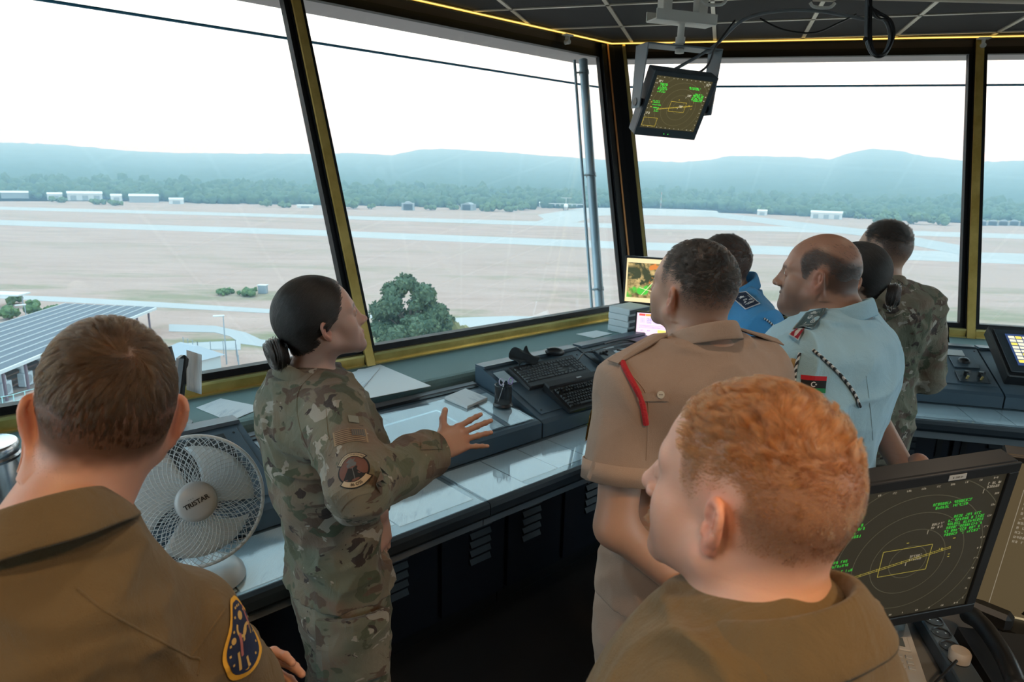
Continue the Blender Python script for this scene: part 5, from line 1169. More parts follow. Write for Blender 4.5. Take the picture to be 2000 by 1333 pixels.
    def decal(s, name, c, nrm, up, layers, m, lift=.0015, bvh=None):
        """layers: (V2d, F, material index, extra lift) moulded onto the garment"""
        b = bvh or s.bvh; nrm = unit(nrm); up = unit(np.array(up)-nrm*(np.array(up)@nrm)); rt = np.cross(up, nrm); c = np.array(c); VV = []; FF = []; MI = []; base = 0
        for V2, F2, mi, ex in layers:
            for p in V2:
                o = c+rt*p[0]+up*p[1]+nrm*.12; h = b.ray_cast(Vector(o), Vector(-nrm), .3)
                q = np.array(h[0]) if h[0] is not None else c+rt*p[0]+up*p[1]; VV.append(q+nrm*(lift+ex+(p[2] if len(p) > 2 else 0)))
            FF += [[i+base for i in f] for f in F2]; MI += [mi]*len(F2); base = len(VV)
        me = bpy.data.meshes.new(name); me.from_pydata([v.tolist() for v in VV], [], FF)
        for x in (m if isinstance(m, (list, tuple)) else [m]): me.materials.append(x)
        me.polygons.foreach_set('material_index', MI); me.update(); return link(name, me, s.t)
    def path_on(s, pts, nrm, r, m, name='seam', lift=.0, n=6, bvh=None, sag=0.):
        b = bvh or s.bvh; out = []; nrm = unit(nrm)
        for p in smooth_path(pts, n):
            h = b.ray_cast(Vector(np.array(p)+nrm*.12), Vector(-nrm), .3); out.append((np.array(h[0]) if h[0] is not None else np.array(p))+nrm*lift)
        return MB().tube(out, r, 7).build(name, m, s.t, smooth=True)
def d_rect(w, h, n=8, m=6, off=(0, 0)):
    V = [(off[0]+w*(i/n-.5), off[1]+h*(j/m-.5)) for i in range(n+1) for j in range(m+1)]; return V, [(i*(m+1)+j, (i+1)*(m+1)+j, (i+1)*(m+1)+j+1, i*(m+1)+j+1) for i in range(n) for j in range(m)]
def d_star(pts, rings=4, off=(0, 0)):
    """star-shaped outline filled in rings from its centre"""
    P = np.array(pts, float); c = P.mean(0); n = len(P); V = [tuple(c+off)]; F = []
    for k in range(1, rings+1): V += [tuple(c+(p-c)*k/rings+off) for p in P]
    for i in range(n): F.append((0, 1+i, 1+(i+1) % n))
    for k in range(rings-1):
        for i in range(n): a = 1+k*n+i; b = 1+k*n+(i+1) % n; F.append((a, a+n, b+n, b))
    return V, F
def d_arc(r0, r1, a0, a1, n=20, off=(0, 0)):
    V = []; [V.extend([(off[0]+r0*math.cos(a), off[1]+r0*math.sin(a)), (off[0]+r1*math.cos(a), off[1]+r1*math.sin(a))]) for a in np.linspace(a0, a1, n+1)]; return V, [(2*i, 2*i+1, 2*i+3, 2*i+2) for i in range(n)]
def d_disc(r, n=28, rings=4, off=(0, 0), ry=None): return d_star([(r*math.cos(a), (ry or r)*math.sin(a)) for a in np.linspace(0, 2*math.pi, n+1)[:-1]], rings, off)
def d_text(body, size, off=(0, 0), arc=None, bold=0.):
    """flat lettering; arc=(radius, centre angle) bends it"""
    V, F = text_mesh(body, size, 0, bold); V = V[:, :2]
    if arc is not None:
        r, a0 = arc; up = 1 if a0 > 0 else -1; A = a0-up*V[:, 0]/r*1.0 if up > 0 else a0+V[:, 0]/r; rr = r+V[:, 1]*up; V = np.stack([rr*np.cos(A), rr*np.sin(A)], 1)
    return [(p[0]+off[0], p[1]+off[1]) for p in V], F
# ================================================================== THE EIGHT PEOPLE
def reach(px, py, frm, L, far=True, lo=.4, hi=4.):
    """point on the pixel's ray that lies L from a joint"""
    ds = np.arange(lo, hi, .004); e = np.array([np.linalg.norm(atd(px, py, d)-frm)-L for d in ds]); m = np.abs(e).min()
    if (e < 0).any(): c = np.nonzero(e < 0)[0]; return atd(px, py, ds[c[-1] if far else c[0]])
    return atd(px, py, ds[np.abs(e).argmin()])
def hit(P, px, py, bvh=None):
    o = P.loc(EYE); d = P.R.T@unit(ray(px, py)); h = (bvh or P.bvh).ray_cast(Vector(o), Vector(d), 6.)
    return (np.array(h[0]) if h[0] is not None else o+d*1.5), -d, (np.array(h[1]) if h[0] is not None else -d)
m_camo = camo('camouflage_cloth'); m_camo2 = camo('camouflage_cloth_dark', 4.7)
m_olive = fabric('flight_suit_olive', (.140, .100, .050)); m_tan = fabric('tan_uniform_cloth', (.355, .25, .19), .06, crease=.15)
m_shirtw = fabric('pale_blue_white_cloth', (.36, .59, .72), .03, crease=.25); m_blue = fabric('sky_blue_cloth', (.055, .27, .56), .05, crease=.25); m_navy = fabric('navy_cloth', (.02, .03, .06), .1)
m_drk = mat('seam_dark', (.05, .04, .025), .9)
def poly_fade(zlo, t, pts): return np.interp(t, pts[0], pts[1])
rngp = np.random.default_rng(11)
def EARX(q): e = ((q[:, 1]+.018)/.027)**2+((q[:, 2]+.010)/.033)**2; return sm(1.3, .8, e)*sm(.060, .066, np.abs(q[:, 0]))
def hair_paint(hc, lo=.0, hi=.022, amt=.85, line=HAIRLINE, beard=None):
    def f(q, C, near):
        t = hair_line(q, line)+.008*(vn3(q[:, 0]*90, q[:, 1]*90, q[:, 2]*90, 3)-.5); earm = (1-EARX(q))*(1-on_ear(q)); backm = 0*earm
        m = near*sm(lo, hi, t)*np.maximum(earm, backm)*amt; C = C*(1-m[:, None])+m[:, None]*np.array(hc)
        if beard is not None:
            b = near*sm(-.025, -.070, q[:, 2])*sm(-.01, .045, q[:, 1])*sm(-.135, -.10, q[:, 2])*beard; b = np.maximum(b, near*beard*1.4*sm(.018, .010, np.abs(q[:, 2]+.053))*sm(.032, .024, np.abs(q[:, 0]))*(q[:, 1] > .085)*(q[:, 2] > -.061)); b = np.clip(b, 0, 1); C = C*(1-b[:, None])+b[:, None]*np.array(hc)
        return C
    return f
def flow_back(r, p): return np.stack([p[:, 0]*.15, -np.ones(len(p)), -.25*np.ones(len(p))-.6*sm(.02, -.06, p[:, 1])], 1)
def fade_len(pts, line=HAIRLINE): return lambda q: np.interp(hair_line(q, line), pts[0], pts[1])
def fade_dens(line=HAIRLINE, a=0., b=.02): return lambda q: sm(a, b, hair_line(q, line))*(np.linalg.norm(q, axis=1) < .2)*(1-EARX(q))*(1-on_ear(q))
# ---------------- the woman airman, gesturing over the charts
C_ = Person('woman in camouflage uniform with black hair bun, gesturing over the charts', atd(626, 628, 1.62), 58, 54, 12, -2, height=1.69, hs=.97, wide=.97, head_fwd=.010, skin=(.50, .315, .25))
C_.hairc = np.array((.012, .010, .010)); k = C_.k; C_.dy = .030; C_.bwid = .80
Sr = C_.j(.155, -.012, 1.415); Sl = C_.j(-.155, -.012, 1.405)
SrW = C_.base+C_.R@Sr; ErW = reach(703, 957, SrW, .250, far=False, lo=1.2, hi=1.8); WrW = reach(840, 884, ErW, .27, far=True, lo=1.2, hi=2.0)
Er, Wr = C_.loc(ErW), C_.loc(WrW); El = C_.j(-.22, .04, 1.12); Wl = C_.loc(atd(738, 1004, 1.80))
X = unit(.86*_r+.36*_u+.52*_f); Z = unit(-_f+.25*_u-.1*_r); Z = unit(Z-X*(X@Z)); Y = np.cross(Z, X); toL = lambda v: C_.R.T@v
XL = unit(-_u*1.0+.12*_r+.1*_f); ZL = unit(_r*.8-_f*.6); ZL = unit(ZL-XL*(XL@ZL)); YL = np.cross(XL, ZL)
WOMAN_LINE = np.array([(-.14, -.075), (-.085, -.068), (-.055, -.058), (-.035, -.040), (-.020, -.010), (-.004, .020), (.010, .012), (.024, .014), (.036, .030), (.048, .052), (.060, .074), (.070, .092), (.080, .115), (.09, .16)])
C_.body(hf=.0028, arms=[(Sr, Er, Wr), (Sl, El, Wl)], neck_r=.050, fem=True, nose=.88, jaw=.86, brow=.6, lips=1.25, cheek=.95, ear=.92, paint=hair_paint(C_.hairc, .0, .006, 1., WOMAN_LINE),
    hands=[dict(wrist=Wr+toL(X)*.012, X=toL(X), Yv=toL(Y), Z=toL(Z), sc=.88, h=.0022, curls=[(.10, .12, .08), (.05, .10, .06), (.10, .14, .08), (.12, .12, .08)], spread=(.10, -.02, -.13, -.34), thumb=(1.05, .10), forearm_from=Wr-toL(X)*.08),
           dict(wrist=Wl, X=toL(XL), Yv=toL(YL), Z=toL(ZL), sc=.92, h=.003, curls=[(.3, .5, .3)]*4, spread=(.06, .02, -.03, -.08), thumb=(.6, .3), forearm_from=Wl-toL(XL)*.08)])
jk = C_.torso(.020, .775, bulge=[(.010, .034), (.008, .032), (-.004, .024), (.0, .012), (.004, .0), (.010, .0), (.014, .002), (.010, -.002), (.008, -.004), (0, 0)], aw=.82, bw=.86)
jk += C_.sleeve([Sr, Er], [.070, .060]); jk += [(cone(Er, Wr+unit(Er-Wr)*.012, .059, .050), .022)]; jk += C_.sleeve([Sl, El, Wl], [.075, .064, .048])
cuff = unit(Wr-Er)
o = C_.garment('jacket', jk, m_camo, .0052, wrinkle(.013, (9, 9, 11), 21, .9), cuts=[((0, 0, .905*k), (0, 0, -1))], cn=[(Wr-cuff*.004, cuff, .10), (Wl, unit(Wl-El), .09)], subs=[(cone(Wr-cuff*.05, Wr+cuff*.06, .040, .046), .004)])
C_.decal('cuff_tab', *hit(C_, 845, 868)[:2], toL(_u), [(*d_rect(.05, .022), 0, 0)], m_camo, .004)
cub = MB(); cu = [Wr-cuff*.058+q for q in [0]]; e1_ = unit(np.cross(cuff, (0, 0, 1))); e2_ = np.cross(cuff, e1_)
MB().add([(Wr-cuff*(.050-.046*v)+(e1_*math.cos(a)+e2_*math.sin(a))*(.0540+.002*v+.0012*math.sin(a*5))) for a in np.linspace(0, 2*math.pi, 41)[:-1] for v in (0, .06, .94, 1)], [(i*4+j, (i+1) % 40*4+j, (i+1) % 40*4+j+1, i*4+j+1) for i in range(40) for j in range(3)]).build('cuff', m_camo, C_.t, smooth=True).modifiers.new('s', 'SOLIDIFY').thickness = .005
C_.collar(m_camo, .064, .066, -.018, 1.500, 1.425, .030, .034, .012, .30, tips=.008)
# sleeve pocket, subdued flag, round squadron patch, name of the unit
m_pk = [mat('patch_black', (.012, .012, .012), .9), mat('patch_tan', (.42, .33, .22), .9), mat('patch_brown', (.13, .055, .04), .9), mat('patch_grey', (.10, .10, .10), .9), mat('patch_flag_tan', (.30, .215, .13), .9), mat('patch_flag_brown', (.105, .062, .045), .9)]
upA = unit(Sr-Er)*1.0+toL(_r)*.12
h, nv, nn = hit(C_, 683, 893); nn = unit(nv*.6+nn)
pv = [(*d_rect(.106, .150, 14, 16, (-.004, -.004)), 0, 0)]; C_.decal('sleeve_pocket', h, nn, upA, pv, m_camo, .0035)
for (x0, y0), (x1, y1) in (((-.057, .071), (.049, .071)), ((-.057, .071), (-.057, -.079))):
    pass
h, nv, nn = hit(C_, 684, 852); nn = unit(nv*.7+nn)
L = [(*d_rect(.066, .040, 10, 6), 4, 0)]+[(*d_rect(.060, .0026, 10, 1, (0, .0168-i*.0056)), 5, .0006) for i in range(7)]+[(*d_rect(.026, .0200, 5, 4, (.017, .0072)), 3, .0009)]+[(*d_rect(.0016, .0016, 1, 1, (.007+(i % 6)*.0042, .0145-(i//6)*.0042)), 4, .0013) for i in range(24)]
C_.decal('flag_patch', h, nn, upA, L, m_pk, .0050)
h, nv, nn = hit(C_, 690, 918); nn = unit(nv*.7+nn)
r = .0310
L = [(*d_disc(r, 40, 5), 0, 0), (*d_disc(r*.90, 40, 5), 2, .0006)]
L += [(*d_star([(-.0085, .004), (.0085, .004), (.0225, -.0165), (.012, -.0235), (-.012, -.0235), (-.0225, -.0165)], 3), 0, .0010), (*d_rect(.0014, .026, 1, 6, (0, -.010)), 3, .0013)]
L += [(*d_star([(-.009, .005), (-.010, .012), (-.004, .013), (-.010, .018), (-.003, .021), (.002, .023), (.004, .019), (.010, .021), (.006, .015), (.010, .010), (.008, .005)], 2), 3, .0012)]
L += [(*d_arc(r*.84, r*1.22, math.pi*.20, math.pi*.80), 0, .0010), (*d_arc(r*.88, r*1.16, math.pi*.22, math.pi*.78), 1, .0014), (*d_text('EXCELLENCE STARTS HERE', .0050, arc=(r*1.02, math.pi/2), bold=.00005), 0, .0019)]
L += [(*d_arc(r*.82, r*1.24, math.pi*1.20, math.pi*1.80), 0, .0010), (*d_arc(r*.87, r*1.18, math.pi*1.22, math.pi*1.78), 1, .0014), (*d_text('86 OSS', .0075, arc=(r*1.03, -math.pi/2), bold=.0001), 0, .0019)]
C_.decal('squadron_patch', h, nn, upA, L, m_pk, .0050)
h, nv, nn = hit(C_, 690, 820); C_.decal('hook_tab', h, unit(nv+nn), upA, [(*d_rect(.022, .022), 0, 0)], [mat('tab_grey', (.24, .25, .21), .9)], .003)
C_.path_on([hit(C_, *p)[0] for p in ((618, 725), (585, 760), (580, 800), (590, 850), (612, 900))], hit(C_, 600, 800)[1], .0016, m_camo, 'seam'); C_.path_on([hit(C_, *p)[0] for p in ((636, 800), (642, 860), (655, 930), (670, 975))], hit(C_, 650, 880)[1], .0014, m_camo, 'seam')
# trousers bloused over the hips, cargo pocket, boots
C_.legs(camo('camouflage_trousers', 9.3), dy=.034, hw=.80, hip=.092, knee=.084, ank=.080, seedn=31, ztop=.93)
C_.bvh = C_.bvh_legs; h, nv, nn = hit(C_, 690, 1262); C_.decal('cargo_pocket', h, unit(nv+nn), (0, 0, 1), [(*d_rect(.15, .17, 12, 12), 0, 0)], MATS['camouflage_trousers'], .020).modifiers.new('s', 'SOLIDIFY').thickness = -.018; C_.decal('pocket_flap', h+np.array([0, 0, .055]), unit(nv+nn), (0, 0, 1), [(*d_rect(.158, .06, 12, 6), 0, 0)], MATS['camouflage_trousers'], .027).modifiers.new('s', 'SOLIDIFY').thickness = -.012
C_.shoes(m_boot)
# slick hair: strands combed to the bun
m_hair_c = hair_mat('hair_black_brown', (.008, .0065, .006), .42, .5)
H = C_.H; bunc = np.array([0, -.128, -.048])
def flow_bun(r, p): d = np.array([0, -.112, -.030])-p; return d/np.linalg.norm(d, axis=1, keepdims=True)
def bun_len(q): return np.linalg.norm(q-np.array([0, -.112, -.030]), axis=1)*.95+.01
grow_hair('hair', C_.t, m_hair_c, C_.V, C_.F, H, 12000, fade_dens(WOMAN_LINE, -.002, .003), bun_len, flow_bun, lambda q: np.full(len(q), .03), rngp, .5, .01, .012, 10, .00042, 320, hug=(1.0, 1.07), skull=True)
m_cap = mat('hair_cap_black', (.010, .0085, .008), .5, spec=.35)
bun_strands(C_, H, m_hair_c, bunc, 2)
g = Grid(H.p(bunc)-.06, H.p(bunc)+.06, .0035); g.add(H.e(bunc+[0, -.006, 0], (.032, .022, .032)), .01); g.add(H.e(bunc+[.012, -.006, .014], (.017, .013, .015)), .006); g.add(H.e(bunc+[-.012, -.006, -.012], (.017, .013, .016)), .006); g.add(H.e(bunc+[.010, -.006, -.016], (.014, .012, .014)), .006)
V, F = g.mesh(); link('bun_core', mesh_np('bun_core', V, F, [m_cap]), C_.t)
MB(m4(H.R*H.k, H.c)).tube([(.020*math.cos(a), -.110, -.030+.020*math.sin(a)) for a in np.linspace(0, 6.28, 25)[:-1]], .0028, 6, closed=True).build('hair_tie', m_bk, C_.t, smooth=True)

# ---------------- left foreground: man in an olive flight suit seen from behind
A_ = Person('man in olive flight suit seen from behind, short brown hair, yellow-edged shoulder patch', atd(208, 800, .83), -46, -33, -4, 9, height=1.80, hs=1.0, wide=.93, head_fwd=.03, skin=(.60, .34, .25), side=.095, drop=.135, shd=.12, bw=.86)
A_.hairc = np.array((.060, .036, .022)); k = A_.k
Sr, Sl = A_.j(.130, -.005, 1.275), A_.j(-.155, -.015, 1.29); Er, El = A_.j(.205, .04, 1.11), A_.j(-.25, .05, 1.12); Wr, Wl = A_.j(-.03, .27, 1.15), A_.j(.185, .12, 1.085)
XL = unit(np.array([.92, -.30, .10])); ZL = unit(np.array([.30, .90, .15])); ZL = unit(ZL-XL*(XL@ZL)); YL = np.cross(XL, ZL)
A_.body(hf=.0025, arms=[(Sr, Er, Wr), (Sl, El, Wl)], neck_r=.062, ear=1.2, jaw=1.05, paint=hair_paint(A_.hairc, -.004, .030, .92),
    hands=[dict(wrist=Wl, X=XL, Yv=YL, Z=ZL, sc=1.0, h=.003, curls=[(.5, .45, .25)]*4, forearm_from=Wl-XL*.08)])
A_LEN = lambda q: np.interp(q[:, 2]-.25*(q[:, 1]+.02), [-.05, -.01, .02, .05, .08, .12], [.004, .007, .009, .014, .022, .026])*(.35+.65*sm(-.01, .03, hair_line(q)))
m_hair_a = hair_mat('hair_brown', (.036, .018, .008), .42, .6)
def flow_a(r, p):
    """whorl at the crown: back and sides fall away from it"""
    cr = np.array([.018, -.088, .085]); d = r-cr; t = np.cross(d, np.array([0, -.6, .8])); t /= np.linalg.norm(t, axis=1, keepdims=True)+1e-6; dn = d/(np.linalg.norm(d, axis=1, keepdims=True)+1e-6); w = sm(.07, .0, np.linalg.norm(d, axis=1))[:, None]
    return dn*(1-.5*w)+t*.55*w+np.array([.12, 0, -.25])
grow_hair('hair', A_.t, m_hair_a, A_.V, A_.F, A_.H, 34000, fade_dens(HAIRLINE, -.008, .014), A_LEN, flow_a, lambda q: np.interp(hair_line(q), [0, .05, .10], [.30, .12, .18]), rngp, .6, .13, .07, 6, .00028, 1300, hug=(1., 1.075))
su = A_.torso(.022, .76, aw=.86, bw=1.0, shd=.11, shx=.13)+A_.sleeve([Sr, Er, Wr], [.083, .073, .055])+A_.sleeve([Sl, El, Wl], [.083, .073, .052])
A_.garment('flight_suit_top', su, m_olive, .006, wrinkle(.013, (5, 5, 7), 41, .9), cn=[(Wr, unit(Wr-Er), .09), (Wl, unit(Wl-El), .09)])
A_.collar(m_olive, .064, .068, -.020, 1.525, 1.44, .030, .040, .026, .40, tips=.02, thick=.005)
A_.legs(m_olive, 'flight_suit_legs', seedn=43); A_.shoes(m_boot)

# right sleeve patch: navy shield with yellow edge, snake, dagger and lightning marks
m_pa = [mat('patch_yellow', (.75, .42, .05), .8), mat('patch_navy', (.010, .022, .075), .85), mat('patch_gold', (.62, .42, .14), .8), mat('patch_rose', (.45, .16, .16), .8), mat('patch_silver', (.40, .40, .42), .6)]
def shield(w, h):
    P = smooth_path([(0, .5), (.10, .47), (.26, .24), (.44, .0), (.47, -.2), (.34, -.42), (.0, -.52), (-.34, -.42), (-.47, -.2), (-.44, .0), (-.26, .24), (-.10, .47)], 4, True); return [(p[0]*w, p[1]*h) for p in np.column_stack([P, np.zeros(len(P))])[:, :2]]
h, nv, nn = hit(A_, 476, 1240)
rt_ = unit(nv+.55*(A_.R.T@_r))
L = [(*d_star(shield(.100, .105), 6), 0, 0), (*d_star(shield(.086, .093), 6), 1, .0008)]
L += [(*d_arc(.012, .0165, -.4, 3.3, 14, (.010, -.004)), 2, .0014), (*d_arc(.009, .0130, 2.4, 6.2, 14, (-.004, .012)), 2, .0014), (*d_disc(.006, 12, 2, (.000, .027)), 2, .0014), (*d_rect(.006, .030, 2, 6, (-.012, -.008)), 3, .0015), (*d_rect(.004, .034, 2, 6, (.016, .018)), 3, .0014), (*d_rect(.005, .024, 2, 5, (-.020, -.026)), 2, .0014), (*d_disc(.0045, 10, 2, (-.026, .004)), 2, .0014), (*d_rect(.005, .014, 2, 4, (-.002, -.036)), 2, .0014)]
for q in shield(.074, .080)[::3]: L.append((*d_rect(.0035, .003, 1, 1, q), 2, .0014))
A_.decal('shoulder_patch', h, unit(rt_*1.0+nn*.15), (0, 0, 1), L, m_pa, .003)
A_.path_on([hit(A_, *p)[0] for p in ((150, 1150), (200, 1190), (270, 1230), (330, 1262), (372, 1285))], hit(A_, 270, 1230)[1], .0016, m_olive, 'seam'); A_.path_on([hit(A_, *p)[0] for p in ((372, 1285), (405, 1240), (440, 1190))], hit(A_, 400, 1230)[1], .0016, m_olive, 'seam')
A_.path_on([hit(A_, *p)[0] for p in ((385, 1320), (390, 1290), (372, 1285))], hit(A_, 380, 1300)[1], .0016, m_olive, 'seam')
# ---------------- right foreground: ginger man in an olive flight suit
B_ = Person('ginger haired man with moustache in olive flight suit, in front of the radar monitor', atd(1454, 962, .66), -40, -40, -1, 4, height=1.78, hs=.98, head_fwd=.03, skin=(.66, .40, .31), drop=.118, side=.02, shd=.05, bw=.9)
B_.hairc = np.array((.13, .065, .03)); k = B_.k
Sr, Sl = B_.j(.142, -.01, 1.325), B_.j(-.150, -.01, 1.325); Er, El = B_.j(.27, .0, 1.10), B_.j(-.27, .0, 1.10); Wr, Wl = B_.j(.10, .22, 1.02), B_.j(-.10, .22, 1.02)
B_.body(hf=.0023, arms=[(Sr, Er, Wr), (Sl, El, Wl)], neck_r=.060, jaw=1.04, nose=1.12, ear=1.0, paint=hair_paint(B_.hairc, .0, .06, .75, HAIRLINE, .35),
    hands=[dict(wrist=Wr, X=unit((-.8, .5, .1)), Yv=unit((.1, .2, 1)), Z=unit((.5, .8, 0)), sc=1., h=.004, curls=[(.4, .4, .2)]*4, forearm_from=Wr-unit((-.8, .5, .1))*.08),
           dict(wrist=Wl, X=unit((.8, .5, .1)), Yv=unit((-.1, .2, 1)), Z=unit((-.5, .8, 0)), sc=1., h=.004, curls=[(.4, .4, .2)]*4, forearm_from=Wl-unit((.8, .5, .1))*.08)])
m_hair_b = hair_mat('hair_ginger', (.18, .068, .024), .30, .45)
B_TOP = lambda q: np.interp(q[:, 2]+.16*(q[:, 1]), [-.05, .02, .045, .065, .085, .12], [.0018, .0028, .005, .011, .021, .026])*sm(-.012, .02, hair_line(q))
def flow_b(r, p): return np.stack([.35*np.sin(r[:, 1]*60+r[:, 0]*25)+.15, .35+.55*sm(-.09, .05, r[:, 1])+.25*np.sin(r[:, 0]*70), -.35*sm(.06, -.02, r[:, 2])+.05*np.sin(r[:, 1]*80)], 1)
grow_hair('hair', B_.t, m_hair_b, B_.V, B_.F, B_.H, 40000, fade_dens(HAIRLINE, -.004, .045), B_TOP, flow_b, lambda q: np.interp(q[:, 2], [.0, .05, .09], [.30, .35, .42]), rngp, .62, .46, .18, 7, .00024, 620, hug=(1., 1.11))
def mo_dens(q): return ((np.abs(q[:, 2]+.053) < .007) & (np.abs(q[:, 0]) < .028) & (q[:, 1] > .085)).astype(float)
grow_hair('moustache', B_.t, m_hair_b, B_.V, B_.F, B_.H, 1400, mo_dens, lambda q: np.full(len(q), .016), lambda r, p: np.stack([np.sign(r[:, 0])*.8, .4+0*r[:, 0], -.8+0*r[:, 0]], 1), lambda q: np.full(len(q), .1), rngp, .2, .15, .15, 5, .00032, 100)
su = B_.torso(.022, .76, aw=.83, bw=.94, shd=.055, shx=.15)+B_.sleeve([Sr, Er, Wr], [.080, .072, .055])+B_.sleeve([Sl, El, Wl], [.080, .072, .055])
B_.garment('flight_suit_top', su, m_olive, .006, wrinkle(.012, (5, 5, 7), 47, .9), cn=[(Wr, unit(Wr-Er), .09), (Wl, unit(Wl-El), .09)])
B_.collar(m_olive, .062, .066, -.018, 1.505, 1.44, .026, .040, .028, .45, tips=.03, thick=.005)
B_.legs(m_olive, 'flight_suit_legs', seedn=49); B_.shoes(m_boot)
B_.path_on([hit(B_, *p)[0] for p in ((1560, 1330), (1585, 1290), (1625, 1245), (1660, 1200))], hit(B_, 1620, 1260)[1], .0016, m_olive, 'seam')
# ---------------- the officer in tan, hands behind his back
D_ = Person('officer in tan short sleeved uniform with red shoulder cord, hands behind his back', atd(1350, 566, 1.48), -24, -33, 7, -3, height=1.70, hs=.96, head_fwd=.03, skin=(.47, .29, .21), drop=.135)
D_.hairc = np.array((.020, .017, .015)); k = D_.k
Sr, Sl = D_.j(.176, -.01, 1.39), D_.j(-.176, -.01, 1.39); El = D_.j(-.228, -.07, 1.135); Er = D_.j(.180, -.085, 1.135); Wl = D_.j(-.07, -.185, .995); Wr = D_.j(.06, -.19, 1.015)
hk_ = dict(sc=1., h=.0035, curls=[(.45, .5, .3)]*4)
def back_hands(Wr, Wl): 
    XR = unit((-.9, -.1, -.3)); ZR = unit((0, -1, -.1)); ZR = unit(ZR-XR*(XR@ZR)); XL = unit((.9, -.1, -.3)); ZL = unit((0, -1, -.1)); ZL = unit(ZL-XL*(XL@ZL))
    return [dict(wrist=Wr, X=XR, Yv=np.cross(ZR, XR), Z=ZR, forearm_from=Wr-XR*.06+np.array([0, 0, .03]), **hk_), dict(wrist=Wl, X=XL, Yv=np.cross(XL, ZL), Z=ZL, forearm_from=Wl-XL*.06+np.array([0, 0, .03]), **hk_)]
D_.body(hf=.0026, arms=[(Sr, Er, Wr), (Sl, El, Wl)], neck_r=.066, jaw=1.05, nose=1.08, ear=1.05, paint=hair_paint(D_.hairc, .0, .10, .85, HAIRLINE, .30), hands=back_hands(Wr, Wl))
m_hair_d = hair_mat('hair_black', (.022, .020, .019), .28, .6)
D_LEN = lambda q: np.interp(q[:, 2]-.15*q[:, 1], [-.04, .0, .03, .05, .07, .12], [.0015, .0025, .004, .008, .013, .017])*sm(-.01, .02, hair_line(q))
grow_hair('hair', D_.t, m_hair_d, D_.V, D_.F, D_.H, 26000, fade_dens(HAIRLINE, .0, .12), D_LEN, lambda r, p: np.stack([.5*np.sin(r[:, 1]*90)+.1, .5+.4*np.sin(r[:, 0]*80), -.2+0*r[:, 0]], 1), lambda q: np.interp(q[:, 2], [0, .05, .09], [.25, .35, .42]), rngp, .6, .42, .16, 6, .00026, 1100, hug=(1., 1.09))
sh = D_.torso(.018, .79, aw=.96, bw=1.0, bulge=[(.006, 0)]*5+[(.004, 0)]*5)
Cl, Cr = Sl+(El-Sl)*.68, Sr+(Er-Sr)*.68
sh += D_.sleeve([Sl, Cl], [.072, .078])+D_.sleeve([Sr, Cr], [.072, .078])
ul, ur = unit(El-Sl), unit(Er-Sr)
D_.garment('shirt', sh, m_tan, .006, wrinkle(.008, (6, 6, 4), 53, .8), cuts=[((0, 0, .915*k), (0, 0, -1))], cn=[(Cl-ul*.004, ul, .12), (Cr-ur*.004, ur, .12)], subs=[(cone(Cl-ul*.06, Cl+ul*.12, .066, .078), .004), (cone(Cr-ur*.06, Cr+ur*.12, .066, .078), .004)])
def band(P, c, u, r, w, m, name, th=.003):
    e1 = unit(np.cross(u, (0, 0, 1.))); e2 = np.cross(u, e1); V = [c+u*w*v+(e1*math.cos(a)+e2*math.sin(a))*r for a in np.linspace(0, 2*math.pi, 41)[:-1] for v in (-.5, .5)]
    o = MB().add(V, [(2*i, 2*((i+1) % 40), 2*((i+1) % 40)+1, 2*i+1) for i in range(40)]).build(name, m, P.t, smooth=True); o.modifiers.new('s', 'SOLIDIFY').thickness = th; return o
for c, u in ((Cl, ul), (Cr, ur)): band(D_, c-u*.026, u, .0825, .040, m_tan, 'sleeve_hem')
D_.collar(m_tan, .060, .064, -.018, 1.512, 1.450, .030, .036, .012, .40, tips=.015)
m_red = mat('red_cord', (.45, .012, .018), .75, bump=(220, .8, .003)); m_btn = mat('button_cream', (.55, .50, .42), .35)
for sx in (-1, 1):                                                                                  # shoulder straps with button
    a = D_.j(sx*.075, -.01, 1.50); b = D_.j(sx*.215, -.012, 1.43); c = (a+b)/2
    D_.decal('shoulder_strap', c, unit((sx*.42, 0, 1)), unit((sx*.1, 1, 0)), [(*d_star([(sx*x_, y_) for x_, y_ in ((.075, .018), (-.055, .022), (-.072, 0), (-.055, -.022), (.075, -.018))][::-sx], 4), 0, 0)], [m_tan], .006).modifiers.new('s', 'SOLIDIFY').thickness = .003
D_.path_on([hit(D_, *p)[0] for p in ((1216, 708), (1222, 722), (1236, 748), (1250, 775), (1257, 800), (1262, 830))], hit(D_, 1240, 760)[1], .0060, m_red, 'red_cord', .003, 8)
D_.path_on([hit(D_, *p)[0] for p in ((1262, 830), (1240, 880), (1215, 915))], hit(D_, 1240, 870)[1], .0050, m_red, 'red_cord', -.012, 8)
h, nv, nn = hit(D_, 1275, 776); D_.decal('cord_loop', h, nn, D_.R.T@_u, [(*d_rect(.062, .016, 6, 3), 0, 0)], [m_tan], .006).modifiers.new('s', 'SOLIDIFY').thickness = .002
h, nv, nn = hit(D_, 1288, 771); D_.decal('button', h, nn, D_.R.T@_u, [(*d_disc(.0075, 20, 3), 0, 0), (*d_disc(.0012, 8, 2, (.002, 0)), 1, .0004), (*d_disc(.0012, 8, 2, (-.002, 0)), 1, .0004)], [m_btn, m_drk], .0095)
bp = Sl+(Cl-Sl)*.45; D_.decal('sleeve_badge', bp+np.array([-.045, .062, 0]), unit((-.45, .9, .05)), (0, 0, 1), [(*d_rect(.05, .06, 5, 5), 1, 0), (*d_rect(.04, .05, 5, 5), 0, .0008)], [mat('badge_black', (.02, .02, .02), .8), m_pa[0]], .004)
D_.path_on([hit(D_, *p)[0] for p in ((1222, 722), (1262, 770), (1265, 840), (1262, 900))], hit(D_, 1250, 800)[1], .0013, m_tan, 'seam')
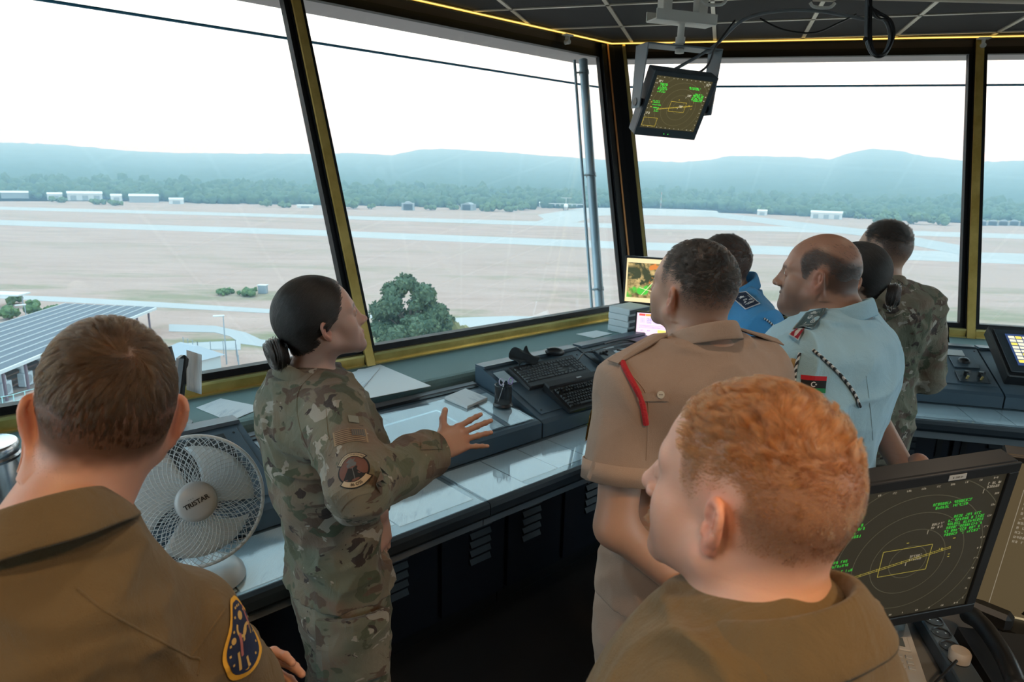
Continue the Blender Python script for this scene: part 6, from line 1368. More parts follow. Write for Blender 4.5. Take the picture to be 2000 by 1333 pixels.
D_.legs(m_tan, hw=.95, hip=.102, knee=.082, seedn=57, ztop=1.06); D_.shoes(m_shoe, 'shoe')
# ---------------- balding officer in pale shirt
E_ = Person('balding officer in pale blue-white shirt with flag patch, striped cord and grey epaulette', atd(1598, 537, 1.84), -50, -55, -2, 0, height=1.79, hs=.97, head_fwd=.045, skin=(.30, .18, .13), drop=.126)
E_.hairc = np.array((.030, .027, .025)); k = E_.k
E_BALD = HAIRLINE.copy()
Sr, Sl = E_.j(.205, -.01, 1.385), E_.j(-.205, -.01, 1.385); El = E_.j(-.245, -.04, 1.14); Er = E_.j(.30, -.07, 1.16); Wl = E_.j(-.06, -.235, 1.03); Wr = E_.j(.07, -.245, 1.055)
def bald_up(q): return np.interp(q[:, 1], [-.12, -.08, -.04, 0, .03, .05], [.030, .045, .066, .078, .062, .02])-q[:, 2]
def e_paint(q, C, near):
    C = hair_paint(E_.hairc, 0, .02, .8, HAIRLINE, .55)(q, C, near); b = near*sm(.0, -.02, bald_up(q))*(q[:, 2] > .02); t = E_.skin*np.array([1.05, 1., .98]); return C*(1-b[:, None])+b[:, None]*t
E_.body(hf=.0026, arms=[(Sr, Er, Wr), (Sl, El, Wl)], neck_r=.076, jaw=1.14, nose=1.05, ear=1.12, cheek=1.1, double_chin=1.0, lips=.95, paint=e_paint, hands=back_hands(Wr, Wl))
m_hair_e = hair_mat('hair_black_grey', (.045, .042, .042), .35, .8)
grow_hair('hair', E_.t, m_hair_e, E_.V, E_.F, E_.H, 15000, lambda q: fade_dens(HAIRLINE, 0, .02)(q)*np.clip(sm(-.012, .012, bald_up(q)), .03, 1)*(q[:, 2] < .10), lambda q: np.full(len(q), .008), lambda r, p: np.stack([0*r[:, 0], -1+0*r[:, 0], -.5+0*r[:, 0]], 1), lambda q: np.full(len(q), .25), rngp, .3, .18, .16, 5, .00024, 900, hug=(1., 1.08))
grow_hair('moustache', E_.t, m_hair_e, E_.V, E_.F, E_.H, 1300, mo_dens, lambda q: np.full(len(q), .008), lambda r, p: np.stack([np.sign(r[:, 0])*.5, .4+0*r[:, 0], -.8+0*r[:, 0]], 1), lambda q: np.full(len(q), .1), rngp, .2, .1, .12, 5, .00024, 100)
sh = E_.torso(.028, .79, aw=1.17, bw=1.12, bulge=[(.03, .02), (.04, .03), (.045, .035), (.045, .04), (.04, .035), (.03, .02), (.02, .01), (.008, 0), (0, 0), (0, 0)])
Cl, Cr = Sl+(El-Sl)*.72, Sr+(Er-Sr)*.72; ul, ur = unit(El-Sl), unit(Er-Sr)
sh += E_.sleeve([Sl, Cl], [.079, .086])+E_.sleeve([Sr, Cr], [.082, .088])
E_.garment('shirt', sh, m_shirtw, .006, wrinkle(.013, (6, 6, 5), 63, .9), cuts=[((0, 0, .80*k), (0, 0, -1))], cn=[(Cl-ul*.004, ul, .12), (Cr-ur*.004, ur, .12)], subs=[(cone(Cl-ul*.06, Cl+ul*.12, .071, .084), .004), (cone(Cr-ur*.06, Cr+ur*.12, .071, .084), .004)])
for c, u in ((Cl, ul), (Cr, ur)): band(E_, c-u*.022, u, .0915, .034, m_shirtw, 'sleeve_hem')
E_.collar(m_shirtw, .070, .074, -.014, 1.500, 1.430, .034, .044, .012, .30, tips=.03)
m_flag = [mat('flag_red', (.50, .012, .025), .8), mat('flag_black', (.008, .008, .010), .8), mat('flag_green', (.010, .24, .085), .8), mat('flag_white', (.75, .75, .75), .8)]
def star5(r, off): return [(off[0]+(r if i % 2 == 0 else r*.4)*math.cos(math.pi/5*i), off[1]+(r if i % 2 == 0 else r*.4)*math.sin(math.pi/5*i)) for i in range(10)]
h, nv, nn = hit(E_, 1590, 751); w_, h_ = .058, .040
L = [(*d_rect(w_, h_*.27, 8, 2, (0, h_*.365)), 0, .0004), (*d_rect(w_, h_*.46, 8, 3), 1, .0004), (*d_rect(w_, h_*.27, 8, 2, (0, -h_*.365)), 2, .0004), (*d_arc(.0042, .0064, .75, 2*math.pi-.75, 20, (-.002, 0)), 3, .0009), (*d_star(star5(.0030, (.0038, 0)), 2), 3, .0009)]
E_.decal('flag_patch', h, unit(nn+nv), (0, 0, 1), L, m_flag, .003)
m_ep = [mat('epaulette_slate', (.06, .115, .135), .85), mat('epaulette_silver', (.42, .50, .52), .7), mat('epaulette_edge', (.17, .23, .25), .8)]
def rosette(off, r=.0065): return [(*d_arc(r*.55, r, 0, 2*math.pi, 12, off), 1, .0012), (*d_disc(r*.25, 8, 2, off), 1, .0012)]
def epaulette(P, c, nrm, along, mats, w=.052, l=.105, lift=.008, point=False):
    """along = direction from shoulder edge to collar"""
    out = [(-w/2, -l/2), (w/2, -l/2), (w/2, l/2-.012), (0, l/2) if point else (w/2-.006, l/2), (-w/2+.0, l/2-.012)]
    L = [(*d_star(out, 5), 2, 0), (*d_star([(x*.88, y*.93) for x, y in out], 5), 0, .0006)]
    L += rosette((-.011, -.018))+rosette((.011, -.018))+rosette((0, -.002))
    L += [(*d_star([(-.012, .012), (-.006, .017), (-.010, .025), (0, .021), (.010, .025), (.006, .017), (.012, .012), (0, .015)], 2, (0, .004)), 1, .0012), (*d_disc(.005, 10, 2, (0, .027)), 1, .0013), (*d_rect(.032, .0028, 6, 1, (0, -.035)), 1, .0012), (*d_rect(.022, .0028, 6, 1, (0, -.041)), 1, .0012)]
    o = P.decal('epaulette', c, nrm, along, L, mats, lift); return o
h, nv, nn = hit(E_, 1582, 662); sx = -1; nE = unit((-.50, .05, 1)); epaulette(E_, E_.j(-.142, .004, 1.468), nE, unit((1, 0, .42)), m_ep)
epaulette(E_, E_.j(.142, .004, 1.468), unit((.50, .05, 1)), unit((-1, 0, .42)), m_ep)
E_.decal('shoulder_strap', E_.j(-.142, .004, 1.468), nE, unit((1, 0, .42)), [(*d_rect(.046, .125, 5, 9), 0, 0)], [m_shirtw], .005)
def cord_mat():
    g = NT('striped_cord'); w = g.n('TexWave', {'Vector': g.mapping(g.co(), (1, 1, 1), (0.5, .3, 0)), 'Scale': 42., 'Distortion': 0.}, bands_direction='DIAGONAL').outputs[1]; g.set('Base Color', g.mix(g.step(w, .45, .55), (.03, .035, .045), (.62, .66, .68))); g.set('Roughness', .8); return g.m
m_cord = cord_mat()
E_.path_on([hit(E_, *p)[0] for p in ((1588, 684), (1605, 698), (1625, 716), (1648, 740), (1668, 768), (1680, 795))], hit(E_, 1640, 730)[1], .0038, m_cord, 'striped_cord', .004, 8)
E_.path_on([hit(E_, *p)[0] for p in ((1562, 690), (1556, 710), (1553, 730), (1552, 752))], hit(E_, 1556, 720)[1], .0038, m_cord, 'striped_cord', .004, 8)
m_tab = [mat('tab_silver', (.55, .52, .50), .6), mat('tab_crimson', (.28, .012, .030), .8), mat('button_silver', (.6, .58, .52), .3, .8)]
h, nv, nn = hit(E_, 1560, 644)
E_.decal('collar_tab', h, unit(nv), unit(E_.R.T@(_u*.8+_r*.55)), [(*d_star([(-.013, -.022), (.013, -.022), (.013, .013), (0, .022), (-.013, .013)], 3), 0, 0), (*d_star([(-.011, -.020), (-.0012, -.020), (-.0012, .011), (-.011, .011)], 3), 1, .0006), (*d_star([(.0012, -.020), (.011, -.020), (.011, .011), (.0012, .011)], 3), 1, .0006), (*d_disc(.004, 12, 2, (0, .013)), 2, .0012)], m_tab, .016)
h, nv, nn = hit(E_, 1535, 712); E_.decal('ribbon_bar', h, unit(nn+nv), (0, 0, 1), [(*d_rect(.012, .034, 2, 6, (x*.012-.018, 0)), i, 0) for i, x in enumerate((0, 1, 2, 3))], [m_flag[2], m_flag[1], m_tab[0], mat('ribbon_ochre', (.40, .25, .10), .8)], .004)
E_.path_on([hit(E_, *p)[0] for p in ((1692, 735), (1700, 800), (1705, 860))], hit(E_, 1695, 800)[1], .0014, m_shirtw, 'seam')
E_.legs(m_navy, hip=.112, knee=.090, seedn=67, ztop=.97, wr=False); E_.shoes(m_shoe, 'shoe')
uw = unit(Wr-Er); band(E_, Wr-uw*.012, uw, .031, .010, mat('bracelet_steel', (.6, .6, .6), .25, .9), 'bracelet', .004)
# ---------------- officer in sky-blue shirt, mostly behind the tan officer
F_ = Person('officer in sky blue shirt with navy epaulette, standing behind the tan officer', atd(1406, 520, 2.50), -100, -70, 0, 0, height=1.74, hs=1.02, head_fwd=.045, skin=(.33, .20, .14), drop=.112)
F_.hairc = np.array((.018, .016, .015)); k = F_.k
Sr, Sl = F_.j(.195, -.01, 1.375), F_.j(-.195, -.01, 1.375); Er, El = F_.j(.27, .02, 1.10), F_.j(-.262, -.02, 1.09); Wr, Wl = F_.j(.12, .22, 1.02), F_.j(-.17, .17, .98)
F_.body(hf=.004, arms=[(Sr, Er, Wr), (Sl, El, Wl)], neck_r=.064, paint=hair_paint(F_.hairc, 0, .03, .9), hands=[dict(wrist=Wl, X=unit((.4, .8, -.3)), Yv=unit((.6, -.1, .7)), Z=unit((-.7, .3, .5)), sc=1., h=.004, curls=[(.3, .3, .2)]*4, forearm_from=Wl-unit((.4, .8, -.3))*.06)])
grow_hair('hair', F_.t, m_hair_d, F_.V, F_.F, F_.H, 12000, fade_dens(HAIRLINE, -.002, .02), D_LEN, lambda r, p: np.stack([.1+0*r[:, 0], .6+0*r[:, 0], -.2+0*r[:, 0]], 1), lambda q: np.full(len(q), .35), rngp, .5, .3, .16, 5, .00035, 500, hug=(1., 1.16))
sh = F_.torso(.024, .79, aw=1.06, bw=1.05, bulge=[(.015, .01)]*6+[(.004, 0)]*4); Cl, Cr = Sl+(El-Sl)*.84, Sr+(Er-Sr)*.84; ul, ur = unit(El-Sl), unit(Er-Sr); sh += F_.sleeve([Sl, Cl], [.080, .084])+F_.sleeve([Sr, Cr], [.080, .084])
F_.garment('shirt', sh, m_blue, .007, wrinkle(.014, (6, 6, 5), 73, .9), cuts=[((0, 0, .80*k), (0, 0, -1))], cn=[(Cl, ul, .12), (Cr, ur, .12)])
F_.collar(m_blue, .068, .072, -.016, 1.520, 1.44, .032, .042, .012, .30, tips=.03)
m_epn = [mat('epaulette_navy', (.012, .025, .055), .85), mat('epaulette_white', (.62, .68, .72), .7), mat('epaulette_border', (.55, .60, .64), .8)]
epaulette(F_, F_.j(-.150, .015, 1.462), unit((-.50, .25, 1)), unit((1, .05, .42)), m_epn, .054, .115, .009, True)
h, nv, nn = hit(F_, 1430, 664); F_.decal('pilot_wings', h, unit(nn+nv), (0, 0, 1), [(*d_disc(.0075, 14, 2), 0, .001), (*d_star([(0, .002), (-.018, .007), (-.034, .003), (-.020, -.005)], 2), 0, 0), (*d_star([(0, .002), (.018, .007), (.034, .003), (.020, -.005)], 2), 0, 0)], [mat('wing_silver', (.55, .57, .58), .35, .7)], .004)
h, nv, nn = hit(F_, 1440, 700); F_.decal('breast_pocket', h, unit(nn), (0, 0, 1), [(*d_rect(.11, .12, 8, 8), 0, 0), (*d_rect(.112, .04, 8, 4, (0, .045)), 0, .002)], [m_blue], .003)
F_.path_on([hit(F_, *p)[0] for p in ((1492, 622), (1506, 632), (1520, 648), (1526, 662))], hit(F_, 1510, 640)[1], .0035, m_cord, 'striped_cord', .004, 8)
F_.legs(m_navy, seedn=77, wr=False); F_.shoes(m_shoe, 'shoe')
# ---------------- soldier with glasses at the far right
G_ = Person('man in camouflage with glasses and face mask straps, standing at the right window', atd(1722, 491, 2.80), -6, -34, 2, 0, height=1.80, hs=1.05, head_fwd=.03, skin=(.40, .25, .175), drop=.145)
G_.hairc = np.array((.014, .012, .011)); k = G_.k
Sr, Sl = G_.j(.195, -.01, 1.385), G_.j(-.195, -.01, 1.385); Er, El = G_.j(.258, .0, 1.09), G_.j(-.19, .05, 1.09); Wr, Wl = G_.j(.19, .20, 1.0), G_.j(-.10, .24, 1.02)
G_.body(hf=.0035, arms=[(Sr, Er, Wr), (Sl, El, Wl)], neck_r=.063, ear=1.05, paint=hair_paint(G_.hairc, .0, .10, .85), hands=[dict(wrist=Wr, X=unit((-.4, .8, -.2)), Yv=unit((-.4, -.1, .9)), Z=unit((.8, .4, .3)), sc=1., h=.004, curls=[(.3, .3, .2)]*4, forearm_from=Wr-unit((-.4, .8, -.2))*.06)])
G_LEN = lambda q: np.interp(q[:, 2], [-.03, .02, .05, .075, .12], [.0015, .003, .006, .020, .026])*sm(-.01, .02, hair_line(q))
grow_hair('hair', G_.t, m_hair_d, G_.V, G_.F, G_.H, 16000, fade_dens(HAIRLINE, .0, .09), G_LEN, lambda r, p: np.stack([0*r[:, 0], .5+0*r[:, 0], -.1+0*r[:, 0]], 1), lambda q: np.interp(q[:, 2], [0, .05, .09], [.3, .5, .75]), rngp, .4, .2, .14, 5, .00036, 700)
jk = G_.torso(.026, .77, aw=1.03, bw=1.03, bulge=[(.012, 0)]*4+[(.004, 0)]*6)+G_.sleeve([Sr, Er, Wr], [.082, .072, .056])+G_.sleeve([Sl, El, Wl], [.082, .072, .056])
G_.garment('jacket', jk, m_camo2, .007, wrinkle(.010, (8, 8, 10), 83, .9), cuts=[((0, 0, .785*k), (0, 0, -1))], cn=[(Wr, unit(Wr-Er), .09), (Wl, unit(Wl-El), .09)])
G_.collar(m_camo2, .062, .066, -.018, 1.500, 1.44, .030, .036, .012, .35)
h, nv, nn = hit(G_, 1832, 605); G_.decal('sleeve_patch', G_.loc(G_.base)+Sr+(Er-Sr)*.35+np.array([.07, 0, 0]), (1, 0, .1), (0, 0, 1), [(*d_rect(.075, .075, 6, 6), 0, 0)], [mat('patch_dark', (.03, .03, .028), .9)], .006)
H = G_.H; T4 = m4(H.R*H.k, H.c); gl = MB(T4)
for sx in (-1, 1):
    gl.tube([(sx*.032+.023*math.cos(a), .104-.004*abs(math.cos(a))*sx*math.cos(a), .002+.017*math.sin(a)) for a in np.linspace(0, 6.28, 25)[:-1]], .0022, 6, closed=True); gl.tube([(sx*.055, .100, .010), (sx*.078, .05, .012), (sx*.082, -.004, .014), (sx*.080, -.022, .0), (sx*.076, -.030, -.014)], .0026, 6)
gl.tube([(-.010, .106, .004), (0, .109, .006), (.010, .106, .004)], .002, 6); gl.build('glasses_frame', m_bk, G_.t, smooth=True)
gl = MB(T4); [gl.add([(sx*.032+.021*math.cos(a), .104, .002+.015*math.sin(a)) for a in np.linspace(0, 6.28, 17)[:-1]], [tuple(range(16))]) for sx in (-1, 1)]; gl.build('lens', m_glass, G_.t)
ms_ = MB(T4); ms_.grid(lambda u, v: ((u-.5)*.118, .118-.16*(u-.5)**2*2.4-.02*(abs(v-.5)*2)**2+.004, -.028-.075*v), 14, 8); o = ms_.build('face_mask', mat('mask_white', (.75, .75, .74), .85), G_.t, smooth=True); o.modifiers.new('s', 'SOLIDIFY').thickness = .002
sp = MB(T4)
for sx in (-1, 1): sp.tube(smooth_path([(sx*.060, .078, -.035), (sx*.079, .02, -.005), (sx*.088, -.012, .024), (sx*.090, -.030, .0), (sx*.082, -.026, -.03), (sx*.078, .02, -.05), (sx*.058, .074, -.085)], 4), .0020, 6)
sp.build('mask_strap', MATS['mask_white'], G_.t, smooth=True)
G_.legs(m_camo2, seedn=87, wr=False); G_.shoes(m_boot)
# ---------------- woman hidden between the officers: dark bun
Hh = Person('woman in camouflage with a dark bun, mostly hidden behind the balding officer', atd(1664, 544, 2.40), -70, -62, 0, 0, height=1.68, hs=1.10, wide=.97, head_fwd=.02, skin=(.42, .27, .20))
Hh.hairc = np.array((.012, .010, .009)); k = Hh.k
Sr, Sl = Hh.j(.165, -.01, 1.385), Hh.j(-.165, -.01, 1.385); Er, El = Hh.j(.17, .05, 1.10), Hh.j(-.155, .06, 1.10); Wr, Wl = Hh.j(.09, .15, 1.0), Hh.j(-.09, .15, 1.0)
Hh.body(hf=.004, arms=[(Sr, Er, Wr), (Sl, El, Wl)], neck_r=.052, fem=True, nose=.9, jaw=.88, paint=hair_paint(Hh.hairc, 0, .006, 1., WOMAN_LINE))
H = Hh.H
grow_hair('hair', Hh.t, m_hair_c, Hh.V, Hh.F, H, 5000, fade_dens(WOMAN_LINE, -.001, .004), bun_len, flow_bun, lambda q: np.full(len(q), .03), rngp, .5, .01, .012, 10, .00055, 200, hug=(1.0, 1.07), skull=True)
g = Grid(H.p(bunc)-.06, H.p(bunc)+.06, .004); g.add(H.e(bunc+[0, -.004, -.004], (.026, .020, .026)), .01); V, F = g.mesh(); link('bun_core', mesh_np('bun_core', V, F, [m_cap]), Hh.t); bun_strands(Hh, H, m_hair_c, bunc, 3, 600, .0010)
jk = Hh.torso(.022, .78, aw=.86, bw=.9)+Hh.sleeve([Sr, Er, Wr], [.070, .062, .05])+Hh.sleeve([Sl, El, Wl], [.070, .062, .05]); Hh.garment('jacket', jk, m_camo2, .008, wrinkle(.008, (8, 8, 11), 93, .8), cuts=[((0, 0, .79*k), (0, 0, -1))])
Hh.collar(m_camo2, .060, .064, -.018, 1.50, 1.43, .03, .034, .012, .35); Hh.legs(m_camo2, seedn=97, wr=False); Hh.shoes(m_boot)
# ================================================================== THINGS ON THE CONSOLES, HANGING MONITOR, CENTRE DESK
def quad_frame(px, d1, aspect=None):
    """rectangle in space seen through four pixels (TL, TR, BR, BL), its TL corner at depth d1: returns centre frame (x right, y up, z to viewer), w, h"""
    R = [ray(*p) for p in px]; s = np.linalg.solve(np.stack([-R[1], R[2], -R[3]], 1), -R[0]); d = np.array([1, *s])*d1; P = [EYE+R[i]*d[i] for i in range(4)]
    ex = unit(P[1]-P[0]); ez = unit(np.cross(ex, P[0]-P[3])); ey = np.cross(ez, ex); return frame(sum(P)/4, ex, ey, ez), np.linalg.norm(P[1]-P[0]), (np.linalg.norm(P[0]-P[3])+np.linalg.norm(P[1]-P[2]))/2
def emat(name, c, s=1.): return mat(name, tuple(x*.3 for x in c), .4, emis=c, estr=s)
m_scr = emat('radar_screen', (.050, .042, .018), 1.); m_scrd = emat('radar_screen_dim', (.018, .015, .009), 1.); m_gn = emat('radar_green', (.05, .85, .06), .9); m_yl = emat('radar_yellow', (.75, .55, .06), .8); m_wh = emat('radar_white', (.70, .66, .50), .8); m_ringc = emat('radar_ring', (.16, .14, .07), .7)
m_gnd = emat('radar_green_dim', (.05, .55, .05), .5); m_yld = emat('radar_yellow_dim', (.42, .34, .06), .5); m_whd = emat('radar_white_dim', (.35, .30, .22), .5); m_ringd = emat('radar_ring_dim', (.09, .08, .05), .5)
m_mon = mat('monitor_grey', (.050, .065, .078), .42); m_arm = mat('bracket_blue_grey', (.13, .17, .20), .45)
def d_glyphs(n, size, off=(0, 0), seed=0):
    """a row of tiny unreadable characters, as small as the photo shows them"""
    r = np.random.default_rng(seed+n*31+int(abs(off[0])*1e5)+int(abs(off[1])*1e5)); V = []; F = []
    def q(x0, y0, x1, y1): b = len(V); V.extend([(off[0]+x0, off[1]+y0), (off[0]+x1, off[1]+y0), (off[0]+x1, off[1]+y1), (off[0]+x0, off[1]+y1)]); F.append((b, b+1, b+2, b+3))
    w_ = size*.62; t = size*.17; x = -n*w_/2
    for k in range(n):
        if r.random() > .12:
            a, b_, h_ = x, x+w_*.72, size*.40
            if r.random() < .7: q(a, -h_, a+t, h_)
            if r.random() < .5: q(b_-t, -h_, b_, h_)
            if r.random() < .6: q(a, h_-t, b_, h_)
            if r.random() < .45: q(a, -t/2, b_, t/2)
            if r.random() < .6 or len(V) == 0: q(a, -h_, b_, -h_+t)
        x += w_
    if not V: q(-size*.3, -size*.1, size*.3, size*.1)
    return V, F
def radar_face(par, F, w, h, mg, my, mw, mr, seed):
    """radar picture: rings, centreline, boxes and the rows of small lettering"""
    def lay(name, m, items, z):
        mb = MB(F)
        for V, Fc in items: mb.add([(p[0], p[1], z) for p in V], Fc)
        o = mb.build(name, m, par); o['kind'] = 'stuff'
    ox, oy = .06*w, -.06*h; R_ = h
    def clipr(r): 
        V, Fc = d_arc(r-.0006*R_/.25, r+.0006*R_/.25, 0, 2*math.pi, 90, (ox, oy)); V = [(min(max(x, -w*.49), w*.49), min(max(y, -h*.49), h*.49)) for x, y in V]; return V, Fc
    lay('range_rings', mr, [clipr(h*q) for q in (.12, .24, .36, .48, .60)], .0005)
    rr = np.random.default_rng(seed); T = lambda s, size, x, y: d_glyphs(len(s), size*h, (x*w, y*h), seed)
    g = []; 
    for i, s in enumerate(('x'*11, 'x'*11, 'x'*9, 'x'*12, 'x'*14, 'x'*7, 'x'*12)): g.append(T(s, .024, -.33, .36-.026*i))
    for i, s in enumerate(('x'*17, 'x'*14)): g.append(T(s, .024, .23, .345-.026*i))
    for i, s in enumerate(('x'*12, 'x'*16, 'x'*16, 'x'*16, 'x'*17, 'x'*16)): g.append(T(s, .024, .34, .235-.026*i))
    for i, (s, y) in enumerate((('x'*10, .03), ('x'*10, .0), ('x'*13, -.045), ('x'*9, -.10), ('x'*5, -.13), ('x'*7, -.165))): g.append(T(s, .024, -.36+.01*i, y))
    lay('green_lettering', mg, g, .0010)
    y_ = [T('A1', .022, .24, .0), T('J', .03, .30, .07), T('J', .03, .30, -.06), T('2', .026, .03, .09), T('RMS', .02, -.42, -.09), T('<1', .022, -.44, .0)]
    a = math.atan2(.13*h, w*.62); R2 = np.array([[math.cos(a), -math.sin(a)], [math.sin(a), math.cos(a)]])
    for dy in (-.006, .006): V, Fc = d_rect(w*.60, .0035*h, 20, 1, (0, dy*h)); y_.append(([tuple(R2@np.array(p)+[ox-.06*w, oy+.0*h]) for p in V], Fc))
    for k in range(14): V, Fc = d_rect(.002*w, .022*h, 1, 1, ((k/13-.5)*w*.6, 0)); y_.append(([tuple(R2@np.array(p)+[ox-.06*w, oy]) for p in V], Fc))
    def box(x0, y0, x1, y1, t=.004): return [(*d_rect((x1-x0)*w, t*h, 1, 1, ((x0+x1)/2*w, y*h)),) for y in (y0, y1)]+[(*d_rect(t*h, (y1-y0)*h, 1, 1, (x*w, (y0+y1)/2*h)),) for x in (x0, x1)]
    y_ += box(-.10, -.14, .18, .05)+box(-.48, -.46, -.24, -.30); lay('yellow_marks', my, y_, .0012)
    wt = []
    for x, y in ((.18, .20), (.10, -.02), (-.40, .41), (-.44, -.20), (.44, .44)): wt += [T('x'*6, .022, x, y), T('x'*6, .022, x, y-.024), (*d_rect(.004*w, .03*h, 1, 1, (x*w-.05*w, y*h-.05*h)),)]
    for k in range(12): 
        q = -.44+.08*k; wt += [T('%d' % (k*30), .016, q, .475), T('%d' % (k*10), .016, q, -.475), T('%d' % (k*30), .016, .475, q), T('%d' % (k*10), .016, -.475, q)]
    lay('white_lettering', mw, wt, .0012)
def monitor(name, label, F, w, h, depth=.045, bez=(.018, .018, .018, .03), face=None, mscr=None, mbody=None):
    """bezel = top, left, right, bottom"""
    t = thing(name, label, 'monitor', F); mbody = mbody or m_mon; bt, bl, br, bb = bez
    MB().box((0, 0, -depth/2), (w, h, depth), ch=.004).build('housing', mbody, t)
    sw, sh, sx, sy = w-bl-br, h-bt-bb, (bl-br)/2, (bb-bt)/2
    for x0, x1, y0, y1 in ((-w/2, w/2, h/2-bt, h/2), (-w/2, w/2, -h/2, -h/2+bb), (-w/2, -w/2+bl, -h/2+bb, h/2-bt), (w/2-br, w/2, -h/2+bb, h/2-bt)): MB().box(((x0+x1)/2, (y0+y1)/2, .003), (x1-x0, y1-y0, .007), ch=.0015).build('bezel', mbody, t)
    s = MB().box((sx, sy, .0005), (sw, sh, .001)).build('screen', mscr or m_scr, t); return t, s, sw, sh, sx, sy
# ---- hanging radar monitor
F, w, h = quad_frame([(1277, 136), (1401, 152), (1357, 273), (1239, 262)], 3.3)
hm, s, sw, sh, sx, sy = monitor('hanging_monitor', 'grey radar monitor hanging from the ceiling bracket before the right window', F, w, h, .07, (.022, .020, .022, .042))
radar_face(s, m4(np.eye(3), (sx, sy, .0012)), sw, sh, m_gn, m_yl, m_wh, m_ringc, 1)
for x in (-.012, .012): MB().box((x, -h/2+.018, .007), (.004, .004, .001)).build('status_light', m_gn, s)
MB().box((-.02, .0, -.10), (w*.62, h*.5, .06), ch=.006).build('rear_box', m_bk, hm)
for sx_ in (-1, 1): MB().tube([(sx_*(w/2+.001), -.01, -.03), (sx_*(w/2+.035), -.01, -.03)], .020, 12).build('tilt_knob', m_bk, hm, smooth=True)
Fi = np.linalg.inv(F); ctr = F[:3, 3]
br = thing('ceiling_bracket', 'white and blue-grey yoke bracket on a short pole holding the hanging monitor', 'bracket', frame((ctr[0], ctr[1], 2.6)))
toB = lambda p: np.array(p)-np.array([ctr[0], ctr[1], 2.6])
def wp(v): return (F@np.array([*v, 1]))[:3]
eX = F[:3, 0]*np.array([1, 1, 0]); eX = unit(eX); eY = np.array([-eX[1], eX[0], 0]); hw = w/2+.028; ztop = atd(1318, 96, 3.43)[2]; zch = atd(1318, 50, 3.43)[2]; dz = zch-2.765
MBx = frame(toB((ctr[0], ctr[1], 0))+np.array([0, 0, 0]), eX, eY)
yk = MB(MBx); yk.box((0, 0, ztop), (2*hw+.01, .12, .008), ch=.002); yk.build('yoke_top', m_arm, br)
for sgn in (-1, 1):
    L = MB(MBx); z0 = wp((sgn*hw, -.01, -.03))[2]; q = np.array(wp((sgn*hw, -.01, -.03)))-ctr; yoff = q@eY
    L.hexa([(sgn*hw-.003, yoff-.040, z0-.03), (sgn*hw+.003, yoff-.040, z0-.03), (sgn*hw+.003, yoff+.040, z0-.03), (sgn*hw-.003, yoff+.040, z0-.03), (sgn*hw-.003, -.060, ztop), (sgn*hw+.003, -.060, ztop), (sgn*hw+.003, .060, ztop), (sgn*hw-.003, .060, ztop)]); L.build('yoke_arm', m_arm, br)
MB(MBx).tube([(0, 0, ztop-.025), (0, 0, ztop-.006)], .022, 12).build('nut', m_white, br, smooth=True); MB(MBx).tube([(0, 0, ztop-.01), (0, 0, zch)], .017, 14).build('pole', m_white, br, smooth=True)
MB(MBx).tube([(0, 0, ztop+.02), (0, 0, ztop+.05)], .024, 14).build('pole_collar', m_white, br, smooth=True)
u = MB(MBx); u.box((0, 0, zch), (.34, .10, .008), ch=.002); u.box((0, -.048, zch+.022), (.34, .006, .045)); u.box((0, .048, zch+.022), (.34, .006, .045)); u.build('channel_plate', m_white, br)
for x in (-.10, .10): c = MB(MBx); c.box((x, 0, (zch+2.90)/2), (.05, .06, 2.90-zch), ch=.003); c.build('channel_leg', m_white, br)
# beige duct, its saddle clips and the loose cables under the ceiling
m_duct = mat('duct_beige', (.52, .45, .36), .6)
d0, d1_ = atd(1290, -8, 3.25), atd(1720, -2, 3.25); d0[2] = d1_[2] = 2.80; dd = unit(d1_-d0)
du = thing('cable_duct', 'round beige duct hung under the ceiling near the hanging monitor', 'duct', frame(d0)); MB().tube([-dd*.25, (d1_-d0)+dd*1.2], .045, 20).build('pipe', m_duct, du, smooth=True)
for q in (.25, .75):
    c = d0+(d1_-d0)*q-d0; MB().box(c+np.array([0, 0, -.047]), (.10, .06, .008), ch=.002).build('saddle', m_duct, du); MB().tube(smooth_path([c+np.array([-.06, .03, -.055]), c+np.array([-.035, .03, -.075]), c+np.array([.035, .03, -.075]), c+np.array([.06, .03, -.055])], 5), .008, 8).build('saddle_hook', m_white, du, smooth=True); MB().tube([c, c+np.array([0, 0, .10])], .006, 6).build('hanger', m_white, du)
m_cab_g = mat('cable_grey', (.16, .18, .20), .5)
def cable(label, pts, r, m=m_bk, k=8, name='cable', group=None): return tag(MB().tube(smooth_path(pts, k), r, 8).build(name, m, smooth=True), label, 'cable', group)
cable('grey cable sagging from the duct clip to the hanging monitor', [atd(1690, 38, 3.3), atd(1600, 22, 3.3), atd(1520, 22, 3.3), atd(1450, 40, 3.3), atd(1392, 92, 3.4), atd(1310, 140, 3.42)], .008, m_cab_g)
cable('black cable from the duct clip down to the back of the hanging monitor', [atd(1436, 40, 3.24), atd(1420, 60, 3.24), atd(1398, 90, 3.30), atd(1380, 130, 3.45), atd(1350, 150, 3.5)], .0055)
cable('thin black cable hanging in a shallow loop between the two duct clips', [atd(1484, 36, 3.3), atd(1530, 58, 3.3), atd(1590, 64, 3.3), atd(1640, 44, 3.3), atd(1672, 28, 3.3)], .0045)
cb = thing('cable_coil', 'bundle of grey cables coiled in a loop hanging from the ceiling', 'cable bundle', frame(atd(1715, 60, 3.1)))
o0 = atd(1715, 60, 3.1)
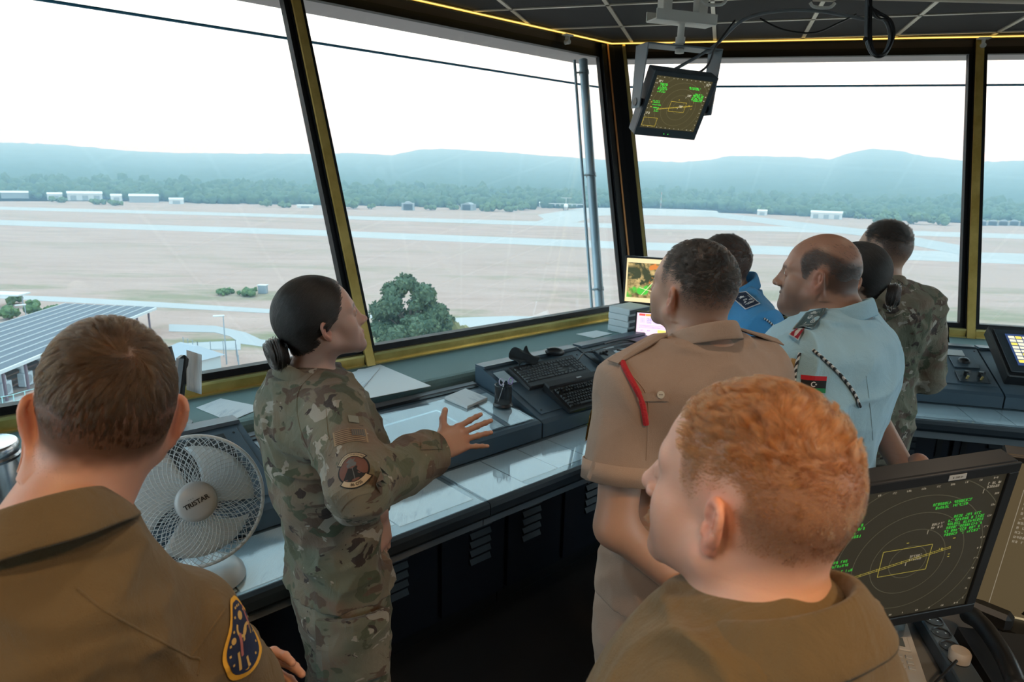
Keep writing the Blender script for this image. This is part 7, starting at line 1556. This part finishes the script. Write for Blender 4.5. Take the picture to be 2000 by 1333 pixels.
for i in range(7):
    j = np.array([.006*math.cos(i*2.1), .006*math.sin(i*1.7), .004*math.sin(i)]); p = [atd(1694+i*.8, -25, 3.1), atd(1692+i, 30, 3.1), atd(1692+i*1.2, 80, 3.1), atd(1706+i*.5, 110-i*.8, 3.1), atd(1728, 106-i, 3.1), atd(1744-i, 70, 3.1), atd(1738-i*1.5, 40, 3.1), atd(1712, 22+i*2, 3.1), atd(1697, 10, 3.1), atd(1695, -25, 3.1)]
    MB().tube(smooth_path([q-o0+j for q in p], 6), .0042, 6).build('cable_strand', m_cab_g if i % 3 else m_bk, cb, smooth=True)
MB().tube([atd(1687, 76, 3.1)-o0, atd(1702, 78, 3.1)-o0], .009, 8).build('cable_tie', m_bk, cb)
for k, x in enumerate((1272, 1279, 1286)): cable('%s thin black lead from the yoke arm, arching behind the hanging monitor' % ORD[k], [atd(x-8, 148, 3.45), atd(x-5, 136, 3.46), atd(x+3, 134, 3.47), atd(x+6, 148, 3.48)], .0028, group='leads behind the hanging monitor')
# ---- fan
m_fan = mat('fan_white', (.62, .66, .67), .35); m_fang = mat('fan_grille', (.52, .56, .58), .4); m_hub = mat('fan_hub', (.46, .47, .47), .32); m_blade = mat('fan_blade', (.58, .66, .70), .3)
fb = atz(402, 1132, .7615); hubp = fb+np.array([.0, .0, .265])-unit(np.array([fb[0], fb[1], 0]))*.02; hubp = atd(381, 979, (hubp-EYE)@_f)
fn = thing('desk_fan', 'white desk fan with wire guard standing on the worktop', 'fan', frame(fb)); nz = unit(EYE-hubp); nz = unit(nz+_r*.06-_u*.03); ux = unit(np.cross((0, 0, 1.), nz)); uy = np.cross(nz, ux); FH = frame(hubp-fb, ux, uy, nz)
RG = .176
def guard(z_of, n, tw, name, m):
    mb = MB(FH)
    for sg in (1, -1):
        for i in range(n):
            a0 = 2*math.pi*i/n; P = []
            for q in np.linspace(0, 1, 11): r = .050+(RG-.050)*q; a = a0+sg*tw*q; P.append((r*math.cos(a), r*math.sin(a), z_of(q)))
            mb.tube(P, .00085, 4, cap=False)
    o = mb.build(name, m, fn); o['kind'] = 'stuff'; return o
guard(lambda q: .048*math.cos(q*1.45)**.8+.004, 54, .85, 'front_guard', m_fang); guard(lambda q: -.055*math.cos(q*1.4)**.7-.002, 40, .5, 'back_guard', m_fang)
MB(FH).tube([(RG*math.cos(a), RG*math.sin(a), 0) for a in np.linspace(0, 2*math.pi, 65)[:-1]], .0052, 8, closed=True).build('guard_ring', m_fan, fn, smooth=True)
hb_ = MB(FH@m4(np.eye(3), (0, 0, .046))).lathe([(.052, 0), (.053, .006), (.050, .012), (.040, .0165), (0, .019)], 40).build('hub_cap', m_hub, fn, smooth=True)
V, Fc = d_text('TRISTAR', .0175, bold=.0005); ca, sa = math.cos(.36), math.sin(.36); MB(FH@m4(np.eye(3), (0, 0, .0655))).add([(x*ca-y*sa, x*sa+y*ca-.002, 0) for x, y in V], Fc).add(*(lambda q: ([(x*ca-(y+.0125)*sa-.008, x*sa+(y+.0125)*ca-.005, 0) for x, y in q[0]], q[1]))(d_text('* * *', .008))).build('brand_lettering', m_bk, hb_)
for i in range(3):
    def bl(u, v): r = .022+.128*v; a = 2*math.pi*i/3+.4+(u-.5)*(1.25+.55*v)+.35*v; return (r*math.cos(a), r*math.sin(a), .018-.034*u*(.5+.6*v))
    mb = MB(FH); mb.grid(bl, 12, 8); o = mb.build('blade', m_blade, fn, smooth=True); o.modifiers.new('s', 'SOLIDIFY').thickness = .0022
MB(FH@m4(np.eye(3), (0, 0, -.02))).lathe([(.0, -.03), (.024, -.03), (.026, .03), (0, .034)], 20).build('blade_boss', m_blade, fn, smooth=True)
MB(FH@m4(np.eye(3), (0, 0, -.15))).lathe([(0, 0), (.035, .004), (.05, .03), (.052, .095), (0, .097)], 24).build('motor', m_fan, fn, smooth=True)
nk = hubp-fb-nz*.10; MB().tube([nk, (nk+np.array([0, 0, -.10])), (nk[0]*.85, nk[1]*.85, .045), (nk[0]*.8, nk[1]*.8, .02)], [.016, .017, .021, .026], 14).build('neck', m_fan, fn, smooth=True)
mb = MB()
mb.lathe([(.0, .052), (.05, .050), (.085, .040), (.104, .020), (.108, .004), (.104, 0), (0, 0)], 40); o = mb.build('base', m_fan, fn, smooth=True)
MB().box((.05, -.06, .043), (.045, .016, .008), m4(rotz(-.6)), .002).build('speed_buttons', m_hub, fn)
# ---- steel bin, leaning mic stand with clipboard at the left
m_steel = mat('brushed_steel', (.60, .62, .64), .25, 1., bump=(60, .15, .002)); p = w1(3.815, .72, .9305)
cn = thing('steel_canister', 'brushed steel canister with a rimmed lid at the left edge of the desk', 'canister', frame(p)); MB().lathe([(0, 0), (.092, 0), (.094, .01), (.078, .165), (0, .165)], 40).build('body', m_steel, cn, smooth=True)
MB().lathe([(.078, .165), (.085, .168), (.087, .176), (.083, .182), (.086, .188), (.086, .205), (.081, .212), (.07, .208), (0, .204)], 40).build('lid', m_steel, cn, smooth=True)
ps = atd(372, 770, 2.38); ps = w1(loc1(ps)[0], .37, .951); st = thing('handset_stand', 'black curved arm with a dark handset panel on the left window shelf', 'arm', frame((ps[0], ps[1], .951)))
MB().tube(smooth_path([(0, 0, 0), (0, 0, .10), (-.01, .01, .20), (-.03, .02, .30)], 4), .030, 16).build('arm', m_bk2, st, smooth=True); MB().lathe([(0, 0), (.06, 0), (.058, .012), (0, .016)], 24).build('foot', m_bk, st, smooth=True)
Fp = frame(atd(352, 738, 2.25)-np.array([ps[0], ps[1], .951]), unit(_r*.5-_f*.6), unit(_u+.12*_r), unit(np.cross(unit(_r*.5-_f*.6), unit(_u+.12*_r)))); MB(Fp).box((0, 0, 0), (.06, .15, .03), ch=.012).build('handset_panel', m_bk, st)
def quad_sheet(name, label, px, z, m, cat='paper', th=.0012, film=None):
    P = [atz(x, y, z) for x, y in px]; c = sum(P)/len(P); t = thing(name, label, cat, frame((c[0], c[1], z))); MB().prism([(q-c)[:2] for q in P], th).build('sheet', m, t)
    if film: MB().prism([(q-c)[:2]*1.02 for q in P], .0008, z0=th+.0006).build('film', m_dglass, t)
    return t
cpb = thing('clip_sheet', 'curved white checklist sheet clipped to the black arm', 'paper', frame(atd(380, 718, 2.24)))
o0 = atd(380, 718, 2.24)
def cs(u, v): q = atd(364+30*u+(v-.5)*-8*u*0, 684+78*v-10*(1-u)*(v > .5)*0+9*u, 2.24+.03*math.sin(u*2.2)); return q-o0
mb = MB(); mb.grid(cs, 10, 6); o = mb.build('sheet', m_paper, cpb, smooth=True); o.modifiers.new('s', 'SOLIDIFY').thickness = .0012
quad_sheet('printed_sheet', 'printed white sheet on the shelf between the clip and the woman', [(431, 779), (515, 796), (448, 824), (383, 797)], .9515, m_paper)
quad_sheet('white_chart', 'big glossy white chart overhanging the shelf beside the left mullion', [(742, 713), (842, 755), (690, 785), (640, 742)], .9515, m_pw, 'chart', .002)
quad_sheet('white_chart', 'white sheet under the big chart on the shelf, next to the woman\'s collar', [(700, 722), (742, 719), (700, 770), (645, 775)], .9545, m_paper, 'chart', .0015)
quad_sheet('white_note', 'small white sheet on the shelf above the inset tablet', [(1125, 653), (1165, 646), (1196, 652), (1160, 661)], .9515, m_pw)
quad_sheet('sticky_note', 'lime green sticky note on the worktop below the thick keyboard', [(1146, 829), (1172, 822), (1190, 836), (1166, 838)], .7615, mat('note_lime', (.45, .72, .06), .8), 'note')
# ---- corner monitors, books, cables, radio
def face_frame(px, py, dep, yaw=0., tilt=0.):
    c = atd(px, py, dep); z = unit((EYE-c)*np.array([1, 1, 0])); z = rotz(yaw)@z; x = np.cross((0, 0, 1.), z); R = np.column_stack([x, (0, 0, 1.), z])@rotx(-tilt); return frame(c, R[:, 0], R[:, 1], R[:, 2])
F = face_frame(1298, 552, 4.42, -.10); mp, s, sw, sh, sx, sy = monitor('map_monitor', 'dark framed monitor with an aerial map by the corner post', F, .53, .315, .035, (.012, .014, .014, .016), mscr=emat('screen_cream', (.85, .66, .36), .9), mbody=m_bk)
g = NT('aerial_map'); co = g.co(); a = g.noise(co, 14, 6, .7); b = g.noise(co, 7, 4, .6, .8); c = g.mix(g.step(a, .40, .62), (.10, .085, .025), (.70, .50, .20)); c = g.mix(g.step(b, .54, .58), c, (.05, .06, .025)); gr = g.noise(g.mapping(co, loc=(5, 2, 0)), 6, 3); c = g.mix(g.step(gr, .60, .64), c, (.08, .60, .05)); c = g.mix(g.step(g.noise(g.mapping(co, loc=(1, 7, 0)), 8, 3), .64, .67), c, (.75, .25, .05))
g.set('Base Color', (.02, .02, .02, 1)); g.set('Emission Color', c); g.set('Emission Strength', .8)
MB().box((sx, sy-.0, .0014), (sw*.96, sh*.80, .0012)).build('map_picture', g.m, s)
for ang, x, y, L in ((.9, -.11, -.05, .11), (-.25, -.10, -.06, .12), (.5, .02, .01, .2)): MB(m4(rotz(ang), (x, y, .0024))).box((0, 0, 0), (L, .004, .0006)).build('map_road', emat('map_road', (.80, .70, .45), .8), s)
def sup(c): a_ = min(loc1(c)[1], loc2(c)[1]); return .9515 if a_ < .43 else (1.0 if a_ < .60 else raised_z(a_)+.016)
stz = F[2, 3]-.9515; MB().box((0, -stz/2-.02, -.06), (.05, stz-.05, .02), ch=.004).build('stand_post', m_goldtrim, mp); MB().box((0, -stz+.006, -.06), (.16, .012, .08), ch=.004).build('stand_foot', m_bk, mp)
F = face_frame(1292, 652, 4.12, -.05, .06); pk_, s, sw, sh, sx, sy = monitor('information_monitor', 'black framed monitor with a pale pink page reading L 26, below the map monitor', F, .325, .25, .03, (.007, .010, .010, .012), mscr=emat('screen_pink', (.92, .66, .80), .95), mbody=m_bk)
def lab(m, items, nm):
    mb = MB()
    for V, Fc in items: mb.add([(p[0]+sx, p[1]+sy, .0022) for p in V], Fc)
    mb.build(nm, m, s)
m_vio = emat('page_violet', (.36, .27, .80), .8); lab(m_vio, [d_text('L', .026, (-.118, .072)), d_text('26', .028, (-.078, .076)), d_text('OPS', .013, (-.078, .056)), d_glyphs(5, .018, (-.01, .074))]+[d_rect(.16, .0018, 1, 1, (-.055, .040-.007*i)) for i in range(3)]+[d_glyphs(4, .008, (-.118+.04*i, .009), i) for i in range(3)]+[d_glyphs(8, .007, (-.10, -.012)), d_glyphs(8, .007, (-.02, -.010))], 'page_lettering')
for i, c in enumerate(((.85, .10, .08), (.90, .38, .08), (.15, .70, .10), (.85, .6, .1))): lab(emat('tab_colour_%s' % 'abcd'[i], c, .9), [d_rect(.036, .013, 1, 1, (-.122+.038*i, .104))], 'page_tab')
lab(emat('page_lilac', (.72, .60, .86), .9), [d_rect(.030, .034, 1, 1, (-.118, .070)), d_rect(.036, .034, 1, 1, (-.08, .070)), d_rect(.06, .034, 1, 1, (-.025, .070))], 'page_cell'); lab(emat('page_yellow', (.92, .75, .18), .9), [d_rect(.05, .018, 1, 1, (.0, .008))], 'page_cell')
zf_ = F[2, 3]-sup(F[:3, 3]-F[:3, 2]*.05)-.04; MB().box((0, -zf_/2-.02, -.04), (.05, zf_-.02, .02), ch=.003).build('stand_post', m_bk, pk_); MB().box((0, -zf_, -.04), (.14, .010, .07), ch=.003).build('stand_foot', m_bk, pk_)
m_bkw = mat('binder_white', (.60, .66, .68), .6); p = atd(1226, 655, 4.40)
for k in range(4): e = thing('binder', ('lowest white binder of the stack', 'second white binder from the bottom of the stack', 'third white binder from the bottom of the stack', 'topmost white binder of the stack')[k]+' beside the pink page monitor', 'binder', m4(rotz(rad(A1)+.05*(k % 2)), (p[0], p[1], .9515+k*.0405)), 'white binders in the window corner'); MB().box((0, 0, .020), (.22, .16, .039), ch=.003).build('cover', m_bkw, e); MB().box((0, -.078, .020), (.21, .006, .026)).build('page_edge', mat('page_dark', (.10, .12, .13), .8), e)
for k, pts in enumerate(([(1150, 688), (1196, 674), (1232, 668), (1258, 676), (1276, 690)], [(1180, 672), (1214, 664), (1246, 670), (1266, 684)], [(1205, 684), (1236, 688), (1256, 697)])):
    cable(('black cable trailing over the control desk towards the pink page monitor', 'thin black cable behind the others beside the pink page monitor', 'short black cable at the far end of the control desk')[k], [onpl(x, y, w1(.8, .70, raised_z(.70)+.026+.014*k), unit(np.cross(D1, unit(N1+np.array([0, 0, .3585]))))) for x, y in pts], .0045)
F = face_frame(1548, 648, 3.75, .15, .2); rd = thing('radio_unit', 'black radio unit with a small orange display behind the blue sleeve', 'radio', F); MB().box((0, 0, -.06), (.26, .15, .12), ch=.005).build('case', m_bk, rd); MB().box((.02, .035, .001), (.07, .016, .002)).build('display', emat('display_orange', (.85, .25, .05), .9), rd); MB().box((-.03, .035, .001), (.03, .016, .002)).build('display_cell', emat('display_grey', (.15, .2, .2), .6), rd); MB(m4(np.eye(3), (.0, -.03, .0))).lathe([(.014, 0), (.012, .014), (0, .015)], 16).build('tuning_knob', m_bk2, rd, smooth=True)
# ---- dark touchscreen on the right desk
F = fslope(w2, 2.262, .72, .062); ts = thing('touch_panel', 'black framed touchscreen with a grid of yellow and green buttons at the right edge', 'touchscreen', F@m4(rotx(.18)))
MB().box((0, 0, .02), (.46, .40, .07), ch=.006).build('housing', m_bk, ts); MB().box((0, 0, .058), (.42, .34, .008), ch=.003).build('bezel', mat('panel_edge', (.03, .04, .05), .4), ts); MB().box((.0, .005, .0632), (.33, .25, .002)).build('screen', emat('screen_blue', (.03, .06, .16), .8), ts)
m_b1, m_b2, m_b3 = emat('button_cream_lit', (.75, .72, .55), .9), emat('button_yellow_lit', (.85, .68, .12), .9), emat('button_green_lit', (.45, .80, .10), .9)
bm = {m: MB().box((0, 0, 0), (.030, .020, .001)).mesh('touch_button', m) for m in (m_b1, m_b2, m_b3)}
for i in range(9):
    for j in range(8): m = m_b3 if (j in (2, 5) and 1 < i < 8) else (m_b2 if (i*3+j) % 5 == 0 else m_b1); link('touch_button', bm[m], ts, m4(np.eye(3), (-.14+.035*i, -.09+.0275*j, .0648)))
# ---- centre desk at the lower right: tilted radar monitor, second monitor, power strip, phone
m_cdesk = mat('centre_desk_grey', (.16, .17, .18), .45, var=(9, .12))
cd = thing('centre_desk', 'grey centre desk at the lower right carrying monitors and phone', 'desk', frame((1.35, 1.2, 0), U(-8), U(82)))
MB().box((.10, .02, .735), (1.05, 1.06, .03), ch=.004).build('top', m_cdesk, cd); MB().box((.10, .02, .40), (.98, .85, .64)).build('cabinet', m_cab, cd); MB().box((.10, .02, .04), (.94, .80, .08)).build('plinth', m_bk, cd)
F, w, h = quad_frame([(1592, 961), (1995, 900), (1893, 1192), (1532, 1259)], 1.36)
rm, s, sw, sh, sx, sy = monitor('radar_monitor', 'big black radar monitor tilted back, right behind the ginger man', F, w, h, .05, (.024, .024, .024, .026), mscr=m_scrd, mbody=m_bk)
radar_face(s, m4(np.eye(3), (sx, sy, .0012)), sw, sh, m_gnd, m_yld, m_whd, m_ringd, 4)
MB(m4(np.eye(3), (w*.18, h/2-.012, .0072))).box((0, 0, 0), (.040, .013, .001)).build('name_sticker', mat('sticker_white', (.6, .6, .58), .6), rm)
V, Fc = d_glyphs(9, .0052); MB(m4(np.eye(3), (w*.18, h/2-.012, .0079))).add([(x, y, 0) for x, y in V], Fc).build('sticker_lettering', m_bk, rm)
zc = F[2, 3]; bk = np.linalg.inv(F)@np.array([*(F[:3, 3]*np.array([1, 1, 0])), 1]); base = np.array([F[0, 3], F[1, 3]])-F[:2, 2]*.20
Mi = np.linalg.inv(F); stp = MB(Mi); stp.tube([(*(F[:2, 3]-F[:2, 2]*.05), zc-.02), (*base, zc-.06), (*base, .785)], [.03, .03, .035], 12); stp.build('stand_post', m_bk, rm, smooth=True); stp = MB(Mi); stp.cyl((*base, .7505), .085, .015, 28); stp.build('stand_foot', m_bk, rm, smooth=True)
F2, w2_, h2_ = quad_frame([(1955, 886), (2290, 930), (2160, 1262), (1882, 1202)], 1.64)
wm, s, sw, sh, sx, sy = monitor('flight_data_monitor', 'second monitor with a brown page at the right edge behind the radar monitor', F2, w2_, h2_, .04, (.018, .016, .016, .020), mscr=emat('screen_brown', (.075, .055, .028), .9), mbody=m_bk)
MB().box((sx, sy-sh/2+.010, .0016), (sw, .016, .001)).build('task_bar', emat('bar_beige', (.36, .29, .17), .8), s)
mb = MB(); [mb.add([(p[0], p[1], .0020) for p in V], Fc) for V, Fc in [d_glyphs(q, .010, (-sw*.33+q*.003, sh*.30-.016*i), i) for i, q in enumerate((9, 8, 7, 5, 5, 6, 5, 8, 6, 4))]]; mb.build('page_lettering', m_whd, s)
MB().box((-sw*.36, -sh*.05, .0018), (.0012, sh*.8, .0008)).build('page_rule', m_whd, s)
for i in range(6): MB().box((-sw*.16, sh*.22-.022*i, .0018), (.03, .018, .0008)).build('page_cell', emat('cell_blue', (.10, .22, .30), .8) if i == 1 else emat('cell_beige', (.30, .26, .18), .8), s)
Mi = np.linalg.inv(F2); b2 = F2[:2, 3]-F2[:2, 2]*.10; stp = MB(Mi); stp.tube([(*(F2[:2, 3]-F2[:2, 2]*.03), F2[2, 3]), (*b2, F2[2, 3]-.05), (*b2, .785)], .03, 12); stp.build('stand_post', m_bk, wm, smooth=True); stp = MB(Mi); stp.cyl((*b2, .7505), .10, .014, 28); stp.build('stand_foot', m_bk, wm, smooth=True)
# power strip with four sockets and a white plug
a, b = atz(1800, 1212, .7515), atz(1880, 1345, .7515); d = unit(b-a); ex = np.array([d[1], -d[0], 0]); ex = -ex if ex@np.array([1, 0, 0]) < 0 else ex
P_ = thing('power_strip', 'blue-grey power strip with round black sockets on the centre desk', 'power strip', frame(a, d, np.cross((0, 0, 1), d)))
Lp = np.linalg.norm(b-a)+.05; MB().box((Lp/2-.03, 0, .022), (Lp+.06, .058, .044), ch=.004).build('housing', mat('strip_blue', (.075, .105, .135), .4), P_)
for i in range(5):
    so = MB(m4(np.eye(3), (.012+i*.052, 0, .0442))).lathe([(.0235, 0), (.0235, .002), (.020, .002), (.019, -.000), (0, .0004)], 28).build('socket', m_bk, P_, smooth=True)
    for y in (-.0095, .0095): MB(m4(np.eye(3), (.012+i*.052, y, .0447))).lathe([(.0026, 0), (0, .0004)], 8).build('contact_hole', MATS['steel'], so)
pl = thing('white_plug', 'round white plug in the nearest socket of the power strip', 'plug', frame(a+d*(.012+4*.052)+np.array([0, 0, .0448]))); MB().lathe([(0, 0), (.023, 0), (.024, .022), (.020, .028), (0, .029)], 28).build('cap', mat('plug_white', (.62, .56, .50), .4), pl, smooth=True); MB().tube([(-.02, -.02, .014), (-.06, -.05, .01), (-.10, -.06, -.03)], .0035, 6).build('flex', m_bk, pl)
# white desk telephone base at the lower middle
c = atz(1734, 1275, .7515); wt = thing('white_console_phone', 'white console telephone with a small grey display beside the power strip', 'telephone', frame(c, unit(np.array([.93, -.28, 0])), unit(np.array([.28, .93, 0]))))
m_wp = mat('phone_white', (.50, .48, .45), .45); MB().hexa([(-.10, -.13, 0), (.055, -.13, 0), (.055, .11, 0), (-.10, .11, 0), (-.10, -.13, .022), (.055, -.13, .022), (.055, .11, .045), (-.10, .11, .045)]).build('body', m_wp, wt)
Fs = m4(rotx(math.atan(.023/.24)), (0, 0, .0335)); MB(Fs).box((.012, -.005, .003), (.06, .05, .006), ch=.002).build('display_frame', m_wp, wt); MB(Fs).box((.010, -.004, .0065), (.040, .030, .001)).build('display', mat('lcd_grey', (.10, .12, .12), .3), wt)
for i in range(3):
    for j in range(3): MB(Fs).box((-.012+.022*i, -.050-.018*j, .002), (.015, .011, .005), ch=.001).build('button', m_hub, wt)
# black telephone with its handset
p0, p1 = atz(1905, 1232, .80), atz(1990, 1345, .80); d = unit(p1-p0); y = np.cross((0, 0, 1), d)
ph = thing('black_telephone', 'black telephone with a thick handset in the lower right corner', 'telephone', frame((*(p0+d*.08)[:2], .7515), d, y)); MB().hexa([(-.09, -.045, 0), (.16, -.045, 0), (.16, .13, 0), (-.09, .13, 0), (-.085, -.04, .05), (.155, -.04, .028), (.155, .125, .028), (-.085, .125, .05)]).build('base', m_bk2, ph)
hs_ = MB().tube(smooth_path([(-.10, -.012, .070), (-.085, -.012, .085), (-.02, -.012, .096), (.07, -.012, .088), (.13, -.012, .066), (.145, -.012, .055)], 5), [.020]*3+[.024]*4+[.021]*14+[.026]*5, 14).build('handset', m_bk, ph, smooth=True); MB(m4(np.eye(3), (-.085, -.012, .108))).lathe([(.006, 0), (0, .001)], 12).build('badge', MATS['steel'], ph)
m_ = MB(); m_.box((-.06, .09, .027), (.17, .05, .05), m4(rotz(.9), (-.09, .035, 0)), .012); tag(link('black_bracket', m_.mesh('black_bracket', m_bk), None, ph.matrix_world@Matrix.Translation((-.02, .02, .0))), 'black rounded bar lying behind the black telephone handset', 'bracket')
quad_sheet('sticky_note', 'yellow-green sticky note with pencilled lettering on the centre desk under the second monitor', [(1968, 1206), (2030, 1200), (2045, 1236), (1978, 1240)], .7525, mat('note_yellow', (.62, .66, .08), .8), 'note')
V, Fc = d_text('ASPEC', .018); c = atz(2000, 1215, .7545); nt_ = [o for o in COL.objects if o.get('label', '').startswith('yellow-green sticky')][0]; MB(np.linalg.inv(np.array(nt_.matrix_world))@frame(c, unit(np.array([.99, -.1, 0])), unit(np.array([.1, .99, 0])))).add([(x-.01, y, 0) for x, y in V], Fc).build('note_lettering', m_drk, nt_)
bt = thing('bottle', 'clear bottle with a pale blue cap peeking over the radar monitor', 'bottle', frame(np.array([*atd(1793, 916, 1.645)[:2], .7505]))); zt = atd(1793, 916, 1.645)[2]-.7505
MB().lathe([(0, 0), (.030, 0), (.032, .01), (.032, zt*.7), (.013, zt*.9), (.013, zt-.012), (0, zt-.012)], 24).build('body', mat('bottle_clear', (.55, .70, .78), .1, trans=.8), bt, smooth=True); MB(m4(np.eye(3), (0, 0, zt-.014))).lathe([(.016, 0), (.016, .018), (0, .02)], 20).build('cap', mat('cap_blue', (.25, .50, .68), .4), bt, smooth=True)
